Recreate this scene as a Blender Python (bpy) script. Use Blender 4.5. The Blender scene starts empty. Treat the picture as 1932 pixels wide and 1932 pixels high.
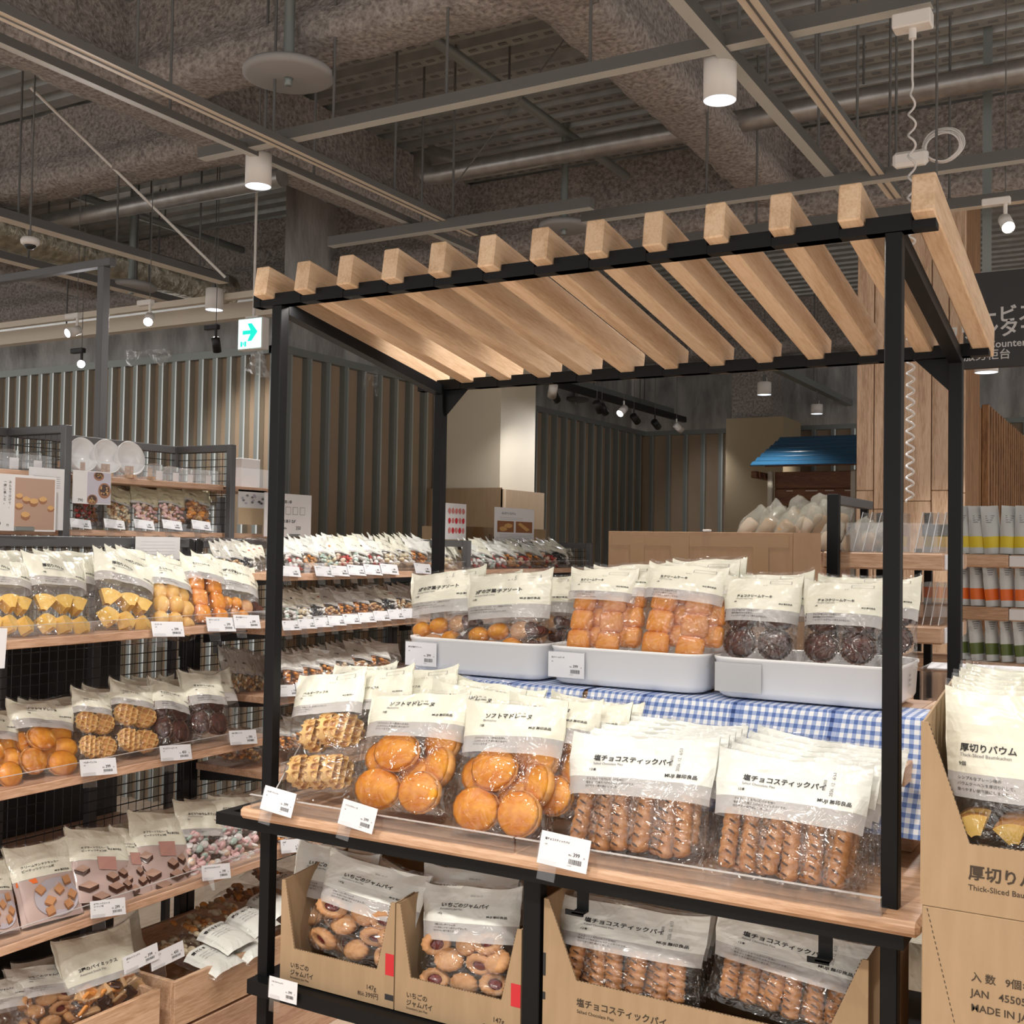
import bpy, math, random
from mathutils import Vector, Matrix, noise as mnoise
S = bpy.context.scene
COL = S.collection
PI = math.pi
RND = random.Random(7)

# ------------------------------------------------------------------ camera
F_PX = 2134.74
YAW, PITCH, ROLL = 0.52007, 0.02866, 0.016145
CAM = Vector((2.103, -2.3351, 1.5))
_d = Vector((-math.sin(YAW) * math.cos(PITCH), math.cos(YAW) * math.cos(PITCH), math.sin(PITCH)))
_r = Vector((math.cos(YAW), math.sin(YAW), 0))
_u = _r.cross(_d)
_r, _u = _r * math.cos(ROLL) + _u * math.sin(ROLL), -_r * math.sin(ROLL) + _u * math.cos(ROLL)
cd = bpy.data.cameras.new('camera')
cam = bpy.data.objects.new('camera', cd)
COL.objects.link(cam)
cam.matrix_world = Matrix(((_r.x, _u.x, -_d.x, CAM.x), (_r.y, _u.y, -_d.y, CAM.y), (_r.z, _u.z, -_d.z, CAM.z), (0, 0, 0, 1)))
cd.sensor_width = 36
cd.lens = 36 * F_PX / 1932
cd.clip_end = 100
S.camera = cam

# ------------------------------------------------------------------ exposure, world
S.view_settings.view_transform = 'Standard'
S.view_settings.look = 'None'
S.view_settings.gamma = 1
S.view_settings.use_curve_mapping = False
S.view_settings.exposure = 0.42
S.cycles.transparent_max_bounces = 24
S.cycles.max_bounces = 8
S.cycles.sample_clamp_indirect = 4
W = bpy.data.worlds.new('shop_air')
S.world = W
W.use_nodes = True
bg = W.node_tree.nodes['Background']
bg.inputs[0].default_value = (1.0, 0.965, 0.93, 1)
bg.inputs[1].default_value = 1.0

LIGHT_WARM = (1.0, 0.93, 0.84)
def spot(loc, target, power, angle=70, size=0.05, color=LIGHT_WARM, blend=0.6, name='spot_lamp'):
    l = bpy.data.lights.new(name, 'SPOT')
    l.energy = power
    l.color = color
    l.spot_size = math.radians(angle)
    l.spot_blend = blend
    l.shadow_soft_size = size
    o = bpy.data.objects.new(name, l)
    COL.objects.link(o)
    o.location = loc
    o.rotation_euler = (Vector(target) - Vector(loc)).to_track_quat('-Z', 'Y').to_euler()
    return o
# the shop's ceiling downlights that stand outside the frame (those in view carry their own lamp)
for x, y, p in ((-0.2, -1.6, 150), (1.4, -1.6, 150), (3.0, -1.6, 110), (-1.5, -3.4, 110), (0.6, -3.4, 150), (2.4, -3.4, 130), (4.2, -3.2, 90),
                (3.2, 0.6, 110), (4.6, 1.2, 110), (3.4, 3.4, 130), (4.8, 4.4, 110), (-3.6, -1.0, 70)):
    spot((x, y, 2.98), (x, y, 0), p, 115, 0.06, LIGHT_WARM, 0.9, 'downlight_lamp')
# track spots behind the camera aimed at the stand and at the rack
for loc, tg, p, a in (((0.9, -1.9, 2.98), (0.45, 0.2, 1.0), 14, 48), ((2.0, -1.7, 2.98), (1.3, 0.2, 1.0), 11, 48),
                      ((2.7, -1.4, 2.98), (2.1, 0.0, 1.0), 16, 40),
                      ((0.5, -1.3, 2.98), (-0.75, 0.1, 1.0), 85, 50), ((0.5, 0.9, 2.98), (-0.6, 0.9, 1.0), 75, 50),
                      ((0.7, 2.2, 2.98), (-0.45, 2.0, 1.2), 80, 50)):
    spot(loc, tg, p, a, 0.045, (1.0, 0.95, 0.89), 0.5, 'track_lamp')

def ray(px, py):
    return _d + _r * ((px - 966) / F_PX) - _u * ((py - 966) / F_PX)
def at(px, py, ax, v):
    k = 'xyz'.index(ax)
    w = ray(px, py)
    return CAM + w * ((v - CAM[k]) / w[k])
def depth(p):
    return (Vector(p) - CAM).dot(_d)

# ------------------------------------------------------------------ materials
MAT = {}
def mat(name, color, rough=0.5, metal=0.0, spec=None, emit=None, es=0, alpha=1, coat=0, trans=0, ior=None):
    m = bpy.data.materials.new(name)
    m.use_nodes = True
    b = m.node_tree.nodes['Principled BSDF']
    b.inputs['Base Color'].default_value = (*color, 1)
    b.inputs['Roughness'].default_value = rough
    b.inputs['Metallic'].default_value = metal
    if spec is not None: b.inputs['Specular IOR Level'].default_value = spec
    if emit:
        b.inputs['Emission Color'].default_value = (*emit, 1)
        b.inputs['Emission Strength'].default_value = es
    if coat: b.inputs['Coat Weight'].default_value = coat
    if trans: b.inputs['Transmission Weight'].default_value = trans
    if ior: b.inputs['IOR'].default_value = ior
    MAT[name] = m
    return m
def nodes(m):
    nt = m.node_tree
    return nt, nt.nodes, nt.links, nt.nodes['Principled BSDF']
def add_coords(m, scale=(1, 1, 1), kind='Object'):
    nt, N, L, b = nodes(m)
    tc = N.new('ShaderNodeTexCoord')
    mp = N.new('ShaderNodeMapping')
    mp.inputs['Scale'].default_value = scale
    L.new(tc.outputs[kind], mp.inputs['Vector'])
    return mp
def ramp(m, src, stops):
    nt, N, L, b = nodes(m)
    r = N.new('ShaderNodeValToRGB')
    e = r.color_ramp.elements
    e[0].position, e[0].color = stops[0][0], (*stops[0][1], 1)
    e[1].position, e[1].color = stops[-1][0], (*stops[-1][1], 1)
    for p, c in stops[1:-1]:
        k = e.new(p)
        k.color = (*c, 1)
    L.new(src, r.inputs[0])
    return r
def tex(m, mp, scale, detail=4, rough=0.55, dist=0.0):
    nt, N, L, b = nodes(m)
    t = N.new('ShaderNodeTexNoise')
    t.inputs['Scale'].default_value = scale
    t.inputs['Detail'].default_value = detail
    t.inputs['Roughness'].default_value = rough
    t.inputs['Distortion'].default_value = dist
    L.new(mp.outputs[0], t.inputs['Vector'])
    return t
def bump(m, src, strength, dist=0.002):
    nt, N, L, b = nodes(m)
    k = N.new('ShaderNodeBump')
    k.inputs['Strength'].default_value = strength
    k.inputs['Distance'].default_value = dist
    L.new(src, k.inputs['Height'])
    L.new(k.outputs[0], b.inputs['Normal'])
    return k
def noisy(name, c1, c2, scale, rough=0.8, bumps=0.0, bdist=0.003, stretch=(1, 1, 1), detail=5, metal=0, lo=0.35, hi=0.68):
    m = mat(name, c1, rough, metal)
    nt, N, L, b = nodes(m)
    t = tex(m, add_coords(m, stretch), scale, detail)
    L.new(ramp(m, t.outputs[0], ((lo, c1), (hi, c2))).outputs[0], b.inputs['Base Color'])
    if bumps: bump(m, t.outputs[0], bumps, bdist)
    return m
def wood(name, dark, mid, light, axis=1, ring=9.0, rough=0.45, warp=0.10, per_object=True, stretch=0.10, knots=False):
    """Sawn timber: stretched rings plus fine pores; the grain runs along the local axis given."""
    m = mat(name, mid, rough)
    nt, N, L, b = nodes(m)
    sc = [1, 1, 1]
    sc[axis] = stretch
    mp = add_coords(m, sc)
    src = mp
    if per_object:
        oi = N.new('ShaderNodeObjectInfo')
        vm = N.new('ShaderNodeVectorMath')
        vm.operation = 'MULTIPLY_ADD'
        L.new(oi.outputs['Random'], vm.inputs[0])
        vm.inputs[1].default_value = (7.3, 3.1, 5.7)
        L.new(mp.outputs[0], vm.inputs[2])
        src = vm
    t1 = tex(m, src, ring, 2.5, 0.5, 0.6)
    w = N.new('ShaderNodeMath')
    w.operation = 'MULTIPLY'
    L.new(t1.outputs[0], w.inputs[0])
    w.inputs[1].default_value = 34
    s = N.new('ShaderNodeMath')
    s.operation = 'SINE'
    L.new(w.outputs[0], s.inputs[0])
    t2 = tex(m, src, 160, 3, 0.6)
    ad = N.new('ShaderNodeMath')
    ad.operation = 'MULTIPLY_ADD'
    L.new(s.outputs[0], ad.inputs[0])
    ad.inputs[1].default_value = warp
    L.new(t2.outputs[0], ad.inputs[2])
    r = ramp(m, ad.outputs[0], ((0.30, dark), (0.50, mid), (0.68, light)))
    last = r
    if per_object:
        hs = N.new('ShaderNodeHueSaturation')
        ma = N.new('ShaderNodeMath')
        ma.operation = 'MULTIPLY_ADD'
        L.new(oi.outputs['Random'], ma.inputs[0])
        ma.inputs[1].default_value = 0.22
        ma.inputs[2].default_value = 0.89
        L.new(ma.outputs[0], hs.inputs['Value'])
        L.new(r.outputs[0], hs.inputs['Color'])
        last = hs
    if knots:
        v = N.new('ShaderNodeTexVoronoi')
        v.inputs['Scale'].default_value = 3.2
        mp2 = add_coords(m, (1, 1, 1) if axis != 2 else (1, 1, 0.6))
        L.new(mp2.outputs[0], v.inputs['Vector'])
        kr = ramp(m, v.outputs['Distance'], ((0.02, (1, 1, 1)), (0.07, (0, 0, 0))))
        mx = N.new('ShaderNodeMixRGB')
        L.new(kr.outputs[0], mx.inputs[0])
        L.new(last.outputs[0], mx.inputs[1])
        mx.inputs[2].default_value = (*[c * 0.35 for c in dark], 1)
        last = mx
    L.new(last.outputs[0], b.inputs['Base Color'])
    bump(m, ad.outputs[0], 0.12, 0.0006)
    return m
def film(name, tint=(1, 1, 1), haze=0.05, gloss=0.16, rough=0.06, bscale=26, bstr=0.5, haze_col=(0.9, 0.9, 0.9)):
    """Clear crinkled plastic: see-through, with sharp reflections and a breath of milky haze."""
    m = bpy.data.materials.new(name)
    m.use_nodes = True
    nt = m.node_tree
    N, L = nt.nodes, nt.links
    N.remove(N['Principled BSDF'])
    out = N['Material Output']
    tr = N.new('ShaderNodeBsdfTransparent')
    tr.inputs[0].default_value = (*tint, 1)
    df = N.new('ShaderNodeBsdfDiffuse')
    df.inputs[0].default_value = (*haze_col, 1)
    gl = N.new('ShaderNodeBsdfGlossy')
    gl.inputs['Roughness'].default_value = rough
    tc = N.new('ShaderNodeTexCoord')
    no = N.new('ShaderNodeTexNoise')
    no.inputs['Scale'].default_value = bscale
    no.inputs['Detail'].default_value = 2
    no.inputs['Distortion'].default_value = 1.5
    L.new(tc.outputs['Object'], no.inputs['Vector'])
    bp = N.new('ShaderNodeBump')
    bp.inputs['Strength'].default_value = bstr
    bp.inputs['Distance'].default_value = 0.02
    L.new(no.outputs[0], bp.inputs['Height'])
    L.new(bp.outputs[0], gl.inputs['Normal'])
    m1 = N.new('ShaderNodeMixShader')
    m1.inputs[0].default_value = haze
    L.new(tr.outputs[0], m1.inputs[1])
    L.new(df.outputs[0], m1.inputs[2])
    fr = N.new('ShaderNodeLayerWeight')
    fr.inputs[0].default_value = 0.25
    mu = N.new('ShaderNodeMath')
    mu.operation = 'MULTIPLY_ADD'
    L.new(fr.outputs['Fresnel'], mu.inputs[0])
    mu.inputs[1].default_value = 0.30
    mu.inputs[2].default_value = gloss * 0.25
    m2 = N.new('ShaderNodeMixShader')
    L.new(mu.outputs[0], m2.inputs[0])
    L.new(m1.outputs[0], m2.inputs[1])
    L.new(gl.outputs[0], m2.inputs[2])
    L.new(m2.outputs[0], out.inputs[0])
    MAT[name] = m
    return m

wood('ash', (0.58, 0.385, 0.235), (0.68, 0.475, 0.305), (0.74, 0.54, 0.365), 1, 6, 0.62, 0.13)
wood('ash_x', (0.42, 0.25, 0.14), (0.54, 0.335, 0.20), (0.62, 0.40, 0.25), 0)
wood('shelf_wood', (0.46, 0.27, 0.17), (0.58, 0.36, 0.24), (0.66, 0.43, 0.30), 1, 7)
wood('shelf_wood_x', (0.40, 0.23, 0.13), (0.52, 0.32, 0.20), (0.60, 0.39, 0.26), 0, 7)
wood('crate_wood', (0.48, 0.29, 0.17), (0.60, 0.39, 0.25), (0.68, 0.46, 0.31), 1, 8)
wood('cladding', (0.50, 0.32, 0.20), (0.66, 0.45, 0.30), (0.74, 0.53, 0.37), 2, 6, 0.6, 0.12, True, 0.10, True)
wood('dark_slat', (0.16, 0.075, 0.03), (0.26, 0.13, 0.055), (0.34, 0.18, 0.08), 2, 8, 0.6)
wood('floor_wood', (0.46, 0.35, 0.26), (0.56, 0.44, 0.34), (0.62, 0.50, 0.40), 1, 5, 0.4, 0.1, False)
mat('black_steel', (0.004, 0.0044, 0.0052), 0.5, spec=0.22)
mat('black_plastic', (0.012, 0.012, 0.012), 0.5)
mat('grey_steel', (0.10, 0.10, 0.105), 0.45)
mat('dark_steel', (0.022, 0.021, 0.022), 0.5)
mat('rail_beige', (0.62, 0.54, 0.44), 0.45)
mat('lip_grey', (0.46, 0.46, 0.43), 0.5)
mat('dimple', (0.17, 0.17, 0.165), 0.5)
mat('rail_side', (0.115, 0.11, 0.105), 0.55)
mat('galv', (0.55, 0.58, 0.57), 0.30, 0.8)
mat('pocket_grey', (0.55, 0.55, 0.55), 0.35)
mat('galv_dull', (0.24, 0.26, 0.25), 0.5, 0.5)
mat('lamp_white', (0.72, 0.68, 0.64), 0.5)
mat('lamp_glow', (1, 1, 1), 0.5, emit=(0.93, 0.97, 1.0), es=26)
mat('lamp_inner', (0.75, 0.85, 0.95), 0.3, emit=(0.75, 0.88, 1.0), es=1.6)
mat('strip_glow', (1, 1, 1), 0.5, emit=(1.0, 0.93, 0.82), es=14)
mat('white_paper', (0.74, 0.73, 0.74), 0.6)
mat('tag_paper', (0.76, 0.76, 0.79), 0.5)
mat('ink', (0.02, 0.02, 0.022), 0.6)
mat('ink_grey', (0.22, 0.22, 0.23), 0.6)
mat('ink_brown', (0.045, 0.030, 0.018), 0.7)
mat('enamel_white', (0.86, 0.86, 0.865), 0.22, coat=0.3)
noisy('spray_fire', (0.18, 0.155, 0.14), (0.43, 0.38, 0.35), 46, 0.95, 1.0, 0.02, detail=9, lo=0.33, hi=0.64)
noisy('deck_metal', (0.34, 0.35, 0.34), (0.46, 0.465, 0.45), 9, 0.42, 0.0, metal=0.55)
noisy('deck_dark', (0.07, 0.075, 0.07), (0.11, 0.11, 0.10), 9, 0.6)
noisy('board_brown', (0.34, 0.25, 0.17), (0.38, 0.28, 0.195), 3, 0.85)
noisy('column_paint', (0.70, 0.61, 0.46), (0.72, 0.63, 0.48), 2, 0.75)
noisy('beige_wall', (0.34, 0.265, 0.165), (0.36, 0.28, 0.175), 2, 0.85)
noisy('cardboard', (0.345, 0.235, 0.135), (0.385, 0.265, 0.155), 40, 0.85, stretch=(1, 1, 0.15))
noisy('cardboard_dark', (0.36, 0.24, 0.135), (0.39, 0.265, 0.15), 40, 0.85, stretch=(1, 1, 0.15))
noisy('cardboard_brown', (0.38, 0.235, 0.14), (0.42, 0.265, 0.16), 40, 0.85, stretch=(1, 1, 0.15))
mat('cardboard_edge', (0.56, 0.42, 0.27), 0.9)
mat('tape', (0.36, 0.21, 0.10), 0.3)
noisy('plastic_sheet', (0.24, 0.23, 0.22), (0.52, 0.51, 0.50), 5, 0.45, 0.8, 0.05, (1, 1, 0.35), 6)
noisy('foil_duct', (0.30, 0.27, 0.20), (0.62, 0.57, 0.46), 20, 0.3, 0.9, 0.02, detail=6, metal=0.8)
noisy('spiral_duct', (0.30, 0.285, 0.27), (0.40, 0.385, 0.37), 14, 0.36, metal=0.75)
mat('disc_grey', (0.30, 0.29, 0.285), 0.7)
mat('disc_dark', (0.10, 0.095, 0.09), 0.7)
mat('sign_dark', (0.030, 0.028, 0.030), 0.6)
mat('sign_letter', (0.55, 0.54, 0.53), 0.6)
mat('exit_face', (0.6, 1.0, 0.97), 0.4, emit=(0.60, 1.0, 0.97), es=1.0)
mat('exit_green', (0.0, 0.55, 0.42), 0.4, emit=(0.0, 0.72, 0.56), es=0.75)
mat('roof_blue', (0.025, 0.105, 0.21), 0.25, coat=0.3)
wood('hut_wood', (0.10, 0.032, 0.010), (0.15, 0.05, 0.016), (0.20, 0.075, 0.026), 0, 6, 0.6)
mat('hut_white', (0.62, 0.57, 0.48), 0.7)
mat('acrylic_edge', (0.85, 0.85, 0.86), 0.1, trans=0.5)
mat('yellow_band', (0.72, 0.55, 0.02), 0.5)
mat('orange_band', (0.75, 0.14, 0.01), 0.5)
mat('green_band', (0.10, 0.14, 0.03), 0.5)
mat('pouch_grey', (0.55, 0.57, 0.56), 0.45)
mat('red_mark', (0.55, 0.02, 0.03), 0.6)
mat('cord_white', (0.60, 0.57, 0.55), 0.5)
film('film_clear', (0.98, 0.98, 0.98), 0.008, 0.29, 0.15, 24, 1.0)
film('film_band', (0.92, 0.91, 0.90), 0.50, 0.26, 0.20, 22, 0.7, (0.80, 0.78, 0.77))
film('acrylic', (0.98, 0.98, 0.985), 0.018, 0.20, 0.02, 2, 0.0)
film('plastic_thin', (0.93, 0.93, 0.93), 0.10, 0.22, 0.12, 6, 0.9)
film('glass_clear', (0.95, 0.96, 0.96), 0.04, 0.30, 0.03, 4, 0.05)
def printed(name, c, rough=0.32):
    m = mat(name, c, rough, coat=0.25)
    nt, N, L, b = nodes(m)
    b.inputs['Coat Roughness'].default_value = 0.08
    t = tex(m, add_coords(m), 14, 2, 0.5, 1.6)
    bump(m, t.outputs[0], 0.45, 0.014)
    return m
printed('cream_print', (0.77, 0.755, 0.64))
printed('white_print', (0.755, 0.765, 0.72))
printed('olive_print', (0.50, 0.46, 0.32))
printed('grey_print', (0.52, 0.50, 0.45))

# colours of printed photographs and of baked goods
for n_, c_ in (('photo_bg', (0.42, 0.27, 0.20)), ('photo_brown', (0.30, 0.13, 0.06)), ('photo_gold', (0.62, 0.36, 0.14)), ('photo_lilac', (0.50, 0.47, 0.55)), ('photo_pinkred', (0.62, 0.22, 0.20)),
               ('photo_plate', (0.42, 0.38, 0.42)), ('photo_cracker', (0.50, 0.25, 0.12)), ('photo_pink', (0.50, 0.27, 0.23)), ('photo_rose', (0.48, 0.36, 0.33)), ('photo_choctop', (0.40, 0.25, 0.19)),
               ('choc_dark', (0.055, 0.022, 0.014)), ('photo_blue', (0.22, 0.36, 0.50))):
    mat(n_, c_, 0.35, coat=0.2)
noisy('madeleine_top', (0.62, 0.19, 0.012), (0.84, 0.37, 0.028), 34, 0.45, 0.35, 0.003)
noisy('madeleine_edge', (0.58, 0.25, 0.06), (0.72, 0.38, 0.12), 40, 0.6, 0.2, 0.002)
noisy('waffle_crust', (0.66, 0.38, 0.12), (0.80, 0.54, 0.24), 35, 0.55)
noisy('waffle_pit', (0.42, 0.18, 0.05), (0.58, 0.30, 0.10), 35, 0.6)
noisy('pie_crust', (0.32, 0.125, 0.04), (0.54, 0.26, 0.10), 45, 0.4, 0.2, 0.002)
noisy('cream_cake', (0.64, 0.18, 0.02), (0.80, 0.33, 0.04), 20, 0.5)
noisy('choc_cake', (0.036, 0.008, 0.004), (0.11, 0.028, 0.013), 60, 0.8, 0.4, 0.002)
noisy('choc_cup', (0.12, 0.055, 0.035), (0.20, 0.10, 0.065), 30, 0.5)
noisy('baum_flesh', (0.76, 0.45, 0.09), (0.84, 0.56, 0.16), 25, 0.55)
noisy('baum_skin', (0.52, 0.22, 0.06), (0.66, 0.33, 0.10), 18, 0.5)
noisy('sponge', (0.74, 0.42, 0.11), (0.82, 0.52, 0.18), 30, 0.55)
noisy('biscuit', (0.46, 0.22, 0.09), (0.64, 0.36, 0.17), 35, 0.6, 0.3, 0.003)
mat('jam', (0.16, 0.012, 0.015), 0.2)
for n_, c_ in (('snack_pale', (0.70, 0.60, 0.42)), ('snack_brown', (0.28, 0.12, 0.05)), ('snack_orange', (0.66, 0.27, 0.06)), ('snack_red', (0.50, 0.06, 0.05)), ('snack_black', (0.03, 0.03, 0.035)), ('snack_green', (0.35, 0.42, 0.24)),
               ('snack_pink', (0.76, 0.50, 0.50)), ('snack_white', (0.80, 0.78, 0.76)), ('snack_lilac', (0.58, 0.48, 0.66)), ('snack_mint', (0.45, 0.58, 0.52)), ('snack_tan', (0.52, 0.32, 0.16)), ('snack_peach', (0.80, 0.60, 0.46))):
    mat(n_, c_, 0.45)

# ------------------------------------------------------------------ mesh helpers
_TEXT = {}
def text_geo(s, bold=0.0, align='LEFT'):
    """Outline of a line of lettering, 1 unit tall em, as (verts, tris)."""
    key = (s, bold, align)
    if key in _TEXT: return _TEXT[key]
    c = bpy.data.curves.new('lettering', 'FONT')
    c.body = s
    c.size = 1
    c.offset = bold
    c.resolution_u = 2
    c.align_x = align
    o = bpy.data.objects.new('lettering', c)
    COL.objects.link(o)
    dg = bpy.context.evaluated_depsgraph_get()
    me = bpy.data.meshes.new_from_object(o.evaluated_get(dg))
    r = ([(v.co.x, v.co.y) for v in me.vertices], [tuple(p.vertices) for p in me.polygons])
    bpy.data.objects.remove(o)
    bpy.data.curves.remove(c)
    bpy.data.meshes.remove(me)
    _TEXT[key] = r
    return r

class M:
    """Collects shapes and links them as ONE mesh object."""
    def __init__(s):
        s.v, s.f, s.m, s.sm, s.names = [], [], [], [], []
    def mi(s, name):
        if name not in s.names: s.names.append(name)
        return s.names.index(name)
    def add(s, vs, fs, m, smooth=False, tf=None):
        k = len(s.v)
        if tf is not None: vs = [tf @ Vector(v) for v in vs]
        s.v.extend([tuple(v) for v in vs])
        i = s.mi(m)
        for f in fs:
            s.f.append(tuple(a + k for a in f))
            s.m.append(i)
            s.sm.append(smooth)
        return s
    def box(s, lo, hi, m, tf=None):
        (a, b, c), (d, e, f) = lo, hi
        vs = [(a, b, c), (d, b, c), (d, e, c), (a, e, c), (a, b, f), (d, b, f), (d, e, f), (a, e, f)]
        return s.add(vs, [(0, 3, 2, 1), (4, 5, 6, 7), (0, 1, 5, 4), (1, 2, 6, 5), (2, 3, 7, 6), (3, 0, 4, 7)], m, False, tf)
    def rbox(s, lo, hi, m, r=0.003, tf=None):
        """Box with chamfered edges."""
        cx = [(a + b) / 2 for a, b in zip(lo, hi)]
        h = [(b - a) / 2 for a, b in zip(lo, hi)]
        r = min(r, min(h) * 0.9)
        vs, idx = [], {}
        for sx in (-1, 1):
            for sy in (-1, 1):
                for sz in (-1, 1):
                    for k in range(3):
                        d = [h[0] * sx, h[1] * sy, h[2] * sz]
                        for j in range(3):
                            if j != k: d[j] -= r * (sx, sy, sz)[j]
                        idx[(sx, sy, sz, k)] = len(vs)
                        vs.append([cx[j] + d[j] for j in range(3)])
        fs = []
        def q(l):
            fs.append(tuple(idx[t] for t in l))
        for k in range(3):
            a, b = (k + 1) % 3, (k + 2) % 3
            for sg in (-1, 1):
                o = []
                for (p, w) in ((-1, -1), (1, -1), (1, 1), (-1, 1)):
                    t = [0, 0, 0]
                    t[k], t[a], t[b] = sg, p, w
                    o.append((*t, k))
                q(o if sg > 0 else o[::-1])
        for k in range(3):
            a, b = (k + 1) % 3, (k + 2) % 3
            for p in (-1, 1):
                for w in (-1, 1):
                    t0, t1 = [0, 0, 0], [0, 0, 0]
                    t0[k], t1[k] = -1, 1
                    t0[a] = t1[a] = p
                    t0[b] = t1[b] = w
                    l = [(*t0, a), (*t1, a), (*t1, b), (*t0, b)]
                    q(l if p * w < 0 else l[::-1])
        for sx in (-1, 1):
            for sy in (-1, 1):
                for sz in (-1, 1):
                    l = [(sx, sy, sz, 0), (sx, sy, sz, 1), (sx, sy, sz, 2)]
                    q(l if sx * sy * sz > 0 else l[::-1])
        return s.add(vs, fs, m, False, tf)
    def tube(s, pts, r, m, n=8, caps=True, smooth=True):
        pts = [Vector(p) for p in pts]
        vs, fs = [], []
        up = None
        for i, p in enumerate(pts):
            t = (pts[min(i + 1, len(pts) - 1)] - pts[max(i - 1, 0)]).normalized()
            if up is None: up = Vector((0, 0, 1)) if abs(t.z) < 0.9 else Vector((1, 0, 0))
            a = t.cross(up)
            a = a.normalized() if a.length > 1e-6 else Vector((1, 0, 0))
            b = a.cross(t).normalized()
            up = b
            rr = r[i] if isinstance(r, (list, tuple)) else r
            for k in range(n):
                w = 2 * PI * k / n
                vs.append(p + a * (rr * math.cos(w)) + b * (rr * math.sin(w)))
        for i in range(len(pts) - 1):
            for k in range(n):
                k2 = (k + 1) % n
                fs.append((i * n + k, i * n + k2, (i + 1) * n + k2, (i + 1) * n + k))
        s.add(vs, fs, m, smooth)
        if caps:
            e = (len(pts) - 1) * n
            s.add([vs[k] for k in range(n)], [tuple(range(n))], m)
            s.add([vs[e + k] for k in range(n)], [tuple(range(n - 1, -1, -1))], m)
        return s
    def lathe(s, prof, m, n=24, tf=None, smooth=True, ripple=None, sx=1, sy=1):
        """prof: (r, z) list turned round local Z; ripple(angle, i) scales the radius."""
        vs, fs = [], []
        for i, (r, z) in enumerate(prof):
            for k in range(n):
                w = 2 * PI * k / n
                q = r * (ripple(w, i) if ripple else 1)
                vs.append((q * math.cos(w) * sx, q * math.sin(w) * sy, z))
        for i in range(len(prof) - 1):
            for k in range(n):
                k2 = (k + 1) % n
                fs.append((i * n + k, i * n + k2, (i + 1) * n + k2, (i + 1) * n + k))
        if prof[0][0] < 1e-6 or True:
            fs.append(tuple(range(n - 1, -1, -1)))
            e = (len(prof) - 1) * n
            fs.append(tuple(e + k for k in range(n)))
        return s.add(vs, fs, m, smooth, tf)
    def prism(s, poly, h0, h1, m, tf=None):
        """poly in local XY, raised from z=h0 to h1."""
        n = len(poly)
        vs = [(x, y, h0) for x, y in poly] + [(x, y, h1) for x, y in poly]
        fs = [tuple(range(n - 1, -1, -1)), tuple(range(n, 2 * n))] + [(i, (i + 1) % n, n + (i + 1) % n, n + i) for i in range(n)]
        return s.add(vs, fs, m, False, tf)
    def grid(s, fn, nu, nv, m, smooth=True, flip=False):
        vs = [fn(i / nu, j / nv) for j in range(nv + 1) for i in range(nu + 1)]
        fs = []
        for j in range(nv):
            for i in range(nu):
                a = j * (nu + 1) + i
                q = (a, a + 1, a + nu + 2, a + nu + 1)
                fs.append(q[::-1] if flip else q)
        return s.add(vs, fs, m, smooth)
    def text(s, txt, size, m, fn, bold=0.0, align='LEFT'):
        """Lettering; fn maps flat (x, y) of the line to a point of the surface."""
        vs, fs = text_geo(txt, bold, align)
        return s.add([fn(x * size, y * size) for x, y in vs], fs, m)
    def obj(s, name, parent=None, loc=None, rot=None):
        me = bpy.data.meshes.new(name)
        me.from_pydata(s.v, [], s.f)
        for n in s.names: me.materials.append(MAT[n])
        me.polygons.foreach_set('material_index', s.m)
        me.polygons.foreach_set('use_smooth', s.sm)
        me.update()
        o = bpy.data.objects.new(name, me)
        COL.objects.link(o)
        if parent is not None: o.parent = parent
        if loc is not None: o.location = loc
        if rot is not None: o.rotation_euler = rot
        return o

def tag(o, label, cat, group=None, kind=None):
    o['label'] = label
    o['category'] = cat
    if group: o['group'] = group
    if kind: o['kind'] = kind
    return o
def thing(name, label, cat, loc=(0, 0, 0), rotz=0, group=None):
    o = bpy.data.objects.new(name, None)
    o.empty_display_size = 0.05
    COL.objects.link(o)
    o.location = loc
    o.rotation_euler = (0, 0, rotz)
    return tag(o, label, cat, group)
def struct(o):
    o['kind'] = 'structure'
    return o
def copy_tree(o, parent=None):
    c = o.copy()
    COL.objects.link(c)
    if parent is not None: c.parent = parent
    for ch in list(o.children): copy_tree(ch, c)
    return c
def T(x, y, z): return Matrix.Translation((x, y, z))
def RX(a): return Matrix.Rotation(a, 4, 'X')
def RY(a): return Matrix.Rotation(a, 4, 'Y')
def RZ(a): return Matrix.Rotation(a, 4, 'Z')
ORD = ['first', 'second', 'third', 'fourth', 'fifth', 'sixth', 'seventh', 'eighth', 'ninth', 'tenth', 'eleventh', 'twelfth', 'thirteenth', 'fourteenth', 'fifteenth', 'sixteenth', 'seventeenth', 'eighteenth', 'nineteenth', 'twentieth']

# ------------------------------------------------------------------ the room
FZ = -0.32
S.unit_settings.scale_length = 0.83
DECK_Z = 3.95
b = M().box((-12, -8, FZ - 0.1), (8, 14, FZ), 'floor_wood')
struct(b.obj('floor'))
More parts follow.
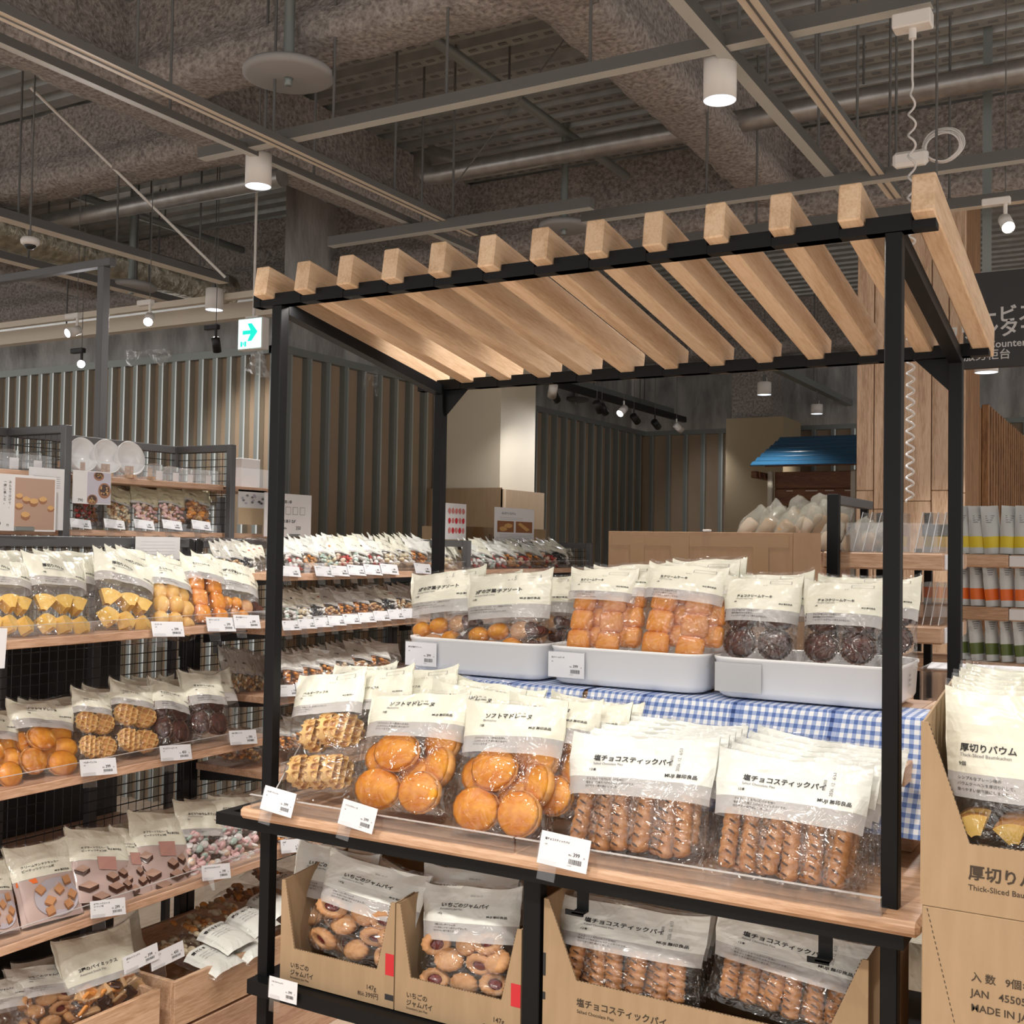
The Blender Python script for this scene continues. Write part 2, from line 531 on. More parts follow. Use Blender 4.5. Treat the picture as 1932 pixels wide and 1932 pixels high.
# profiled steel deck of the ceiling
b = M()
prof = []
PITCH_Y = 0.17
y = -6.0
while y < 13:
    prof += [(y, DECK_Z), (y + 0.085, DECK_Z), (y + 0.095, DECK_Z + 0.045), (y + 0.16, DECK_Z + 0.045)]
    y += PITCH_Y
vs, fs = [], []
for (yy, zz) in prof: vs += [(-12, yy, zz), (8, yy, zz)]
fs = [(2 * i, 2 * i + 1, 2 * i + 3, 2 * i + 2) for i in range(len(prof) - 1)]
b.add(vs, fs, 'deck_metal')
b.box((-12, -6, DECK_Z + 0.1), (8, 13, DECK_Z + 0.12), 'deck_dark')
ceil = struct(b.obj('ceiling'))
# stamped dimples along the flat flanges of the deck, over the bays in view
def dimples(name, x0, x1, y0, y1):
    d = M()
    k = int((y0 + 6) / PITCH_Y)
    while -6 + k * PITCH_Y < y1:
        yy = -6 + k * PITCH_Y
        x = x0
        while x < x1:
            d.box((x, yy + 0.030, DECK_Z - 0.004), (x + 0.045, yy + 0.052, DECK_Z - 0.0005), 'dimple')
            x += 0.085
        k += 1
    o = d.obj(name, ceil)
    return o
dimples('dimple_strip', -1.9, 3.4, 1.3, 4.1)

def beam(p0, p1, zb, hw=0.125, web=0.06, fl=0.13, seed=0, name='beam_spray'):
    """I-beam under a lumpy coat of sprayed fireproofing, from p0 to p1 (x, y); zb is its underside."""
    p0, p1 = Vector((*p0, 0)), Vector((*p1, 0))
    d = (p1 - p0)
    L_ = d.length
    d.normalize()
    n = Vector((-d.y, d.x, 0))
    z = zb
    sec = [(-web, DECK_Z), (-web, z + fl + 0.10), (-web - 0.02, z + fl + 0.04), (-hw, z + fl), (-hw - 0.008, z + fl * 0.5), (-hw, z + 0.012), (-hw * 0.5, z), (0, z),
           (hw * 0.5, z), (hw, z + 0.012), (hw + 0.008, z + fl * 0.5), (hw, z + fl), (web + 0.02, z + fl + 0.04), (web, z + fl + 0.10), (web, DECK_Z)]
    k = max(2, int(L_ / 0.055))
    def fn(u, v):
        i = min(int(round(u * (len(sec) - 1))), len(sec) - 1)
        o, zz = sec[i]
        p = p0 + d * (L_ * v) + n * o
        p.z = zz
        q = mnoise.noise_vector(p * 6 + Vector((seed, 0, 0))) * 0.014 + mnoise.noise_vector(p * 17) * 0.008
        if i in (0, len(sec) - 1): q.z = 0
        return p + q
    m = M()
    m.grid(fn, len(sec) - 1, k, 'spray_fire')
    return m
for i, a in enumerate((((-2.0, 1.27), (0.3, 1.27), 3.5), ((-9, 2.0), (-2.0, 2.0), 3.5), ((-2.05, -4.0), (-2.05, 4.2), 3.5), ((0.17, 1.2), (0.17, 4.2), 3.5),
                       ((-9, 4.22), (7, 4.22), 3.42), ((-9, 8.6), (7, 8.6), 3.42), ((-5.6, -3), (-5.6, 4.2), 3.5), ((3.6, 1.2), (3.6, 4.2), 3.5))):
    o = beam(*a, seed=i * 3)
    o = struct(o.obj('trim_%d' % (i + 1)))

# stud walls: boards behind a row of galvanised channels under a top track
WALL_Z = 2.76
def stud_mesh():
    m = M()
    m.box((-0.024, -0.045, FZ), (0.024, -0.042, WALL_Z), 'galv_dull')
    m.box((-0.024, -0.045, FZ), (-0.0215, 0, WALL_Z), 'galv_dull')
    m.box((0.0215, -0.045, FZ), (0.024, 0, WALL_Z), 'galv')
    m.box((0.010, -0.047, FZ), (0.024, -0.0445, WALL_Z), 'galv')  # brighter steel paints the flange edge as catching the light
    return m
SX, SY, SY2 = -2.87, 3.285, 9.3
def wall(name, lo, hi):
    return struct(M().box(lo, hi, 'board_brown').obj(name))
w1 = wall('wall_left', (-12, SY + 0.045, FZ), (SX - 0.045, SY + 0.10, WALL_Z))
w2 = wall('wall_side', (SX - 0.10, SY + 0.045, FZ), (SX - 0.045, SY2 + 0.1, WALL_Z))
w3 = wall('wall_back', (SX - 0.1, SY2 + 0.045, FZ), (6, SY2 + 0.1, WALL_Z))
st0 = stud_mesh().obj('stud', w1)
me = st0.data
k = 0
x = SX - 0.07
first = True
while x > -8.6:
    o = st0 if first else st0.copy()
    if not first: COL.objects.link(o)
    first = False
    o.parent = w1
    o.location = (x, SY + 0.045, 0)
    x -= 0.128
def run(w, pts, rz):
    for p in pts:
        o = bpy.data.objects.new('stud', me)
        COL.objects.link(o)
        o.parent = w
        o.location = p
        o.rotation_euler = (0, 0, rz)
run(w2, [(SX - 0.045, SY + 0.09 + 0.2 * i, 0) for i in range(30)], PI / 2)
run(w3, [(SX + 0.08 + 0.2 * i, SY2 + 0.045, 0) for i in range(32)], 0)
for w, lo, hi in ((w1, (-12, SY - 0.006, WALL_Z - 0.03), (SX, SY + 0.1, WALL_Z + 0.02)), (w2, (SX - 0.1, SY - 0.006, WALL_Z - 0.03), (SX + 0.006, SY2 + 0.1, WALL_Z + 0.02)),
                  (w3, (SX - 0.1, SY2 - 0.006, WALL_Z - 0.03), (6, SY2 + 0.1, WALL_Z + 0.02))):
    M().box(lo, hi, 'galv_dull').obj('top_track', w)
# grey dust sheets closing the gap above the stud walls
def sheet(name, a, b_, z0, z1, seed):
    a, b_ = Vector((*a, 0)), Vector((*b_, 0))
    n = Vector((-(b_ - a).y, (b_ - a).x, 0)).normalized()
    def fn(u, v):
        p = a.lerp(b_, u)
        p.z = z0 + (z1 - z0) * v
        return p + n * (0.05 * mnoise.noise(Vector((p.x * 1.3 + p.y * 1.3, seed, p.z * 0.5))) + 0.02 * mnoise.noise(Vector((p.x * 5 + p.y * 5 + p.z * 2, seed, 0))))
    m = M()
    m.grid(fn, 120, 10, 'plastic_sheet')
    return struct(m.obj(name))
sheet('trim_21', (-12, SY + 0.35), (SX - 0.2, SY + 0.35), WALL_Z - 0.1, 3.12, 1)
sheet('trim_22', (SX - 0.25, SY + 0.3), (SX - 0.25, SY2 + 0.2), WALL_Z - 0.1, DECK_Z, 2)
sheet('trim_23', (SX - 0.3, SY2 + 0.3), (6, SY2 + 0.3), WALL_Z - 0.1, DECK_Z, 3)
# cream column by the side wall, boxed in card at its foot
cx0, cx1, cy0, cy1 = -2.62, -2.0, 5.05, 5.65
def rect(p0, p1, ax, v):
    a, c = at(*p0, ax, v), at(*p1, ax, v)
    return a, c
cc = at(947, 920, 'z', 1.93)
CX, CY = cc.x, cc.y
xl = at(800, 920, 'y', CY).x
yb = at(1027, 928, 'x', CX).y
col_ = struct(M().box((xl + 0.06, CY + 0.05, FZ), (CX - 0.05, yb - 0.08, 3.45), 'column_paint').obj('wall_pillar'))
c = thing('column_guard', 'brown cardboard sleeve wrapped round the foot of the cream column', 'cardboard', (0, 0, 0))
m = M().box((xl, CY, FZ), (CX, CY + 0.008, 1.93), 'cardboard')
m.box((xl, CY, FZ), (xl + 0.008, yb, 1.93), 'cardboard')
m.obj('front_flap', c)
m = M().box((CX - 0.008, CY, FZ), (CX, yb, 1.92), 'cardboard')
m.box((CX, CY + 0.02, FZ), (CX + 0.003, CY + 0.06, 1.92), 'cardboard_edge')
m.obj('side_flap', c)
# dark beige partition far behind
a = at(1370, 790, 'y', 8.3)
c = at(1478, 790, 'y', 8.3)
struct(M().box((a.x, 8.3, FZ), (c.x, 8.9, a.z), 'beige_wall').obj('wall_partition'))
a, c = at(1382, 690, 'y', 8.5), at(1455, 790, 'y', 8.5)
struct(M().box((a.x, 8.5, c.z), (c.x, 8.85, DECK_Z), 'spray_fire').obj('wall_post'))
# service counter end: timber-clad column, slatted wall and plank wall
WX0, WX1, WY = 0.606, 1.19, 4.2
wc = struct(M().box((WX0 + 0.015, WY + 0.015, FZ), (WX1 - 0.01, WY + 0.62, 3.9), 'dark_slat').obj('wall_cladding'))
def plank(parent, x0, x1, z0, z1, yf, m='cladding', t=0.02):
    o = M().rbox((-(x1 - x0) / 2, 0, 0), ((x1 - x0) / 2, t, z1 - z0), m, 0.003).obj('plank', parent)
    o.location = ((x0 + x1) / 2, yf, z0)
    return o
edges = [at(p, 800, 'y', WY).x for p in (1616, 1649, 1668, 1705, 1757.5, 1790, 1822)]
joints = [1.73, 3.0, 1.7, 1.65, 1.70, 1.74]
for i in range(6):
    x0, x1 = edges[i] + 0.002, edges[i + 1] - 0.003
    zj = at((1632, 1660, 1690, 1730, 1774, 1800)[i], (925, 960, 940, 945, 925, 930)[i], 'y', WY).z
    plank(wc, x0, x1, FZ + 0.01, zj - 0.003, WY - 0.004)
    plank(wc, x0, x1, zj, 3.88, WY - 0.004)
sl = struct(M().box((WX1 - 0.06, WY + 0.64, FZ), (WX1 - 0.01, 8.0, 2.36), 'dark_slat').obj('wall_slatted'))
for i in range(24):
    M().rbox((-0.02, -0.022, FZ), (0.02, 0.022, 2.37), 'dark_slat', 0.003).obj('slat', sl, (WX1 + 0.012, WY + 0.72 + i * 0.13, 0.01))
pw = struct(M().box((WX1 - 0.05, 7.95, FZ), (4.2, 8.0, 2.4), 'dark_slat').obj('wall_planks'))
for i in range(8):
    plank(pw, WX1 + 0.03 + i * 0.26, WX1 + 0.285 + i * 0.26, FZ + 0.01, 2.38, 7.935, 'cladding', 0.013)

# ------------------------------------------------------------------ rails, pipes, lamps under the ceiling
RAIL_Z = 3.12
def bar(p0, p1, w, h, m='rail_side', under=None, groove=None):
    """Straight channel between two points; w wide, h tall, its top at the points' height."""
    p0, p1 = Vector(p0), Vector(p1)
    d = p1 - p0
    L_ = d.length
    q = d.to_track_quat('Y', 'Z').to_matrix().to_4x4()
    tf = T(*p0) @ q
    b = M()
    if under:
        b.box((-w / 2, 0, -h), (w / 2, L_, -h * 0.985), under, tf)
        b.box((-w / 2, 0, -h * 0.985), (w / 2, L_, 0), m, tf)
        if groove: b.box((-w * 0.07, 0, -h - 0.002), (w * 0.07, L_, -h * 0.97), groove, tf)
    else:
        b.box((-w / 2, 0, -h), (w / 2, L_, 0), m, tf)
    return b
def rods(parent, pts, zb, name='hanger_rod', r=0.006):
    for x, y in pts:
        M().tube([(x, y, zb), (x, y, DECK_Z + 0.02)], r, 'rail_side', 6).obj(name, parent)
def rail(name, label, cat, p0, p1, w, h, m, under=None, groove=None, hang=(), group=None):
    t = thing(name, label, cat, (0, 0, 0), 0, group)
    bar(p0, p1, w, h, m, under, groove).obj('channel', t)
    p0, p1 = Vector(p0), Vector(p1)
    rods(t, [tuple(p0.lerp(p1, k))[:2] for k in hang], min(p0.z, p1.z))
    return t
zr = RAIL_Z
def px_rail(name, label, cat, a, b_, w, h, m, under=None, groove=None, hang=(), ax='x', z=None):
    """A rail along an axis of the building, through the point seen at pixel a and ending abreast of pixel b_."""
    z = zr if z is None else z
    A, B = at(*a, 'z', z - h), at(*b_, 'z', z - h)
    if ax == 'y':
        x = (A.x + B.x) / 2
        p0, p1 = (x, A.y, z), (x, B.y, z)
    else:
        y = (A.y + B.y) / 2
        p0, p1 = (A.x, y, z), (B.x, y, z)
    return rail(name, label, cat, p0, p1, w, h, m, under, groove, hang)
px_rail('track_rail', 'long beige lighting track crossing above the front of the stand', 'track', (-260, -90), (895, 445), 0.055, 0.03, 'rail_side', 'rail_beige', 'rail_side', (0.30, 0.52, 0.78), 'y')
px_rail('ceiling_channel', 'grey steel channel running beside the long beige track', 'channel', (-260, -34), (890, 478), 0.035, 0.032, 'rail_side', 'lip_grey', None, (0.35, 0.6, 0.85), 'y', 3.14)
px_rail('cross_channel', 'grey steel channel crossing the whole ceiling above both cylinder downlights', 'channel', (376, 300), (1760, 14), 0.05, 0.045, 'rail_side', 'lip_grey', None, (0.12, 0.24, 0.42, 0.62, 0.80, 0.96), 'x', 3.17)
px_rail('track_rail', 'beige lighting track to the right of the right cylinder downlight', 'track', (1330, -110), (1688, 375), 0.055, 0.03, 'rail_side', 'rail_beige', 'rail_side', (0.45, 0.7, 0.95), 'y')
px_rail('ceiling_channel', 'grey steel channel that carries the right cylinder downlight', 'channel', (1215, -90), (1585, 370), 0.045, 0.045, 'rail_side', 'lip_grey', None, (0.5, 0.8), 'y', 3.16)
px_rail('track_rail', 'beige lighting track at the left, upper of two', 'track', (-200, 360), (432, 534), 0.08, 0.045, 'rail_side', 'rail_beige', None, (0.3, 0.6, 0.9), 'y')
px_rail('track_rail', 'beige lighting track at the left, lower of two, behind the grey post', 'track', (-200, 440), (346, 578), 0.08, 0.045, 'rail_side', 'rail_beige', None, (0.4, 0.8), 'y')
px_rail('track_rail', 'thin white track carrying the two white spotlights', 'track', (-500, 690), (462, 553), 0.04, 0.04, 'rail_beige', None, None, (0.3, 0.6, 0.85), 'x', 3.05)
px_rail('ceiling_channel', 'thick beige channel below the thin white spotlight track', 'channel', (-500, 720), (512, 580), 0.08, 0.10, 'rail_beige', None, None, (0.3, 0.7), 'x', 3.05)
px_rail('track_rail', 'black track above the studs of the left wall', 'track', (-500, 752), (512, 626), 0.035, 0.035, 'black_plastic', None, None, (0.3, 0.75), 'x', 2.98)
px_rail('ceiling_channel', 'far grey channel just above the front ends of the slats', 'channel', (1150, 450), (1990, 247), 0.05, 0.05, 'rail_side', 'lip_grey', None, (0.3, 0.7), 'x')
px_rail('track_rail', 'beige track carrying the white spotlight at the right edge', 'track', (1150, 500), (1990, 345), 0.05, 0.05, 'rail_side', 'rail_beige', None, (0.4, 0.8), 'x', 3.1)
px_rail('ceiling_channel', 'grey channel behind the left slats of the pergola', 'channel', (620, 465), (1120, 395), 0.05, 0.05, 'rail_side', 'lip_grey', None, (0.5,), 'x', 3.1)
px_rail('track_rail', 'black track with small spotlights seen below the rear beam', 'track', (1010, 722), (1310, 800), 0.05, 0.06, 'black_plastic', None, None, (0.2, 0.6), 'y', 2.96)
px_rail('ceiling_channel', 'grey channel above the black track behind the stand', 'channel', (1060, 722), (1300, 788), 0.07, 0.05, 'galv_dull', None, None, (0.2, 0.6), 'y', 3.06)
px_rail('ceiling_channel', 'grey channel running past the timber column above the blue roof', 'channel', (1440, 700), (1640, 775), 0.07, 0.06, 'galv_dull', None, None, (0.4,), 'y', 3.06)
# pipes and ducts
def pipe(name, label, cat, pts, r, m, hang=()):
    t = thing(name, label, cat)
    M().tube(pts, r, m, 16).obj('pipe', t)
    for i in hang:
        p = Vector(pts[0]).lerp(Vector(pts[-1]), i)
        M().tube([(p.x, p.y, p.z + r), (p.x, p.y, DECK_Z + 0.02)], 0.006, 'rail_side', 6).obj('hanger_rod', t)
    return t
a, b_ = at(800, 330, 'z', 3.62), at(1990, 130, 'z', 3.62)
yy = (a.y + b_.y) / 2
elbow = [(a.x - 0.02, yy + 0.25, 3.80), (a.x - 0.05, yy + 0.12, 3.79), (a.x - 0.06, yy + 0.03, 3.74), (a.x - 0.04, yy, 3.66), (a.x + 0.02, yy, 3.625), (a.x + 0.10, yy, 3.62)]
pipe('air_pipe', 'silver pipe with an elbow hung below the far deck bay', 'pipe', elbow + [(a.x + 1.2, yy, 3.62), (b_.x, yy, 3.62)], 0.055, 'spiral_duct', (0.45, 0.75))
a, b_ = at(90, 420, 'z', 3.45), at(520, 330, 'z', 3.45)
pipe('air_pipe', 'silver pipe behind the left cylinder downlight', 'pipe', [(a.x, a.y, 3.45), (b_.x, a.y, 3.45)], 0.05, 'spiral_duct', (0.6,))
a, b_ = at(700, -10, 'z', 3.72), at(1130, 300, 'z', 3.72)
pipe('sprinkler_pipe', 'thin lagged sprinkler pipe crossing the middle of the ceiling', 'pipe', [(a.x, a.y - 1, 3.72), (a.x, b_.y + 0.35, 3.72)], 0.026, 'galv_dull', (0.6,))
a, b_ = at(-150, 270, 'z', 3.7), at(470, 470, 'z', 3.7)
pipe('sprinkler_pipe', 'thin sprinkler pipe at the far left of the ceiling', 'pipe', [(a.x, a.y, 3.7), (a.x, b_.y, 3.7)], 0.026, 'galv_dull', (0.7,))
a, b_ = at(-100, 455, 'z', 3.2), at(460, 588, 'z', 3.2)
pipe('foil_duct', 'foil wrapped air duct at the left above the tall grey post', 'duct', [(a.x, a.y, 3.36), (a.x, b_.y, 3.36)], 0.13, 'foil_duct', (0.3, 0.7))
# slanting brace wires
def rod(name, label, p, q, r, m='galv'):
    return tag(M().tube([p, q], r, m, 6).obj(name), label, 'rod')
rod('brace_rod', 'bright slanting brace rod at the left of the ceiling', at(58, 165, 'y', 1.45), at(425, 523, 'y', 2.55), 0.0085, 'lamp_white')
rod('brace_wire', 'thin slanting wire beside the silver pipe elbow', at(842, 370, 'y', 2.6), at(1082, 52, 'y', 2.2), 0.004, 'rail_side')
# sprinkler shield discs
def disc(px, py, w, z, label, m='disc_grey', up=0.5):
    p = at(px, py, 'z', z)
    r = w / F_PX * depth(p) / 2
    t = thing('ceiling_disc', label, 'disc', p)
    M().lathe([(0.001, -0.004), (r * 0.9, -0.004), (r, 0.004), (r, 0.02), (r * 0.94, 0.032), (0.001, 0.032)], m, 40).obj('disc', t)
    M().tube([(0, 0, 0.02), (0, 0, DECK_Z - z + 0.02)], 0.022, 'galv_dull', 10).obj('stem', t)
    M().lathe([(0.012, -0.035), (0.016, -0.03), (0.013, -0.015), (0.02, -0.003)], 'galv_dull', 12).obj('nozzle', t)
disc(544, 146, 170, 3.35, 'large round grey shield disc above the left cylinder downlight')
disc(1064, 432, 96, 3.35, 'round grey shield disc half hidden behind the middle slats')
disc(248, 545, 92, 3.1, 'round grey shield disc behind the tall grey post')
disc(1086, 757, 50, 2.97, 'small dark disc beside the black track behind the stand', 'disc_dark')
disc(1640, 727, 36, 3.0, 'small dark disc left of the timber column', 'disc_dark')

def lamp_in(parent, power, angle=100, r=0.035, color=(0.97, 0.96, 0.98), z=-0.02):
    l = bpy.data.lights.new('lamp', 'SPOT')
    l.energy = power
    l.color = color
    l.spot_size = math.radians(angle)
    l.spot_blend = 0.8
    l.shadow_soft_size = r
    o = bpy.data.objects.new('lamp', l)
    COL.objects.link(o)
    o.parent = parent
    o.location = (0, 0, z)
    return o
def downlight(px, py, w, h, label, d=None, ztop=None, power=90):
    """Cylinder downlight; (px, py) is the middle of its lower rim."""
    dd = 0.11 * F_PX / w
    p = CAM + ray(px, py) * dd
    H = h / F_PX * dd
    t = thing('cylinder_downlight', label, 'downlight', p)
    M().tube([(0, 0, h / F_PX * dd), (0, 0, DECK_Z - p.z + 0.02)], 0.003, 'rail_side', 6).obj('hanger_rod', t)
    r = 0.055
    M().lathe([(r * 0.86, 0.045), (r * 0.98, 0.0), (r, 0.0), (r, H - 0.004), (r - 0.004, H), (0.001, H)], 'lamp_white', 36).obj('housing', t)
    M().lathe([(r * 0.55, 0.040), (r * 0.80, 0.016), (r * 0.97, 0.001)], 'lamp_inner', 30).obj('reflector', t)
    M().lathe([(0.001, 0.034), (r * 0.62, 0.034), (r * 0.62, 0.036), (0.001, 0.036)], 'lamp_glow', 24).obj('lens', t)
    m = M().tube([(0.02, 0, H), (0.02, 0.0, H + 0.03), (-0.03, 0.02, H + 0.06)], 0.004, 'cord_white', 6)
    m.box((-0.012, -0.012, H), (0.012, 0.012, H + 0.06), 'rail_side')
    m.obj('bracket', t)
    lamp_in(t, power, 110, 0.03, (1.0, 0.94, 0.87), -0.01)
    return t
downlight(1358, 190, 62, 84, 'white cylinder downlight glowing above the right slats', power=60)
downlight(487, 352, 49, 62, 'white cylinder downlight glowing left of the pergola', power=60)
downlight(404, 585, 33, 40, 'small white cylinder downlight above the exit sign', power=45)
downlight(1442, 745, 26, 24, 'small white downlight behind the stand above the partition', power=30)
downlight(1541, 781, 22, 18, 'smallest white downlight above the blue roof', power=30)
downlight(1861, 703, 42, 14, 'white downlight just under the dark service sign', power=40)
def spotlight(px, py, dist, aim, label, L_=0.09, r=0.026, white=True, lit=True, power=20, box=True, ztop=None, angle=60):
    """Track spotlight whose glowing mouth is seen at the pixel; it hangs from a track gear box."""
    p = CAM + ray(px, py) * dist
    t = thing('track_spotlight', label, 'spotlight', p)
    aim = (Vector(aim) - p).normalized()
    rot = aim.to_track_quat('-Z', 'Y')
    mm = 'lamp_white' if white else 'black_plastic'
    h = M().lathe([(r * 0.9, 0.01), (r, 0.0), (r, L_), (r * 0.5, L_ + 0.006), (0.001, L_ + 0.006)], mm, 20).obj('housing', t)
    h.rotation_euler = rot.to_euler()
    if lit:
        g = M().lathe([(0.001, 0.004), (r * 0.86, 0.004), (r * 0.86, 0.006), (0.001, 0.006)], 'lamp_glow', 18).obj('lens', t)
        g.rotation_euler = rot.to_euler()
        l = lamp_in(t, power, angle, 0.025)
        l.rotation_euler = rot.to_euler()
        l.location = aim * 0.012
    e = -aim * (L_ * 0.8)
    zt = (ztop - p.z) if ztop else e.z + 0.07
    m = M().tube([e, (e.x, e.y, zt)], 0.008, mm, 8)
    m.obj('arm', t)
    M().tube([(e.x, e.y, zt), (e.x, e.y, DECK_Z - p.z + 0.02)], 0.0025, 'rail_side', 5).obj('hanger_rod', t)
    if box: M().rbox((e.x - 0.09, e.y - 0.017, zt), (e.x + 0.02, e.y + 0.017, zt + 0.03), mm, 0.004).obj('gear_box', t)
    return t
spotlight(126, 629, 6.4, (-3.4, -1.5, 1.2), 'white track spotlight at far left, glowing, left of the tall grey post', power=45)
spotlight(279, 608, 6.2, (-1.2, 0.2, 1.2), 'white track spotlight glowing just right of the tall grey post', power=35)
spotlight(153, 687, 6.9, (1.6, -2.2, 1.6), 'black track spotlight shining towards us at the left wall', white=False, power=30)
spotlight(410, 664, 7.0, (-3.2, 3.3, 1.6), 'unlit black track spotlight left of the exit sign', white=False, lit=False)
spotlight(1903, 430, 4.6, (2.4, 0.2, 0.8), 'white track spotlight glowing at the right edge', power=90)
for i, (px, py, w_, lit, lab) in enumerate(((1041, 748, 1, 1, 'first and leftmost spotlight of the far black track, glowing'), (1051, 757, 0, 1, 'second spotlight of the far black track, pointing straight down'),
        (1133, 776, 0, 0, 'third spotlight of the far black track, a dark one'), (1143, 780, 0, 1, 'fourth spotlight of the far black track, dark with a lit mouth'),
        (1169, 781, 1, 1, 'fifth spotlight of the far black track, glowing white'), (1203, 796, 0, 0, 'sixth spotlight of the far black track, unlit'),
        (1242, 806, 0, 1, 'seventh spotlight of the far black track, tiny'), (1287, 814, 1, 1, 'last spotlight of the far black track, glowing at its end'))):
    dist = 8.2 + i * 0.42
    tg = (-2.4, 5.4 + i * 0.7, 1.2) if px < 1280 else (-1.0, 9.2, 1.4)
    if i in (0, 4): tg = (CX, yb - 0.2, 1.75)
    spotlight(px, py, dist, tg if w_ else (-1.6, 7 + i, 0), lab, 0.10, 0.033, bool(w_), bool(lit), (20 if i == 0 else 90) if i in (0, 4) else 24 if w_ else 12, False, None, 80 if i in (0, 4) else 60)
# security camera dome
p = CAM + ray(57, 458) * 5.2
t = thing('dome_camera', 'small white security camera dome hanging at the upper left', 'camera', p)
M().lathe([(0.030, -0.012), (0.040, -0.006), (0.043, 0.010), (0.036, 0.022), (0.001, 0.024)], 'lamp_white', 28).obj('housing', t)
M().lathe([(0.001, -0.032), (0.014, -0.030), (0.024, -0.020), (0.028, -0.008), (0.001, -0.006)], 'black_plastic', 24).obj('dome', t)
M().tube([(0, 0, 0.02), (0, 0, DECK_Z - p.z + 0.02)], 0.004, 'rail_side', 8).obj('stem', t)
# exit sign with its rod
p0, p1 = at(449, 602, 'y', 2.6), at(494, 657, 'y', 2.6)
cx, w, h = (p0.x + p1.x) / 2, p1.x - p0.x, p0.z - p1.z
t = thing('exit_sign', 'glowing green and white exit sign with a right arrow', 'sign', (cx, 2.6, p1.z))
M().rbox((-w / 2, 0, 0), (w / 2, 0.06, h), 'lamp_white', 0.004).obj('housing', t)
f = M().box((-w * 0.46, -0.002, h * 0.04), (w * 0.46, 0.001, h * 0.96), 'exit_face')
arrow = [(-0.30, 0.06), (0.02, 0.06), (-0.10, 0.27), (0.06, 0.27), (0.30, 0.0), (0.06, -0.27), (-0.10, -0.27), (0.02, -0.06), (-0.30, -0.06)]
tf = T(0.02 * w, -0.002, h * 0.54) @ RX(PI / 2)
f.prism([(x * w, y * w) for x, y in arrow], 0, 0.001, 'exit_green', tf)
f.box((-w * 0.36, -0.003, h * 0.10), (-w * 0.29, -0.0015, h * 0.26), 'exit_green')
f.box((-w * 0.20, -0.003, h * 0.10), (-w * 0.13, -0.0015, h * 0.26), 'exit_green')
f.box((-w * 0.265, -0.003, h * 0.14), (-w * 0.225, -0.0015, h * 0.24), 'exit_green')
f.obj('lit_face', t)
M().box((-w * 0.25, 0.01, h), (w * 0.25, 0.05, h + 0.012), 'lamp_white').obj('cap', t)
M().tube([(0, 0.03, h), (0, 0.03, DECK_Z - p1.z + 0.02)], 0.008, 'lamp_white', 8).obj('rod', t)
# crumpled plastic bag hanging behind the sign
q = at(487, 680, 'y', 2.68)
def fn(u, v):
    a = 2 * PI * u
    r = 0.025 + 0.05 * v
    p = Vector((r * math.cos(a) * 1.2, r * 0.5 * math.sin(a), 0.085 - 0.17 * v - 0.03 * v * math.cos(a)))
    return p + mnoise.noise_vector(p * 40) * 0.014
m = M()
m.grid(fn, 28, 10, 'plastic_thin', False)
tag(m.obj('plastic_bag', None, q), 'small crumpled clear plastic bag hanging below the exit sign', 'bag')
# two torn plastic wisps below the dust sheets
for k, (px, py, w, h, yv) in enumerate(((700, 700, 0.10, 0.20, None), (282, 660, 0.34, 0.12, 3.2))):
    q = at(px, py, 'x', -2.78) if yv is None else at(px, py, 'y', yv)
    def fn(u, v):
        p = Vector(((u - 0.5) * w, (u - 0.5) * w * 0.3, -v * h * (0.6 + 0.4 * math.sin(u * 9 + k))))
        return p + mnoise.noise_vector(p * 25 + Vector((k, 0, 0))) * 0.02
    m = M()
    m.grid(fn, 20, 14, 'plastic_thin', False)
    tag(m.obj('plastic_scrap', None, q), ('torn clear plastic scrap hanging on the side wall track behind the pergola', 'torn clear plastic scrap hanging above the studs of the left wall')[k], 'plastic')
# power feed: white box on the cross channel and its coiled cord down to the till table
bx = at(1722, 38, 'y', 1.114)
t = thing('power_box', 'white power box with a coiled cord hanging at the upper right', 'power box', (bx.x, 1.114, 3.045))
M().rbox((-0.055, -0.03, 0), (0.055, 0.03, 0.045), 'lamp_white', 0.004).obj('box', t)
M().tube([(0, 0, 0), (0, 0, -0.03)], 0.011, 'lamp_white', 10).obj('strain_relief', t)
pts = [(0, 0, -0.02)]
z = -0.10
a = 0.0
pts.append((0, 0, -0.15))
z = -0.16
while z > -1.40:
    a += 2 * PI / 12
    z -= 0.034 / 12 if z < -0.60 else 0.062 / 12
    k = min(1, (-z - 0.15) / 0.1) * 0.0105
    pts.append((k * math.cos(a), k * math.sin(a), z))
M().tube(pts, 0.0034, 'cord_white', 6).obj('coiled_cord', t)
# wireless access point with its ring of slack cable
q = at(1718, 300, 'y', 1.9)
t = thing('access_point', 'white wireless access point with a coil of slack cable', 'router', q)
M().rbox((-0.062, -0.02, -0.028), (0.062, 0.02, 0.028), 'lamp_white', 0.012).obj('case', t)
c = at(1778, 277, 'y', 1.9) - q
m = M()
for k in range(4):
    rr = 0.050 + 0.004 * k
    pts = [(c.x + rr * 1.15 * math.cos(w_ * 2 * PI / 30 + k), c.y + 0.006 * k + 0.004 * math.sin(w_ * 0.9), c.z + rr * math.sin(w_ * 2 * PI / 30 + k) + 0.004 * k) for w_ in range(31)]
    m.tube(pts, 0.0035, 'cord_white', 6)
m.tube([(0.05, 0, 0.0), (c.x - 0.06, c.y, c.z + 0.01), (c.x - 0.05, c.y, c.z + 0.03)], 0.0035, 'cord_white', 6)
m.obj('cable_coil', t)
M().tube([(c.x - 0.02, c.y, c.z - 0.12), (c.x - 0.02, c.y, DECK_Z - q.z + 0.02)], 0.005, 'rail_side', 6).obj('hanger_rod', t)
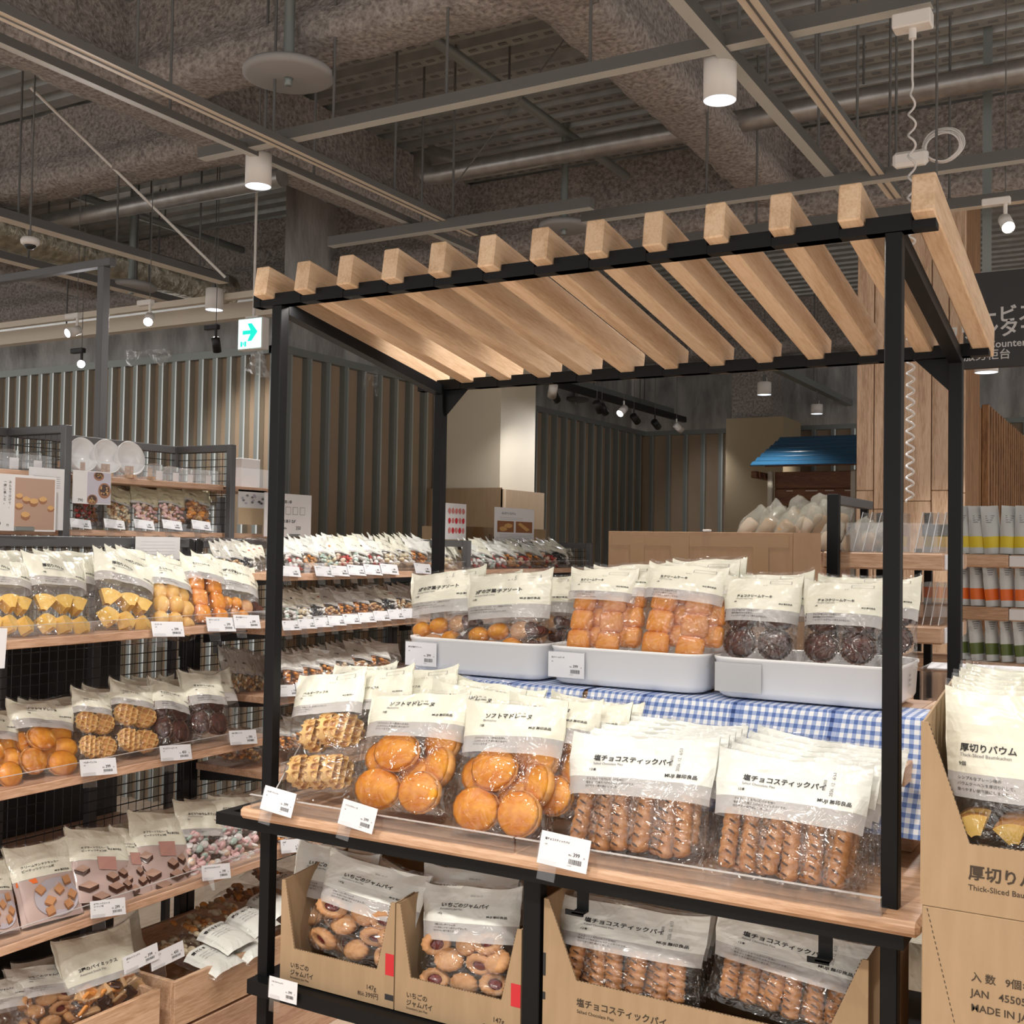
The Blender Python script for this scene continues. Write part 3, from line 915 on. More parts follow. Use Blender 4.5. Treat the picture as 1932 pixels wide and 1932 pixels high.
# dark hanging sign of the service counter
a, c = at(1818, 518, 'y', 3.3), at(2090, 690, 'y', 3.3)
w, h = c.x - a.x, a.z - at(1880, 693, 'y', 3.3).z
t = thing('hanging_sign', 'dark grey hanging sign lettered for the service counter', 'sign', (a.x, 3.3, a.z - h))
b = M().rbox((0, 0, 0), (w, 0.03, h), 'sign_dark', 0.003)
def put(txt, px, py, hpx, bold):
    q = at(px, py, 'y', 3.3)
    sz = hpx / F_PX * depth(q) / 0.73
    b.text(txt, sz, 'sign_letter', lambda x, y: (q.x - a.x + x, -0.0015, q.z - (a.z - h) + y), bold)
put('サービス', 1808, 612, 25, 0.022)
put('カウンター', 1774, 641, 25, 0.022)
put('Service Counter', 1797, 661, 14, 0.016)
put('服务柜台', 1818, 680, 15, 0.012)
b.obj('board', t)
for x in (0.1, w - 0.1):
    M().box((x - 0.02, 0.01, h), (x + 0.02, 0.016, DECK_Z - (a.z - h) + 0.02), 'galv_dull').obj('strap', t)

# ------------------------------------------------------------------ display stand with a slatted timber roof
P_ = 0.0333
SW, SD, HF, HB, ZS = 1.6552, 0.8341, 2.1739, 2.0433, 0.7926
SL = (HB - HF) / (SD - P_)
BH = 0.033
stand = thing('display_stand', 'black steel display stand with a slatted timber roof', 'display stand')
def post(x, y, ztop):
    M().rbox((x, y, FZ), (x + P_, y + P_, ztop), 'black_steel', 0.002).obj('post', stand)
post(0, 0, HF - BH)
post(SW - P_, 0, HF - BH)
post(0, SD - P_, HB - BH)
post(SW - P_, SD - P_, HB - BH)
XS = [-0.038 + 0.1430 * i for i in range(13)]
SWID, SHT = 0.0452, 0.081
def notched(y0, ztop, name):
    m = M().box((-0.066, y0, ztop - BH), (SW + 0.0645, y0 + P_, ztop - 0.015), 'black_steel')
    e = [-0.066] + [v for x in XS for v in (x - 0.004, x + SWID + 0.004)] + [SW + 0.0645]
    for i in range(0, len(e), 2):
        if e[i + 1] > e[i] + 0.002: m.box((e[i], y0 - 0.0012, ztop - BH), (e[i + 1], y0 + P_ + 0.0012, ztop), 'black_steel')
    m.obj(name, stand)
notched(0, HF, 'front_beam')
notched(SD - P_, HB, 'rear_beam')
for x in (0, SW - P_):
    m = M()
    za, zb = HF - 0.016 + SL * P_, HB - 0.016
    m.add([(x, P_, za - BH), (x + P_, P_, za - BH), (x + P_, SD - P_, zb - BH), (x, SD - P_, zb - BH), (x, P_, za), (x + P_, P_, za), (x + P_, SD - P_, zb), (x, SD - P_, zb)],
          [(0, 3, 2, 1), (4, 5, 6, 7), (0, 1, 5, 4), (1, 2, 6, 5), (2, 3, 7, 6), (3, 0, 4, 7)], 'black_steel')
    m.obj('side_beam', stand)
M().box((0.05, P_ + 0.004, HF - BH + 0.008), (SW - 0.05, P_ + 0.018, HF - BH + 0.013), 'lamp_white').obj('light_strip', stand)
l = bpy.data.lights.new('strip_lamp', 'AREA')
l.shape = 'RECTANGLE'
l.size, l.size_y, l.energy, l.color = SW - 0.1, 0.012, 6.8, (1.0, 0.95, 0.88)
lo = bpy.data.objects.new('strip_lamp', l)
COL.objects.link(lo)
lo.parent = stand
lo.location = (SW / 2, P_ + 0.011, HF - BH + 0.007)
lo.rotation_euler = (-0.20, 0, 0)
# slats
FO, RO = 0.036, 0.045
ang = math.atan(SL)
LEN = (SD + FO + RO) / math.cos(ang)
sm = M().rbox((0, 0, 0), (SWID, LEN, SHT), 'ash', 0.0035)
s0 = None
for x in XS:
    if s0 is None: s0 = o = sm.obj('slat', stand)
    else:
        o = s0.copy()
        COL.objects.link(o)
    o.location = (x, -FO, HF - 0.0145 - SL * FO)
    o.rotation_euler = (ang, 0, 0)
for x, sg in ((P_, 1), (SW - P_, -1)):
    z = HB - BH
    M().prism([(0, 0), (sg * 0.088, 0), (0, -0.088)], 0, 0.004, 'black_steel', T(x, SD - 0.012, z) @ RX(PI / 2)).obj('gusset', stand)
# steel ring under the board, board, legs, lower shelf
zr_ = ZS - 0.030
m = M()
m.box((-0.117, -0.046, zr_ - 0.032), (SW + 0.02, -0.014, zr_), 'black_steel')
m.box((-0.117, -0.014, zr_ - 0.032), (-0.087, SD + 0.03, zr_), 'black_steel')
m.box((-0.087, SD, zr_ - 0.032), (SW + 0.02, SD + 0.03, zr_), 'black_steel')
m.box((SW - 0.012, -0.014, zr_ - 0.032), (SW + 0.02, SD, zr_), 'black_steel')
m.obj('ring_frame', stand)
m = M().rbox((-0.018, -0.066, zr_), (SW + 0.053, SD + 0.02, ZS), 'shelf_wood_x', 0.009)
m.obj('shelf_board', stand)
M().rbox((0.815, -0.005, FZ), (0.86, 0.03, zr_ - 0.03), 'black_steel', 0.002).obj('middle_post', stand)
M().rbox((0.815, SD - 0.03, FZ), (0.86, SD, zr_ - 0.03), 'black_steel', 0.002).obj('middle_post', stand)
LOW = 0.338
M().box((0.0, -0.038, LOW - 0.04), (SW, -0.006, LOW - 0.003), 'black_steel').obj('lower_bar', stand)
M().box((0.0, -0.006, LOW - 0.022), (SW, SD, LOW - 0.002), 'black_steel').obj('lower_shelf', stand)
for xx in (0.983, 1.523):
    m = M().box((xx - 0.014, -0.034, 0.683), (xx + 0.014, -0.030, zr_ - 0.03), 'black_steel')
    m.box((xx - 0.014, -0.060, 0.683), (xx + 0.014, -0.030, 0.687), 'black_steel')
    m.box((xx - 0.030, -0.060, 0.679), (xx + 0.014, -0.056, 0.690), 'black_steel')
    m.obj('hook', stand)
# wooden riser at the back of the board
RZ_ = 1.108
rs = thing('wooden_riser', 'pale wooden crate riser under the white enamel trays', 'crate', (0, 0, 0))
for i in range(3):
    z0 = ZS + 0.001 + i * 0.104
    M().rbox((0.02, 0.455, z0), (1.60, 0.470, z0 + 0.101), 'shelf_wood_x', 0.002).obj('front_board', rs)
for x in (0.02, 1.585):
    M().rbox((x, 0.471, ZS + 0.001), (x + 0.015, SD - 0.001, RZ_ - 0.003), 'crate_wood', 0.002).obj('side_board', rs)
M().box((0.036, 0.471, RZ_ - 0.014), (1.584, SD - 0.002, RZ_ - 0.004), 'shelf_wood_x').obj('top_board', rs)
M().rbox((1.60, 0.30, 0.975), (1.612, SD + 0.02, 1.02), 'crate_wood', 0.002).obj('side_rail', rs)
# checked cloths
def gingham(name, dark):
    m = mat(name, (0.8, 0.8, 0.8), 0.85)
    nt, N, L, b = nodes(m)
    uv = N.new('ShaderNodeUVMap')
    sp = N.new('ShaderNodeSeparateXYZ')
    L.new(uv.outputs[0], sp.inputs[0])
    def stripe(src, period, duty, off=0.0):
        a = N.new('ShaderNodeMath'); a.operation = 'MULTIPLY_ADD'
        L.new(src, a.inputs[0]); a.inputs[1].default_value = 1 / period; a.inputs[2].default_value = off
        f = N.new('ShaderNodeMath'); f.operation = 'FRACT'
        L.new(a.outputs[0], f.inputs[0])
        g = N.new('ShaderNodeMath'); g.operation = 'LESS_THAN'
        L.new(f.outputs[0], g.inputs[0]); g.inputs[1].default_value = duty
        return g.outputs[0]
    def op(o, x, y):
        a = N.new('ShaderNodeMath'); a.operation = o
        L.new(x, a.inputs[0])
        if isinstance(y, float): a.inputs[1].default_value = y
        else: L.new(y, a.inputs[1])
        return a.outputs[0]
    u = stripe(sp.outputs[0], 0.0205, 0.48)
    v = stripe(sp.outputs[1], 0.0205, 0.48)
    wide = stripe(sp.outputs[0], 0.245, 0.11, 0.35)
    s = op('MULTIPLY', op('ADD', u, v), 0.42)
    s = op('ADD', s, op('MULTIPLY', wide, 0.35))
    r = ramp(m, s, ((0.0, (0.80, 0.81, 0.83)), (0.42, (0.34, 0.42, 0.64)), (0.84, (0.10, 0.17, 0.42)), (1.0, dark)))
    L.new(r.outputs[0], b.inputs['Base Color'])
    nz = tex(m, add_coords(m, (1, 1, 1)), 500, 2)
    bump(m, nz.outputs[0], 0.2, 0.001)
gingham('gingham', (0.02, 0.05, 0.18))
def cloth(label, x0, x1, top_y, drop_fn, seed):
    """Cloth lying on the riser and hanging over its front edge; drop_fn(u) gives how far it hangs."""
    nu, nv = 60, 40
    vs, uvs = [], []
    for j in range(nv + 1):
        for i in range(nu + 1):
            u, v = i / nu, j / nv
            x = x0 + (x1 - x0) * u
            back = top_y - 0.45
            total = back + drop_fn(u)
            s = v * total
            n = mnoise.noise(Vector((x * 7, s * 5, seed))) * 0.006
            if s < back:
                p = (x, top_y - s, RZ_ + 0.001 + abs(n) * 0.25)
            else:
                q = s - back
                fold = 0.007 * math.sin(x * 34 + seed) * min(1, q / 0.1)
                slope = 0.55 * q
                p = (x + n * 2, 0.449 - 0.004 - slope - abs(fold) - abs(n) * 0.4, RZ_ - q * 0.985)
            vs.append(p)
            uvs.append((x - x0, s))
    fs = [(j * (nu + 1) + i, j * (nu + 1) + i + 1, (j + 1) * (nu + 1) + i + 1, (j + 1) * (nu + 1) + i) for j in range(nv) for i in range(nu)]
    m = M()
    m.add(vs, fs, 'gingham', True)
    o = m.obj('checked_cloth')
    uvl = o.data.uv_layers.new(name='UVMap')
    for lp in o.data.loops: uvl.data[lp.index].uv = uvs[lp.vertex_index]
    return tag(o, label, 'cloth')
cloth('blue and white checked cloth hanging below the left white tray', 0.10, 0.745, 0.62, lambda u: 0.10 + 0.10 * (1 - abs(u - 0.55) * 1.4), 3)
cloth('large blue and white checked cloth hanging below the right white tray', 0.755, 1.655, 0.62, lambda u: 0.25, 9)
# enamel trays
def tray(x0, x1, label, y0=0.487, d=0.325, h=0.104):
    w = x1 - x0
    t = thing('enamel_tray', label, 'tray', ((x0 + x1) / 2, y0 + d / 2, RZ_ + 0.0065))
    def ring(hw, hd, r, z, n=10):
        out = []
        for (sx, sy, a0) in ((1, 1, 0), (-1, 1, 90), (-1, -1, 180), (1, -1, 270)):
            for k in range(n + 1):
                a = math.radians(a0 + 90 * k / n)
                out.append((sx * (hw - r) + r * math.cos(a), sy * (hd - r) + r * math.sin(a), z))
        return out
    W2, D2 = w / 2, d / 2
    sec = [(0.022, 0.045, 0.0), (0.013, 0.052, 0.006), (0.007, 0.057, 0.018), (0.003, 0.058, h - 0.012), (0.0, 0.06, h - 0.008), (-0.001, 0.061, h - 0.002), (0.0, 0.06, h), (0.005, 0.056, h),
           (0.007, 0.054, h - 0.004), (0.011, 0.052, 0.02), (0.020, 0.045, 0.008), (0.03, 0.04, 0.005)]
    rings = [ring(W2 - o, D2 - o, r, z) for o, r, z in sec]
    n = len(rings[0])
    vs = [p for rg in rings for p in rg]
    fs = [(i * n + k, i * n + (k + 1) % n, (i + 1) * n + (k + 1) % n, (i + 1) * n + k) for i in range(len(rings) - 1) for k in range(n)]
    m = M().add(vs, fs, 'enamel_white', True)
    m.add(rings[0], [tuple(range(n - 1, -1, -1))], 'enamel_white')
    m.add(rings[-1], [tuple(range(n))], 'enamel_white')
    m.obj('pan', t)
    return t, w, d, h
def barcode(m, x, z, w, h, fn, seed=1, mt='ink'):
    r = random.Random(seed)
    q = 0
    while q < w:
        b_ = w * r.choice((0.014, 0.022, 0.035))
        m.add([fn(x + q, z), fn(x + q + b_, z), fn(x + q + b_, z + h), fn(x + q, z + h)], [(0, 1, 2, 3)], mt)
        q += b_ + w * r.choice((0.02, 0.03))
def tag_face(m, w, h, title, count, price, fn, k=1.0, two=None):
    """Printing of a price card, in the card's own metres with (0, 0) at its lower left."""
    e = w * 0.5
    m.text(title, e * 0.092, 'ink', lambda x, y: fn(w * 0.09 + x, h * 0.76 + y), 0.024)
    if two: m.text(two, e * 0.092, 'ink', lambda x, y: fn(w * 0.09 + x, h * 0.76 - e * 0.11 + y), 0.014)
    m.text(count, e * 0.065, 'ink_grey', lambda x, y: fn(w * 0.09 + x, h * (0.60 if not two else 0.46) + y), 0.01)
    m.text('税込', e * 0.065, 'ink', lambda x, y: fn(w * 0.60 + x, h * 0.42 + y), 0.01)
    m.text(price, e * 0.185, 'ink', lambda x, y: fn(w * 0.69 + x, h * 0.415 + y), 0.018)
    m.text('円', e * 0.065, 'ink', lambda x, y: fn(w * 0.90 + x, h * 0.40 + y), 0.01)
    barcode(m, w * 0.62, h * 0.18, w * 0.26, h * 0.15, fn, len(title))
    m.text('4550584', h * 0.045, 'ink_grey', lambda x, y: fn(w * 0.60 + x, h * 0.11 + y), 0.0)
TR = []
for i, (x0, x1, lab, title, cnt) in enumerate(((0.112, 0.588, 'white enamel tray at left holding assorted small cakes', '3種の洋菓子アソート', '15個'),
                                 (0.600, 1.070, 'middle white enamel tray holding fresh cream cakes', '生クリームケーキ', '6個'),
                                 (1.083, 1.560, 'white enamel tray at right holding chocolate cream cakes', None, None))):
    t, w, d, h = tray(x0, x1, lab)
    yf = -d / 2 - 0.0005
    pw, ph = (0.118, 0.078) if i < 2 else (0.125, 0.078)
    px0 = -w / 2 + (0.012 if i < 2 else 0.018)
    b = M()
    b.rbox((px0, yf - 0.0035, 0.014), (px0 + pw, yf - 0.0005, 0.014 + ph), 'acrylic', 0.001)
    if i == 2:
        b.box((px0 + 0.001, yf - 0.0008, 0.016), (px0 + pw - 0.001, yf - 0.0003, 0.012 + ph), 'pocket_grey')
    b.obj('label_pocket', t)
    if title:
        c = M().box((px0 + 0.003, yf - 0.0048, 0.018), (px0 + pw - 0.003, yf - 0.0038, 0.014 + ph - 0.004), 'tag_paper')
        tag_face(c, pw - 0.006, ph - 0.008, title, cnt, '399', lambda x, y, q=px0, yy=yf: (q + 0.003 + x, yy - 0.0052, 0.018 + y))
        o = c.obj('price_card')
        o.matrix_world = T(*t.location)
        o.location = t.location
        tag(o, 'white price card %s in the pocket of the %s white tray' % (title, ('left', 'middle')[i]), 'price card')
    else:
        s = M()
        for k, tx in enumerate(('YK8001', 'NUMB 20', 'JAPAN')):
            s.text(tx, 0.009, 'ink_brown', lambda x, y: (w / 2 - 0.0015, -0.02 + x, 0.070 - k * 0.012 + y))
        s.obj('printed_mark', t)
# acrylic lip along the front of the board
f = thing('acrylic_fence', 'clear acrylic fence along the front edge of the stand', 'fence', (0, 0, ZS))
for x0, x1 in ((0.02, 0.82), (0.825, 1.637)):
    m = M().box((x0, -0.0615, 0.0005), (x1, -0.0585, 0.037), 'acrylic')
    m.box((x0, -0.0585, 0.0005), (x1, 0.03, 0.0025), 'acrylic')
    m.box((x0, -0.066, 0.0365), (x1, -0.0585, 0.0385), 'acrylic_edge')
    m.obj('strip', f)
d = M()
d.prism([(-0.02, 0.0), (0.30, 0.0), (0.30, 0.26), (0.22, 0.26)], 0, 0.003, 'acrylic', T(0.040, 0, ZS + 0.003) @ RZ(PI / 2) @ RX(PI / 2))
d.tube([(0.0415, -0.02, ZS + 0.005), (0.0415, 0.22, ZS + 0.264)], 0.002, 'acrylic_edge', 6)
tag(d.obj('acrylic_divider'), 'clear acrylic side panel beside the waffle bags', 'divider')

def price_tag(px, py, ax, v, wpx, title, count, price, label, roll=0.0, tilt=0.25, k=1.0, two=None, aspect=0.58, yaw=0.0, base=None):
    """Price card on a clear clip, its middle at the pixel on the plane ax = v."""
    p = at(px, py, ax, v)
    w = wpx / F_PX * depth(p) / (0.985 if ax == 'y' else 0.60)
    if ax == 'x': w = min(w, 0.135)
    h = w * (aspect if ax == 'y' else 0.37)
    t = thing('price_tag', label, 'price tag', p)
    t.rotation_euler = (0, 0, (PI / 2 if ax == 'x' else 0) + yaw)
    tf = RY(roll) @ RX(-tilt)
    fn = lambda x, y: tf @ Vector((x - w / 2, -0.0012, y - h / 2))
    c = M().box((-w / 2, -0.0008, -h / 2), (w / 2, 0.0, h / 2), 'tag_paper', tf)
    tag_face(c, w, h, title, count, price, fn, k, two)
    c.obj('card', t)
    m = M().box((-w / 2 - 0.004, 0.0006, -h / 2), (w * 0.30, 0.0018, h / 2 - 0.006), 'acrylic', tf)
    m.box((-w * 0.46, -0.001, -h / 2 - 0.034), (-w * 0.1, 0.0012, -h / 2 + 0.01), 'acrylic', tf)
    m.obj('clip', t)
    return t
price_tag(525, 1512, 'y', -0.078, 76, 'ベルギーワッフル', '4個', '399', 'price tag ベルギーワッフル at the left end of the stand board', 0.10, 0.22)
price_tag(675, 1540, 'y', -0.078, 80, 'ソフトマドレーヌ', '7個', '399', 'price tag ソフトマドレーヌ on the stand board under the madeleine bags', 0.12, 0.22)
price_tag(1064, 1607, 'y', -0.080, 103, '塩チョコスティックパイ', '12本', '399', 'price tag 塩チョコスティックパイ on the stand board, in front of the pies', 0.06, 0.22, 0.85)
price_tag(534, 1868, 'y', -0.046, 68, 'いちごのジャムパイ', '147g', '399', 'price tag いちごのジャムパイ on the lower bar below the left carton', 0.0, 0.05)

# ------------------------------------------------------------------ grey racks along the left
RXF, RXB = -0.69, -1.12           # front edge and back of the rack shelves
BAR_Z = 1.503
def mesh_panel(name, parent, a, b_, z0, z1, step=0.035, m='dark_steel', r=0.0016):
    a, b_ = Vector(a), Vector(b_)
    L_ = (b_ - a).length
    d = (b_ - a).normalized()
    g = M()
    n = max(1, int(L_ / step))
    q = Vector((-d.y, d.x, 0)) * r
    for i in range(n + 1):
        p = a + d * (L_ * i / n)
        e = d * r
        vs = [p - e, p + q, p + e, p - q]
        g.add([(v.x, v.y, z0) for v in vs] + [(v.x, v.y, z1) for v in vs], [(0, 1, 5, 4), (1, 2, 6, 5), (2, 3, 7, 6), (3, 0, 4, 7)], m)
    k = max(1, int((z1 - z0) / step))
    for j in range(k + 1):
        z = z0 + (z1 - z0) * j / k
        vs = [(a + q, z), (a - q, z), (b_ - q, z), (b_ + q, z)]
        g.add([(v.x, v.y, h - r) for v, h in vs] + [(v.x, v.y, h + r) for v, h in vs], [(0, 3, 2, 1), (4, 5, 6, 7), (0, 1, 5, 4), (1, 2, 6, 5), (2, 3, 7, 6), (3, 0, 4, 7)], m)
    return g.obj(name, parent)
def rack(label, y0, y1, shelves, top=True, lips=True, th=0.026, mesh=True):
    t = thing('shelf_rack', label, 'shelf rack')
    for y in (y0, y1 - 0.035):
        M().rbox((RXB - 0.035, y, FZ), (RXB, y + 0.035, BAR_Z), 'dark_steel', 0.002).obj('upright', t)
    if top: M().rbox((RXB - 0.03, y0 + 0.035, BAR_Z - 0.036), (RXB + 0.004, y1 - 0.035, BAR_Z), 'grey_steel', 0.002).obj('top_bar', t)
    if mesh: mesh_panel('mesh_back', t, (RXB - 0.015, y0 + 0.035, 0), (RXB - 0.015, y1 - 0.035, 0), 0.15, BAR_Z - 0.03)
    for z in shelves:
        M().rbox((RXB + 0.02, y0 + 0.004, z), (RXF, y1 - 0.004, z + th), 'shelf_wood', 0.002).obj('shelf', t)
        for y in (y0 + 0.05, y1 - 0.07):
            M().prism([(0, 0), (0.34, 0), (0.34, -0.015), (0, -0.05)], 0, 0.004, 'dark_steel', T(RXB, y, z - 0.0005) @ RX(PI / 2)).obj('bracket', t)
        if lips:
            m = M().box((RXF - 0.003, y0 + 0.02, z + th), (RXF - 0.001, y1 - 0.02, z + th + 0.038), 'acrylic')
            m.box((RXF - 0.006, y0 + 0.02, z + th + 0.0375), (RXF - 0.001, y1 - 0.02, z + th + 0.039), 'acrylic_edge')
            m.obj('acrylic_lip', t)
    return t
SH1 = (1.183, 0.765, 0.332)
SH2 = (1.352, 1.150, 0.897, 0.62, 0.337)
rack('nearest grey shelf rack at left, with three timber shelves of cake bags', -1.0, 0.845, SH1)
rack('middle grey shelf rack seen past the left post, with five timber shelves', 0.85, 2.15, SH2)
r3 = rack('farthest grey shelf rack with bags behind the left white tray', 2.155, 3.46, (1.352, 1.12, 0.86))
# the far rack's end frame stands in front of its bags
m = M().rbox((RXF - 0.02, 2.115, 0.9), (RXF + 0.012, 2.147, BAR_Z + 0.012), 'grey_steel', 0.002)
m.box((RXB, 2.115, BAR_Z - 0.018), (RXF - 0.02, 2.147, BAR_Z + 0.012), 'grey_steel')
m.obj('end_frame', r3)
m = M().rbox((RXF - 0.02, 3.42, 0.9), (RXF + 0.012, 3.452, BAR_Z + 0.012), 'grey_steel', 0.002)
m.box((RXB, 3.42, BAR_Z - 0.018), (RXF - 0.02, 3.452, BAR_Z + 0.012), 'grey_steel')
m.obj('end_frame', r3)
mesh_panel('mesh_end', r3, (RXB, 3.436, 0), (RXF - 0.02, 3.436, 0), 1.0, BAR_Z, 0.035)
# back-to-back rack behind, two mesh sided bays above the near rack
UX0, UX1, UZ = -1.475, -1.165, 1.888
ur = thing('upper_rack', 'grey mesh sided upper rack with bowls and jars, behind the near rack', 'shelf rack')
for i, (y, nm) in enumerate(((0.286, 'side_frame'), (1.088, 'side_frame'), (-0.52, 'side_frame'))):
    m = M().rbox((UX1 - 0.028, y - 0.014, BAR_Z - 0.04), (UX1, y + 0.014, UZ), 'grey_steel', 0.002)
    m.rbox((UX0, y - 0.014, UZ - 0.028), (UX1 - 0.028, y + 0.014, UZ), 'grey_steel', 0.002)
    m.rbox((UX0 - 0.028, y - 0.014, FZ), (UX0, y + 0.014, UZ), 'grey_steel', 0.002)
    m.obj(nm, ur)
    mesh_panel('side_mesh', ur, (UX0, y, 0), (UX1 - 0.03, y, 0), BAR_Z + 0.03, UZ - 0.03, 0.028)
M().rbox((UX0 - 0.028, -0.50, UZ - 0.030), (UX0, 1.07, UZ), 'grey_steel', 0.002).obj('back_bar', ur)
mesh_panel('back_mesh', ur, (UX0 - 0.014, -0.5, 0), (UX0 - 0.014, 1.08, 0), BAR_Z - 0.1, UZ - 0.03, 0.028)
for y0, y1 in ((-0.5, 0.268), (0.305, 1.07)):
    for z in (1.722, 1.528):
        M().rbox((UX0 + 0.01, y0, z - 0.022), (UX1 - 0.035, y1, z), 'shelf_wood', 0.002).obj('shelf', ur)
        m = M().box((UX1 - 0.037, y0 + 0.01, z + 0.0), (UX1 - 0.035, y1 - 0.01, z + (0.055 if z > 1.6 else 0.03)), 'acrylic')
        m.obj('acrylic_lip', ur)
for z in (1.15, 0.75, 0.33):
    M().rbox((UX0 - 0.30, -0.5, z - 0.022), (-1.175, 1.07, z), 'shelf_wood', 0.002).obj('rear_shelf', ur)
M().box((UX0 - 0.31, -0.5, -0.3), (UX0 - 0.30, 1.07, 1.14), 'dark_steel').obj('back_panel', ur)
# the bay right of it, half hidden by the left post
ub = thing('upper_rack', 'upper rack bay with a white box, right of the mesh sided bay', 'shelf rack')
for z in (1.722, 1.528):
    M().rbox((UX0 + 0.01, 1.13, z - 0.022), (UX1 - 0.035, 1.36, z), 'shelf_wood', 0.002).obj('shelf', ub)
M().rbox((UX0 - 0.02, 1.13, BAR_Z - 0.5), (UX0 + 0.008, 1.16, UZ - 0.2), 'grey_steel', 0.002).obj('upright', ub)
M().rbox((UX0 - 0.02, 1.33, BAR_Z - 0.5), (UX0 + 0.008, 1.36, UZ - 0.2), 'grey_steel', 0.002).obj('upright', ub)
M().box((UX1 - 0.037, 1.14, 1.722), (UX1 - 0.035, 1.35, 1.80), 'acrylic').obj('acrylic_lip', ub)
def card(name, label, cat, px0, py0, px1, py1, ax, v, m='white_paper', t=0.002, lean=0.0):
    """A flat sheet or board standing upright on the plane ax = v, its corners at two pixels; returns (thing, origin, w, h, place)."""
    a, c = at(px0, py0, ax, v), at(px1, py0, ax, v)
    z0 = at((px0 + px1) / 2, py1, ax, v).z
    z1 = (a.z + c.z) / 2
    k = 'x' if ax == 'y' else 'y'
    o = Vector((a.x, a.y, z0))
    w = abs(getattr(c, k) - getattr(a, k))
    th = thing(name, label, cat, o, PI / 2 if ax == 'x' else 0)
    b = M().box((0, 0, 0), (w, t, z1 - z0), m)
    return th, b, w, z1 - z0
# tall grey post with its cross bars
tp = at(188, 820, 'x', -1.62)
t = thing('tall_frame', 'tall grey steel frame rising behind the bowls at left', 'frame', (0, 0, 0))
zt = at(190, 505, 'y', tp.y).z
M().rbox((tp.x - 0.018, tp.y - 0.018, FZ), (tp.x + 0.018, tp.y + 0.018, zt), 'grey_steel', 0.002).obj('post', t)
M().rbox((tp.x - 1.6, tp.y - 0.018, zt), (tp.x + 0.05, tp.y + 0.018, zt + 0.032), 'grey_steel', 0.002).obj('top_beam', t)
M().rbox((tp.x - 1.6, tp.y - 0.018, FZ), (tp.x - 1.565, tp.y + 0.018, zt), 'grey_steel', 0.002).obj('post', t)
# crates under the near rack, on a timber plinth
CXF = -0.62
def crate(label, y0, y1, z0=-0.062, z1=0.088, x0=-1.10):
    t = thing('wooden_crate', label, 'crate', (0, 0, 0))
    w = 0.016
    M().rbox((CXF - w, y0, z0), (CXF, y1, z1), 'crate_wood', 0.0015).obj('front_board', t)
    M().rbox((x0, y0, z0), (x0 + w, y1, z1), 'crate_wood', 0.0015).obj('back_board', t)
    for y in (y0, y1 - w):
        M().rbox((x0 + w, y, z0), (CXF - w, y + w, z1 - 0.001), 'crate_wood', 0.0015).obj('side_board', t)
    M().box((x0 + w, y0 + w, z0), (CXF - w, y1 - w, z0 + 0.01), 'crate_wood').obj('floor_board', t)
    return t
crate('wooden crate at bottom left holding pie bags', -0.75, 0.248)
crate('wooden crate holding flat trays of sweets, left of the stand leg', 0.308, 1.25)
t = thing('timber_plinth', 'pale timber plinth under both wooden crates', 'plinth', (0, 0, 0))
M().rbox((RXB + 0.02, -0.95, FZ), (CXF, 1.9, -0.072), 'shelf_wood', 0.002).obj('front_panel', t)
# notices along the rack tops
t, b, w, h = card('picture_board', 'large photo board of baumkuchen pieces at far left', 'poster', -26, 896, 107, 1002, 'x', -1.09, t=0.012)
b.box((w * 0.40, -0.001, h * 0.03), (w * 0.975, 0, h * 0.95), 'photo_bg')
r = random.Random(3)
def flat(b, w, h, pts, m, dy=-0.0016):
    b.add([(x * w, dy, y * h) for x, y in pts], [tuple(range(len(pts)))], m)
def blob(cx, cy, rx, ry, n=12, a0=0, jag=0.12, rr=r):
    return [(cx + rx * (1 + rr.uniform(-jag, jag)) * math.cos(a0 + 2 * PI * k / n), cy + ry * (1 + rr.uniform(-jag, jag)) * math.sin(a0 + 2 * PI * k / n)) for k in range(n)]
for cx, cy, s in ((0.46, 0.62, 0.05), (0.56, 0.56, 0.055), (0.67, 0.53, 0.065), (0.80, 0.57, 0.06), (0.46, 0.44, 0.055), (0.55, 0.28, 0.065), (0.92, 0.42, 0.05)):
    flat(b, w, h, blob(cx, cy - s * 0.25, s * 1.05, s * 1.1, 9), 'photo_brown', -0.0014)
    flat(b, w, h, blob(cx, cy + s * 0.25, s, s * 0.8, 8), 'photo_gold', -0.0018)
for k, tx in enumerate(('みんなで分けて、', '一緒に楽しむ。')):
    for j, ch in enumerate(tx): b.text(ch, h * 0.058, 'ink', lambda x, y: (w * (0.33 - 0.07 * k) + x - w * 0.02, -0.0006, h * (0.84 - 0.062 * j) + y), 0.008)
b.text('399', h * 0.11, 'ink', lambda x, y: (w * 0.10 + x, -0.0006, h * 0.08 + y), 0.008)
b.text('円', h * 0.05, 'ink', lambda x, y: (w * 0.29 + x, -0.0006, h * 0.08 + y), 0.008)
b.obj('board', t)
M().rbox((w * 0.40, -0.006, 0.0), (w * 0.68, 0.014, h * 0.08), 'galv_dull', 0.002).obj('clip', t)
def sheet_lines(b, w, h, n, m='ink_grey', x0=0.12, x1=0.88, top=0.86, step=0.05):
    for k in range(n):
        z = h * (top - step * k)
        b.box((w * x0, -0.0005, z), (w * x1, -0.0001, z + h * 0.006), m)
t, b, w, h = card('paper_sheet', 'white printed sheet behind the large photo board', 'paper', 55, 883, 122, 1000, 'x', -1.155, t=0.001)
sheet_lines(b, w, h, 6, step=0.035)
b.obj('sheet', t)
t, b, w, h = card('paper_sheet', 'white printed sheet hanging over the grey top bar', 'paper', 256, 1013, 340, 1056, 'x', -1.085, t=0.001)
sheet_lines(b, w, h, 5, top=0.78, step=0.14)
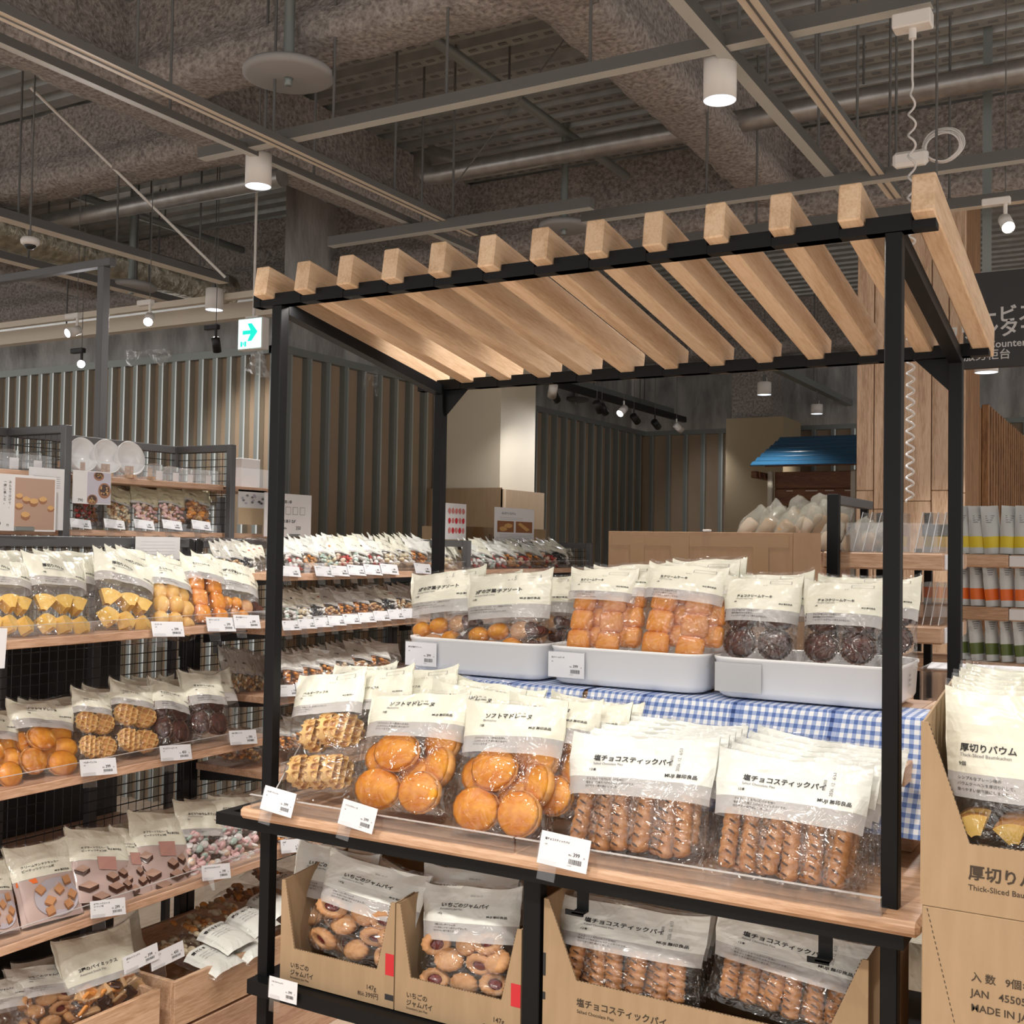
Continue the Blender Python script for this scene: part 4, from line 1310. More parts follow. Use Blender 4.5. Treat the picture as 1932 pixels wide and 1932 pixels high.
b.obj('sheet', t)
t, b, w, h = card('picture_board', 'photo board with two round tarts, 790 yen', 'poster', 139, 889, 210, 951, 'x', -1.15, t=0.004)
b.box((w * 0.36, -0.001, h * 0.03), (w * 0.985, 0, h * 0.97), 'photo_lilac')
for cx, cy, rx, ry in ((0.66, 0.86, 0.14, 0.14), (0.82, 0.42, 0.17, 0.24), (0.50, 0.13, 0.14, 0.16)):
    flat(b, w, h, [(x, min(y, 0.97)) for x, y in blob(cx, cy, rx, ry, 20, 0, 0.02)], 'photo_brown', -0.0014)
    flat(b, w, h, [(x, min(y, 0.965)) for x, y in blob(cx, cy + 0.02, rx * 0.75, ry * 0.72, 18, 0, 0.05)], 'choc_dark', -0.0018)
    for q in range(9): flat(b, w, h, blob(cx + r.uniform(-0.55, 0.55) * rx, min(cy + r.uniform(-0.5, 0.5) * ry, 0.95), 0.022, 0.028, 6), 'photo_gold', -0.0022)
b.text('790', h * 0.13, 'ink', lambda x, y: (w * 0.12 + x, -0.0006, h * 0.06 + y), 0.008)
b.obj('board', t)
t, b, w, h = card('notice_board', 'white notice about ぽち菓子 at 350 yen, above the middle rack', 'notice', 500, 932, 588, 1013, 'x', -1.12, t=0.004)
b.text('3点買うとお買い得', h * 0.085, 'ink', lambda x, y: (w * 0.12 + x, -0.0006, h * 0.78 + y), 0.012)
for k in range(4): 
    x = w * (0.28 + 0.155 * k)
    b.box((x, -0.0005, h * 0.52), (x + w * 0.11, -0.0002, h * 0.70), 'ink_grey')
    b.box((x + w * 0.008, -0.0008, h * 0.53), (x + w * 0.102, -0.0004, h * 0.69), 'white_paper')
b.text('ぽち菓子 各種', h * 0.085, 'ink', lambda x, y: (w * 0.34 + x, -0.0006, h * 0.33 + y), 0.012)
b.text('350', h * 0.12, 'ink', lambda x, y: (w * 0.66 + x, -0.0006, h * 0.17 + y), 0.008)
b.text('対象商品 3点まとめて 税込', h * 0.05, 'ink', lambda x, y: (w * 0.10 + x, -0.0006, h * 0.18 + y), 0.008)
b.obj('board', t)
M().rbox((w * 0.52, -0.006, 0.0), (w * 0.75, 0.006, h * 0.07), 'galv_dull', 0.002).obj('clip', t)
t, b, w, h = card('picture_board', 'small poster with three rows of red strawberries', 'poster', 838, 950, 880, 1018, 'x', -1.0, t=0.003)
for k, mm in enumerate(('photo_pinkred', 'red_mark', 'red_mark')):
    for j in range(5): flat(b, w, h, blob(0.24 + 0.155 * j, 0.79 - 0.27 * k, 0.065, 0.085, 9), mm if (j + k) % 2 else 'photo_pinkred')
b.obj('board', t)
t, b, w, h = card('notice_board', 'small notice with two cake photos on the far rack', 'notice', 934, 959, 1008, 1021, 'x', -1.0, t=0.003)
b.text('みんなでつくるバウム', h * 0.085, 'ink', lambda x, y: (w * 0.16 + x, -0.0006, h * 0.80 + y), 0.012)
b.box((w * 0.06, -0.0006, h * 0.26), (w * 0.47, -0.0002, h * 0.60), 'photo_brown')
b.box((w * 0.52, -0.0006, h * 0.26), (w * 0.95, -0.0002, h * 0.60), 'photo_brown')
flat(b, w, h, blob(0.2, 0.36, 0.10, 0.07), 'photo_gold')
flat(b, w, h, blob(0.33, 0.46, 0.10, 0.07), 'photo_gold')
flat(b, w, h, [(0.56, 0.52), (0.63, 0.57), (0.88, 0.36), (0.80, 0.30)], 'photo_gold')
sheet_lines(b, w, h, 2, top=0.70, step=0.05, x1=0.7)
sheet_lines(b, w, h, 3, top=0.19, step=0.05, x1=0.94)
b.obj('board', t)
M().rbox((w * 0.3, -0.006, 0.0), (w * 0.62, 0.006, h * 0.05), 'galv_dull', 0.001).obj('clip', t)
# paper roll and brown boxes on the far rack
q = at(938, 1026, 'x', -0.95)
tag(M().tube([q + Vector((-0.02, -0.13, -0.015)), q + Vector((0.03, 0.11, 0.0))], 0.024, 'white_paper', 20).obj('paper_roll'), 'white paper roll lying on top of the far rack', 'paper')
a = at(878, 993, 'x', -1.35)
t = thing('cardboard_box', 'long brown box marked 3140( behind the far rack notices', 'box', (0, 0, 0))
y1 = at(1030, 1000, 'x', -1.35).y
b = M().rbox((-1.65, a.y, BAR_Z - 0.10), (-1.35, y1, a.z), 'cardboard', 0.002)
b.text('3140(', 0.05, 'ink_brown', lambda x, y: (-1.349, a.y + 0.26 + x, BAR_Z + 0.02 + y), 0.015)
b.box((-1.351, a.y + 0.08, BAR_Z + 0.0), (-1.349, a.y + 0.2, a.z), 'tape')
b.obj('box', t)
M().box((-1.66, a.y, FZ), (-1.345, y1, BAR_Z - 0.101), 'cardboard_dark').obj('lower_box', t)
# white gift box and leaf pattern card in the bay behind the left post
a, c = at(450, 864, 'x', -1.3), at(484, 910, 'x', -1.3)
tag(M().rbox((-1.37, a.y, 1.7225), (-1.28, c.y, a.z), 'white_paper', 0.002).obj('white_box'), 'white box on the upper shelf left of the left post', 'box')
t, b, w, h = card('leaf_card', 'card with grey leaf drawings left of the left post', 'card', 450, 925, 503, 990, 'x', -1.20, 'white_paper', 0.002)
b.box((0, -0.0005, 0), (w, -0.0002, h * 0.48), 'cardboard_edge')
for q in range(14): flat(b, w, h, blob(r.uniform(0.1, 0.9), r.uniform(0.58, 0.95), 0.05, 0.035, 7), 'ink_grey' if q % 2 else 'photo_lilac')
b.obj('sheet', t)
# bowls on stands, jars
def bowl(px, py, wpx, label):
    p = at(px, py, 'x', -1.26)
    r_ = wpx / F_PX * depth(p) / 2
    t = thing('serving_bowl', label, 'bowl', (p.x, p.y, 1.722))
    zc = r_ * 0.98 + 0.016
    tf = T(0, 0, zc) @ RY(PI / 2 - 0.20)
    M().lathe([(r_ * 0.42, -0.075), (r_ * 0.46, -0.074), (r_ * 0.86, -0.04), (r_, 0.0), (r_ * 0.975, 0.002), (r_ * 0.82, -0.036), (r_ * 0.40, -0.064), (0.001, -0.066)], 'enamel_white', 36, tf).obj('bowl', t)
    s = t2 = thing('bowl_stand', label.replace('white bowl', 'small wooden stand under the white bowl'), 'stand', (p.x, p.y, 1.722))
    for y in (-0.045, 0.045):
        m = M().box((-0.08, y - 0.006, 0.0005), (0.075, y + 0.006, 0.012), 'crate_wood')
        m.box((0.045, y - 0.006, 0.012), (0.057, y + 0.006, 0.045), 'crate_wood')
        m.box((-0.075, y - 0.006, 0.012), (-0.063, y + 0.006, 0.05), 'crate_wood')
        m.obj('side', t2)
    M().box((-0.06, -0.04, 0.003), (-0.05, 0.04, 0.010), 'crate_wood').obj('rail', t2)
for px, lab in ((158, 'first white bowl from the left, cut by the rack frame'), (204, 'second white bowl from the left, in the middle'), (248, 'third white bowl from the left, beside the jars')):
    bowl(px, 858 + (px - 158) * 0.055, 66, lab)
def jar(px, py, wpx, label):
    p = at(px, py, 'x', -1.27)
    r_ = wpx / F_PX * depth(p) / 2 * 0.9
    h = r_ * 2.15
    t = thing('glass_jar', label, 'jar', (p.x, p.y, 1.7225))
    M().lathe([(r_ * 0.9, 0.0), (r_, 0.008), (r_, h * 0.68), (r_ * 0.86, h * 0.78), (r_ * 0.86, h * 0.83)], 'glass_clear', 24).obj('body', t)
    M().lathe([(r_ * 0.9, h * 0.835), (r_ * 0.92, h * 0.93), (r_ * 0.5, h), (0.001, h)], 'glass_clear', 24).obj('lid', t)
    M().rbox((r_ * 0.55, r_ * 0.5, h * 0.66), (r_ * 0.75, r_ * 0.72, h * 0.95), 'galv', 0.001).obj('clasp', t)
    M().box((r_ * 1.0, -r_ * 0.5, h * 0.05), (r_ * 1.01, r_ * 0.55, h * 0.58), 'white_paper').obj('price_label', t)
for px, wp, lab in ((14, 42, 'clear clip top jar at far left beside the mesh'), (60, 38, 'second clear clip top jar from the far left'), (290, 34, 'first clear jar right of the bowls'), (322, 31, 'second clear jar right of the bowls'),
                    (350, 29, 'third clear jar right of the bowls'), (384, 29, 'fourth clear jar right of the bowls, next to the mesh')):
    jar(px, 870, wp, lab)

# ------------------------------------------------------------------ packed cakes: contents
def c_madeleine(r=0.045):
    m = M()
    rip = lambda w, i: 1 + (0.045 * abs(math.cos(8 * w)) if i in (2, 3, 4) else (0.02 * abs(math.cos(8 * w)) if i == 5 else 0))
    m.lathe([(0.001, -0.014), (r * 0.75, -0.013), (r * 0.92, -0.006), (r, 0.002), (r * 0.97, 0.008)], 'madeleine_edge', 48, RX(PI / 2), True, rip)
    m.lathe([(r * 0.975, 0.008), (r * 0.88, 0.0145), (r * 0.6, 0.020), (r * 0.25, 0.023), (0.001, 0.0235)], 'madeleine_top', 48, RX(PI / 2), True, lambda w, i: 1 + (0.04 * abs(math.cos(8 * w)) if i == 0 else 0.012 * math.sin(3 * w)))
    return m
def c_pie(l=0.115, r=0.0165):
    m = M()
    n = 44
    pts, rad = [], []
    for i in range(n + 1):
        t = i / n
        e = min(1, min(t, 1 - t) * 14 + 0.25)
        pts.append((0, 0, l * t))
        rad.append(r * (0.86 + 0.14 * abs(math.sin(t * PI * 6))) * e ** 0.5)
    m.tube(pts, rad, 'pie_crust', 14)
    for i in range(6):
        z = l * (i + 0.5) / 6
        s = [(0.0075 * math.cos(a), 0.0020 * math.sin(a)) for a in [2 * PI * k / 10 for k in range(10)]]
        m.prism(s, -0.001, 0.001, 'choc_dark', T(0, -r * 0.985, z) @ RY(0.5) @ RX(PI / 2))
    return m
def c_waffle(r=0.043, th=0.012, sx=1.0):
    m = M()
    N_ = 26
    def hgt(x, y):
        g = max(0.0, 1 - abs(((x / r * 2.1) % 1) - 0.5) * 5.0), max(0.0, 1 - abs(((y / r * 2.1) % 1) - 0.5) * 5.0)
        return th * (0.35 + 0.65 * min(1, max(g) * 1.6))
    def disc_(u, v):
        a, b_ = 2 * u - 1, 2 * v - 1
        x, y = a * math.sqrt(1 - b_ * b_ / 2), b_ * math.sqrt(1 - a * a / 2)
        return x * r * sx, y * r * (1 + 0.02 * math.sin(7 * x))
    for sg in (-1, 1):
        vs, fs, mt = [], [], []
        for j in range(N_ + 1):
            for i in range(N_ + 1):
                x, y = disc_(i / N_, j / N_)
                e = (x / sx) ** 2 + y * y
                vs.append((x, sg * hgt(x, y) * (1 if e < (r * 0.96) ** 2 else 0.75), y))
        cr, pt = [], []
        for j in range(N_):
            for i in range(N_):
                a = j * (N_ + 1) + i
                f = (a, a + 1, a + N_ + 2, a + N_ + 1)
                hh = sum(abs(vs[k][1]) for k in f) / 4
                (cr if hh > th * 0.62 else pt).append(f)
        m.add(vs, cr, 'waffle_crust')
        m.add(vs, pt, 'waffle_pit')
    edge = [i for i in range(N_ + 1)] + [j * (N_ + 1) + N_ for j in range(1, N_ + 1)] + [N_ * (N_ + 1) + i for i in range(N_ - 1, -1, -1)] + [j * (N_ + 1) for j in range(N_ - 1, 0, -1)]
    top = [vs[k] for k in edge]
    n = len(top)
    m.add(top + [(x, -y, z) for x, y, z in top], [(i, (i + 1) % n, n + (i + 1) % n, n + i) for i in range(n)], 'waffle_crust', True)
    return m
def c_cream(r=0.033):
    def rip(w, i):
        c, s_ = abs(math.cos(w)), abs(math.sin(w))
        q = 1 / (c ** 5 + s_ ** 5) ** 0.2
        return q * (1 + (0.035 * math.cos(28 * w) if i < 3 else 0))
    return M().lathe([(r * 0.72, -0.018), (r * 0.86, -0.004), (r * 1.0, 0.010), (r * 0.96, 0.014), (r * 0.78, 0.019), (r * 0.4, 0.021), (0.001, 0.0215)], 'cream_cake', 64, RX(PI / 2), True, rip)
def c_choc(r=0.035):
    m = M()
    m.lathe([(r * 0.70, -0.028), (r * 0.98, 0.0), (r * 1.05, 0.006), (r * 1.03, 0.007), (r * 0.93, -0.001)], 'choc_cup', 84, RX(PI / 2), False, lambda w, i: 1 + 0.035 * math.cos(28 * w) * (1 if i > 0 else 0.5))
    def rip(w, i): return 1 + 0.03 * math.sin(3 * w + i) + 0.02 * math.sin(7 * w)
    m.lathe([(r * 0.92, -0.001), (r * 0.86, 0.006), (r * 0.66, 0.012), (r * 0.35, 0.0155), (0.001, 0.0165)], 'choc_cake', 40, RX(PI / 2), True, rip)
    return m
def c_ball(r=0.026, mt='sponge', sy=1.0):
    pr = [(max(0.001, r * math.sin(PI * k / 9)), -r * math.cos(PI * k / 9) * sy) for k in range(10)]
    return M().lathe(pr, mt, 20, RX(PI / 2), True, lambda w, i: 1 + 0.03 * math.sin(2 * w + i) + 0.015 * math.sin(5 * w))
def c_baum(ro=0.05, ri=0.017, t=0.036, a=1.15):
    k = 9
    o = [(ro * math.cos(-a / 2 + a * i / k), ro * math.sin(-a / 2 + a * i / k)) for i in range(k + 1)]
    n = [(ri * math.cos(a / 2 - a * i / k), ri * math.sin(a / 2 - a * i / k)) for i in range(k + 1)]
    cx = (ro + ri) / 2
    o = [(x - cx, y) for x, y in o]
    n = [(x - cx, y) for x, y in n]
    m = M()
    tf = RX(PI / 2)
    poly = o + n
    L_ = len(poly)
    vs = [(x, y, -t / 2) for x, y in poly] + [(x, y, t / 2) for x, y in poly]
    m.add(vs, [tuple(range(L_ - 1, -1, -1)), tuple(range(L_, 2 * L_))], 'baum_flesh', False, tf)
    m.add(vs, [(i, i + 1, L_ + i + 1, L_ + i) for i in range(k)], 'baum_skin', True, tf)
    m.add(vs, [(i, (i + 1) % L_, L_ + (i + 1) % L_, L_ + i) for i in range(k, L_)], 'baum_flesh', False, tf)
    return m
def c_jam(r=0.029):
    m = M()
    rip = lambda w, i: 1 + (0.04 * math.cos(14 * w) if i in (1, 2, 3) else 0)
    m.lathe([(0.001, -0.010), (r * 0.86, -0.009), (r, -0.001), (r * 0.98, 0.006), (r * 0.78, 0.012), (r * 0.52, 0.011), (r * 0.46, 0.006)], 'biscuit', 42, RX(PI / 2), True, rip)
    m.lathe([(r * 0.47, 0.006), (r * 0.3, 0.0075), (0.001, 0.008)], 'jam', 24, RX(PI / 2))
    return m
def c_sable(r=0.029):
    rip = lambda w, i: 1 + (0.04 * math.cos(14 * w) if i in (1, 2, 3) else 0)
    return M().lathe([(0.001, -0.010), (r * 0.86, -0.009), (r, -0.001), (r * 0.98, 0.005), (r * 0.8, 0.011), (r * 0.4, 0.013), (0.001, 0.0135)], 'biscuit', 42, RX(PI / 2), True, rip)
def c_heart(r=0.030):
    pr = []
    for k in range(28):
        a = 2 * PI * k / 28
        pr.append((r * 0.062 * 16 * math.sin(a) ** 3, r * 0.062 * (13 * math.cos(a) - 5 * math.cos(2 * a) - 2 * math.cos(3 * a) - math.cos(4 * a))))
    m = M()
    m.prism(pr, -0.008, 0.008, 'choc_cake', RX(PI / 2))
    m.prism([(x * 0.86, y * 0.86) for x, y in pr], 0.008, 0.012, 'choc_cake', RX(PI / 2))
    return m
def c_chip(w=0.03, h=0.03, t=0.007, mt='biscuit'):
    return M().rbox((-w / 2, -t, -h / 2), (w / 2, t, h / 2), mt, 0.003)
def heap(w, z0, z1, t, mats, n, s0, s1, seed, kind='ball'):
    """Loose small pieces filling the lower part of a bag, as one mesh."""
    r = random.Random(seed)
    m = M()
    for i in range(n):
        s = r.uniform(s0, s1)
        p = T(r.uniform(-w / 2 + s, w / 2 - s), r.uniform(-t * 0.30, t * 0.10), r.uniform(z0 + s * 0.6, z1))
        q = p @ RZ(r.uniform(-1, 1)) @ RX(r.uniform(-1, 1)) @ RY(r.uniform(0, 6))
        mt = r.choice(mats)
        if kind == 'disc':
            m.lathe([(0.001, -s * 0.32), (s * 0.85, -s * 0.30), (s, 0), (s * 0.85, s * 0.30), (0.001, s * 0.32)], mt, 12, q @ RX(PI / 2))
        elif kind == 'chip':
            m.rbox((-s, -s * 0.25, -s * 0.8), (s, s * 0.25, s * 0.8), mt, s * 0.15, q)
        else:
            m.lathe([(0.001, -s), (s * 0.62, -s * 0.72), (s * 0.75, 0), (s * 0.55, s * 0.75), (0.001, s)], mt, 8, q)
    return m

# ------------------------------------------------------------------ the bag
class Bag:
    """One kind of bag, built once: film body with its printed head, then the cakes inside as children."""
    def __init__(s, key, w, h, t, vb, vc, head='cream_print', lines=(), seed=1, contents=(), name='cake_bag', picture=None, clear='film_clear', band='film_band', lowmat=None, crumple=1.0, ear=True):
        s.w, s.h, s.t, s.name = w, h, t, name
        s.seed, s.cr, s.vc = seed, crumple, vc
        m = M()
        vs_ = [0, 0.03, 0.08] + [0.08 + (vb - 0.08) * k / 7 for k in range(1, 8)] + [vb + (vc - vb) * k / 3 for k in range(1, 4)] + [vc + (0.955 - vc) * k / 9 for k in range(1, 10)] + [0.985, 1.0]
        NU = 18
        for side in (-1, 1):
            P = [[s.surf(2 * i / NU - 1, v, side) for i in range(NU + 1)] for v in vs_]
            if side < 0: s.P, s.vs, s.NU = P, vs_, NU
            for j in range(len(vs_) - 1):
                vm = (vs_[j] + vs_[j + 1]) / 2
                mt = (lowmat or clear) if vm < vb else band if vm < vc else head if vm < 0.985 else clear
                k = [P[j], P[j + 1]]
                vv = k[0] + k[1]
                n = NU + 1
                fs = [(i, i + 1, n + i + 1, n + i) for i in range(NU)]
                m.add(vv, fs if side < 0 else [f[::-1] for f in fs], mt, True)
        # the back of the seal shows as a thin clear fin
        fin = []
        NF = 24
        for i in range(NF + 1):
            u = 2 * i / NF - 1
            p = s.surf(u, 1.0, -1)
            fin.append((p, Vector((p.x, p.y + 0.001, p.z + h * (0.018 + (0.008 if i % 2 else 0))))))
        m.add([q for a in fin for q in a], [(2 * i, 2 * i + 2, 2 * i + 3, 2 * i + 1) for i in range(NF)], clear)
        for ln in lines:
            txt, u, v, size = ln[:4]
            mt = ln[4] if len(ln) > 4 else 'ink'
            bold = ln[5] if len(ln) > 5 else 0.012
            if txt == '[]':
                for (a, b_, c, d) in ((u, v, u + size * 2, v + 0.002), (u, v + 0.03, u + size * 2, v + 0.032), (u, v, u + 0.006, v + 0.032), (u + size * 2 - 0.006, v, u + size * 2, v + 0.032)):
                    m.add([s.front(x, z) for x, z in ((a * w, b_ * h), (c * w, b_ * h), (c * w, d * h), (a * w, d * h))], [(0, 1, 2, 3)], mt)
                continue
            vert = len(ln) > 6
            if vert: m.text(txt, size, mt, lambda x, y: s.front(u * w - y, v * h + x), bold)
            else: m.text(txt, size, mt, lambda x, y: s.front(u * w + x, v * h + y), bold)
        if picture: picture(m, s)
        root = bpy.data.objects.new(name, None)
        root.empty_display_size = 0.05
        COL.objects.link(root)
        m.obj('film', root)
        for nm, mm, mats in contents:
            o0 = None
            for tf in mats:
                if o0 is None: o0 = o = mm.obj(nm, root)
                else:
                    o = o0.copy()
                    COL.objects.link(o)
                o.matrix_local = tf
                if mm.__class__ is M and getattr(mm, 'stuff', False): o['kind'] = 'stuff'
        s.root = root
        s.used = False
    def surf(s, u, v, side):
        sd = s.seed * 7.31
        hx = 1.0 - 0.05 * math.sin(PI * min(1, v / 0.75)) + (0.02 * max(0, v - 0.85) / 0.15)
        x = s.w / 2 * u * hx
        pu = max(0.0, 1 - abs(u) ** 2.8) ** 0.55
        pv = (0.72 + 0.28 * min(1, v / 0.2)) if v < 0.2 else max(0.0, 1 - ((v - 0.2) / 0.8) ** 2.3)
        y = side * (s.t / 2) * pu * pv
        a = 1 if v < s.vc else 1.0 + 1.2 * (v - s.vc)
        e = 1 - abs(u) ** 6
        q = Vector((x * 16 + sd, v * s.h * 13, side * 3.0))
        wr = (mnoise.noise(q) * 0.9 + abs(mnoise.noise(q * 2.3)) * 0.7 - 0.2) * 0.0088 * s.cr * a
        y += wr * (0.25 + 0.75 * min(1, v * 6))
        top = max(0, v - 0.8) / 0.2
        y += top * top * 0.012 * s.cr * mnoise.noise(Vector((x * 11 + sd, 0.3, 0)))
        z = v * s.h * (1 + 0.0) + top * 0.010 * s.cr * mnoise.noise(Vector((x * 9 + sd, 5.3, 0))) + (0.012 * top * abs(u) ** 5 if True else 0)
        return Vector((x, y, z))
    def front(s, x, z, d=0.0016):
        """The point of the front facets at width x and height z, d in front of them."""
        v = min(0.9999, max(0.0, z / s.h))
        hx = 1.0 - 0.05 * math.sin(PI * min(1, v / 0.75)) + (0.02 * max(0, v - 0.85) / 0.15)
        q = max(0.0, min(s.NU - 0.001, (x / (s.w / 2 * hx) + 1) / 2 * s.NU))
        i = int(q)
        f = q - i
        j = max(k for k in range(len(s.vs) - 1) if s.vs[k] <= v)
        g = (v - s.vs[j]) / (s.vs[j + 1] - s.vs[j])
        A, B = s.P[j], s.P[j + 1]
        y = (A[i].y * (1 - f) + A[i + 1].y * f) * (1 - g) + (B[i].y * (1 - f) + B[i + 1].y * f) * g
        return Vector((x, y - d, z))
    def place(s, label, cat, b, t, ax, vb, vt, wpx, group=None, inside=True, flip=False, thick=1.0, wmax=None, yaw=0.0):
        """Stand the bag with its foot at pixel b (plane ax = vb) and its top at pixel t (plane ax = vt)."""
        B = at(*b, ax, vb)
        Tp = at(*t, ax, vt)
        mid = ((b[0] + t[0]) / 2, (b[1] + t[1]) / 2)
        vm = (vb + vt) / 2
        wl, wr = at(mid[0] - wpx / 2, mid[1], ax, vm), at(mid[0] + wpx / 2, mid[1], ax, vm)
        wid = (wr - wl).length
        return s.put(label, cat, B, Tp, wid, ax, group, inside, flip, thick, yaw)
    def put(s, label, cat, B, Tp, wid, ax='y', group=None, inside=True, flip=False, thick=1.0, yaw=0.0):
        up = (Tp - B)
        H = up.length
        up.normalize()
        r0 = Vector((1, 0, 0)) if ax == 'y' else Vector((0, 1, 0))
        if yaw: r0 = RZ(yaw) @ r0
        right = (r0 - up * r0.dot(up)).normalized()
        back = up.cross(right)
        if not s.used and inside:
            o = s.root
            s.used = True
        else:
            o = s.root.copy()
            COL.objects.link(o)
            for ch in list(s.root.children):
                if inside or ch.name.startswith('film'):
                    c = ch.copy()
                    COL.objects.link(c)
                    c.parent = o
        sx, sz = wid / s.w, H / s.h
        sy = thick * (sx + sz) / 2
        R_ = Matrix((right, back, up)).transposed().to_4x4()
        o.matrix_basis = T(*B) @ R_ @ Matrix.Diagonal((sx, sy, sz, 1))
        return tag(o, label, cat, group)
KINDS = []
def BK(*a, **k):
    b_ = Bag(*a, **k)
    KINDS.append(b_)
    return b_
def head(w, h, vc, title, en, count, desc, ts=0.0135, v0=None, logo=True, date=None, box=True, u0=-0.30, dv=None, two=None, ds=0.0045):
    """The usual printing: title, English line, count, logo, three small lines and a date."""
    v0 = v0 if v0 is not None else vc + (1 - vc) * 0.40
    L_ = [(title, u0, v0, ts * 1.05, 'ink', 0.026)]
    if two: L_.append((two, u0, v0 - ts * 1.15 / h, ts, 'ink', 0.02)); v0 -= ts * 1.2 / h
    L_ += [(en, u0, v0 - ts * 0.72 / h, ts * 0.52, 'ink_grey', 0.014), (count, u0 - 0.02, v0 - ts * 1.75 / h, ts * 0.55, 'ink', 0.012)]
    if logo: L_.append(('MUJI 無印良品', 0.44 - 7.2 * ts * 0.56 / w, v0 - ts * 2.0 / h, ts * 0.56, 'ink', 0.024))
    for k, d_ in enumerate(desc):
        L_.append((d_, u0 - 0.03, (dv if dv is not None else vc - 0.028) - k * ds * 1.5 / h, ds, 'ink', 0.004))
    if date: L_.append((date, 0.02, 0.90, ts * 0.5, 'ink_grey', 0.0))
    if box: L_.append(('[]', 0.10, 0.925, 0.14, 'ink_grey'))
    return L_
RI = random.Random(5)
def jit(x, y, z, ry=0.0, rz=0.0, rx=0.0): return T(x, y, z) @ RZ(rz) @ RX(rx) @ RY(ry)

# waffles standing on edge
def waffle_kind(key, seed, edge):
    w, h = 0.150, 0.27
    if edge:
        pos = [jit(x, -0.002, z, RI.uniform(-0.2, 0.2), PI / 2 + a) for x, z, a in ((-0.040, 0.055, -0.05), (-0.004, 0.052, 0.05), (0.034, 0.050, -0.12), (-0.022, 0.132, 0.0), (0.010, 0.142, 0.1), (0.042, 0.138, -0.45))]
    else:
        pos = [jit(-0.022, -0.012, 0.052, 0.1, 0.1), jit(0.038, -0.002, 0.062, 0.3, -0.5), jit(-0.028, -0.010, 0.142, 0.2, 0.0), jit(0.036, 0.0, 0.150, 0.4, -0.45)]
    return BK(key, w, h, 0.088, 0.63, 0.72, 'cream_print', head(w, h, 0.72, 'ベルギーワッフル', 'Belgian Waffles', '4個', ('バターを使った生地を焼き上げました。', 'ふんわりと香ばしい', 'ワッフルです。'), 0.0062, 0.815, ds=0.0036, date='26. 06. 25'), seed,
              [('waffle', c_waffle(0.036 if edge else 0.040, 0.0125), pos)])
def madeleine_kind(key, seed):
    w, h = 0.20, 0.265
    pos = [jit(-0.018, -0.016, 0.128, 0.2, 0.05, -0.1), jit(-0.046, -0.012, 0.050, 0.5, 0.15, 0.1), jit(0.040, -0.014, 0.046, 0.1, -0.15, 0.05), jit(0.058, 0.008, 0.105, 0.3, -0.6), jit(0.052, 0.018, 0.158, 0.7, -0.35), jit(-0.052, 0.016, 0.118, 0.4, 0.4), jit(0.01, 0.018, 0.085, 0)]
    return BK(key, w, h, 0.108, 0.59, 0.72, 'cream_print', head(w, h, 0.72, 'ソフトマドレーヌ', 'Madeleines', '7個', ('さわやかなレモン風味の生地を、', 'ふんわりとした食感に焼きあげた', 'マドレーヌです。'), 0.0112, 0.865, u0=-0.26, date='26. 06. 28', box=False), seed,
              [('madeleine', c_madeleine(0.043), pos)])
def pie_kind(key, seed):
    w, h = 0.285, 0.255
    pos = [jit(-0.102 + 0.0405 * k + RI.uniform(-0.004, 0.004), -0.006 + (0.010 if k % 3 == 1 else 0), 0.014 + RI.uniform(-0.004, 0.004), RI.uniform(-0.05, 0.09), RI.uniform(-0.4, 0.4)) for k in range(6)]
    pos += [jit(-0.082 + 0.041 * k, 0.022, 0.018, 0.04) for k in range(5)]
    L_ = head(w, h, 0.625, '塩チョコスティックパイ', 'Salted Chocolate Pies', '12本', ('チョコレートを包んだパイ生地に', '塩をふって焼き上げたスティックパイです。', '分けやすく個包装にしました。'), 0.0134, 0.765, box=False, u0=-0.30, ds=0.0052)
    L_ = [(a if a[0][:4] != 'MUJI' else ('MUJI 無印良品', 0.20, 0.665, 0.0095, 'ink', 0.024)) for a in L_]
    L_ += [('2026. 12.  6/53', 0.285, 0.72, 0.0085, 'ink_grey', 0.004, 1), ('賞味期限', 0.235, 0.76, 0.006, 'ink_grey', 0.0, 1)]
    return BK(key, w, h, 0.082, 0.475, 0.625, 'white_print', L_, seed, [('chocolate_pie', c_pie(0.122), pos)])
def assort_kind(key, seed):
    w, h = 0.185, 0.225
    return BK(key, w, h, 0.078, 0.46, 0.615, 'cream_print', head(w, h, 0.615, '3種の洋菓子アソート', 'Assorted Small Cakes', '15個', ('ドーナツ、ガトーショコラ、チーズ風味のタルトの', '3種の洋菓子を詰め合わせました。', '分けやすいひとくちサイズに仕上げています。'), 0.0108, 0.765, u0=-0.36, date='26. 7. 20', ds=0.0042), seed,
              [('doughnut', c_ball(0.022, 'madeleine_top'), [jit(-0.060, -0.004, 0.068), jit(-0.018, -0.002, 0.076, 0.5), jit(0.010, 0.004, 0.040, 1.0)]), ('tart', c_sable(0.024), [jit(-0.030, -0.006, 0.030, 0, 0.3), jit(0.030, 0.0, 0.076, 0, -0.2)]),
               ('chocolate_cake', c_heart(0.024), [jit(0.064, -0.008, 0.072, 0.5), jit(0.050, 0.0, 0.030, -0.4)])])
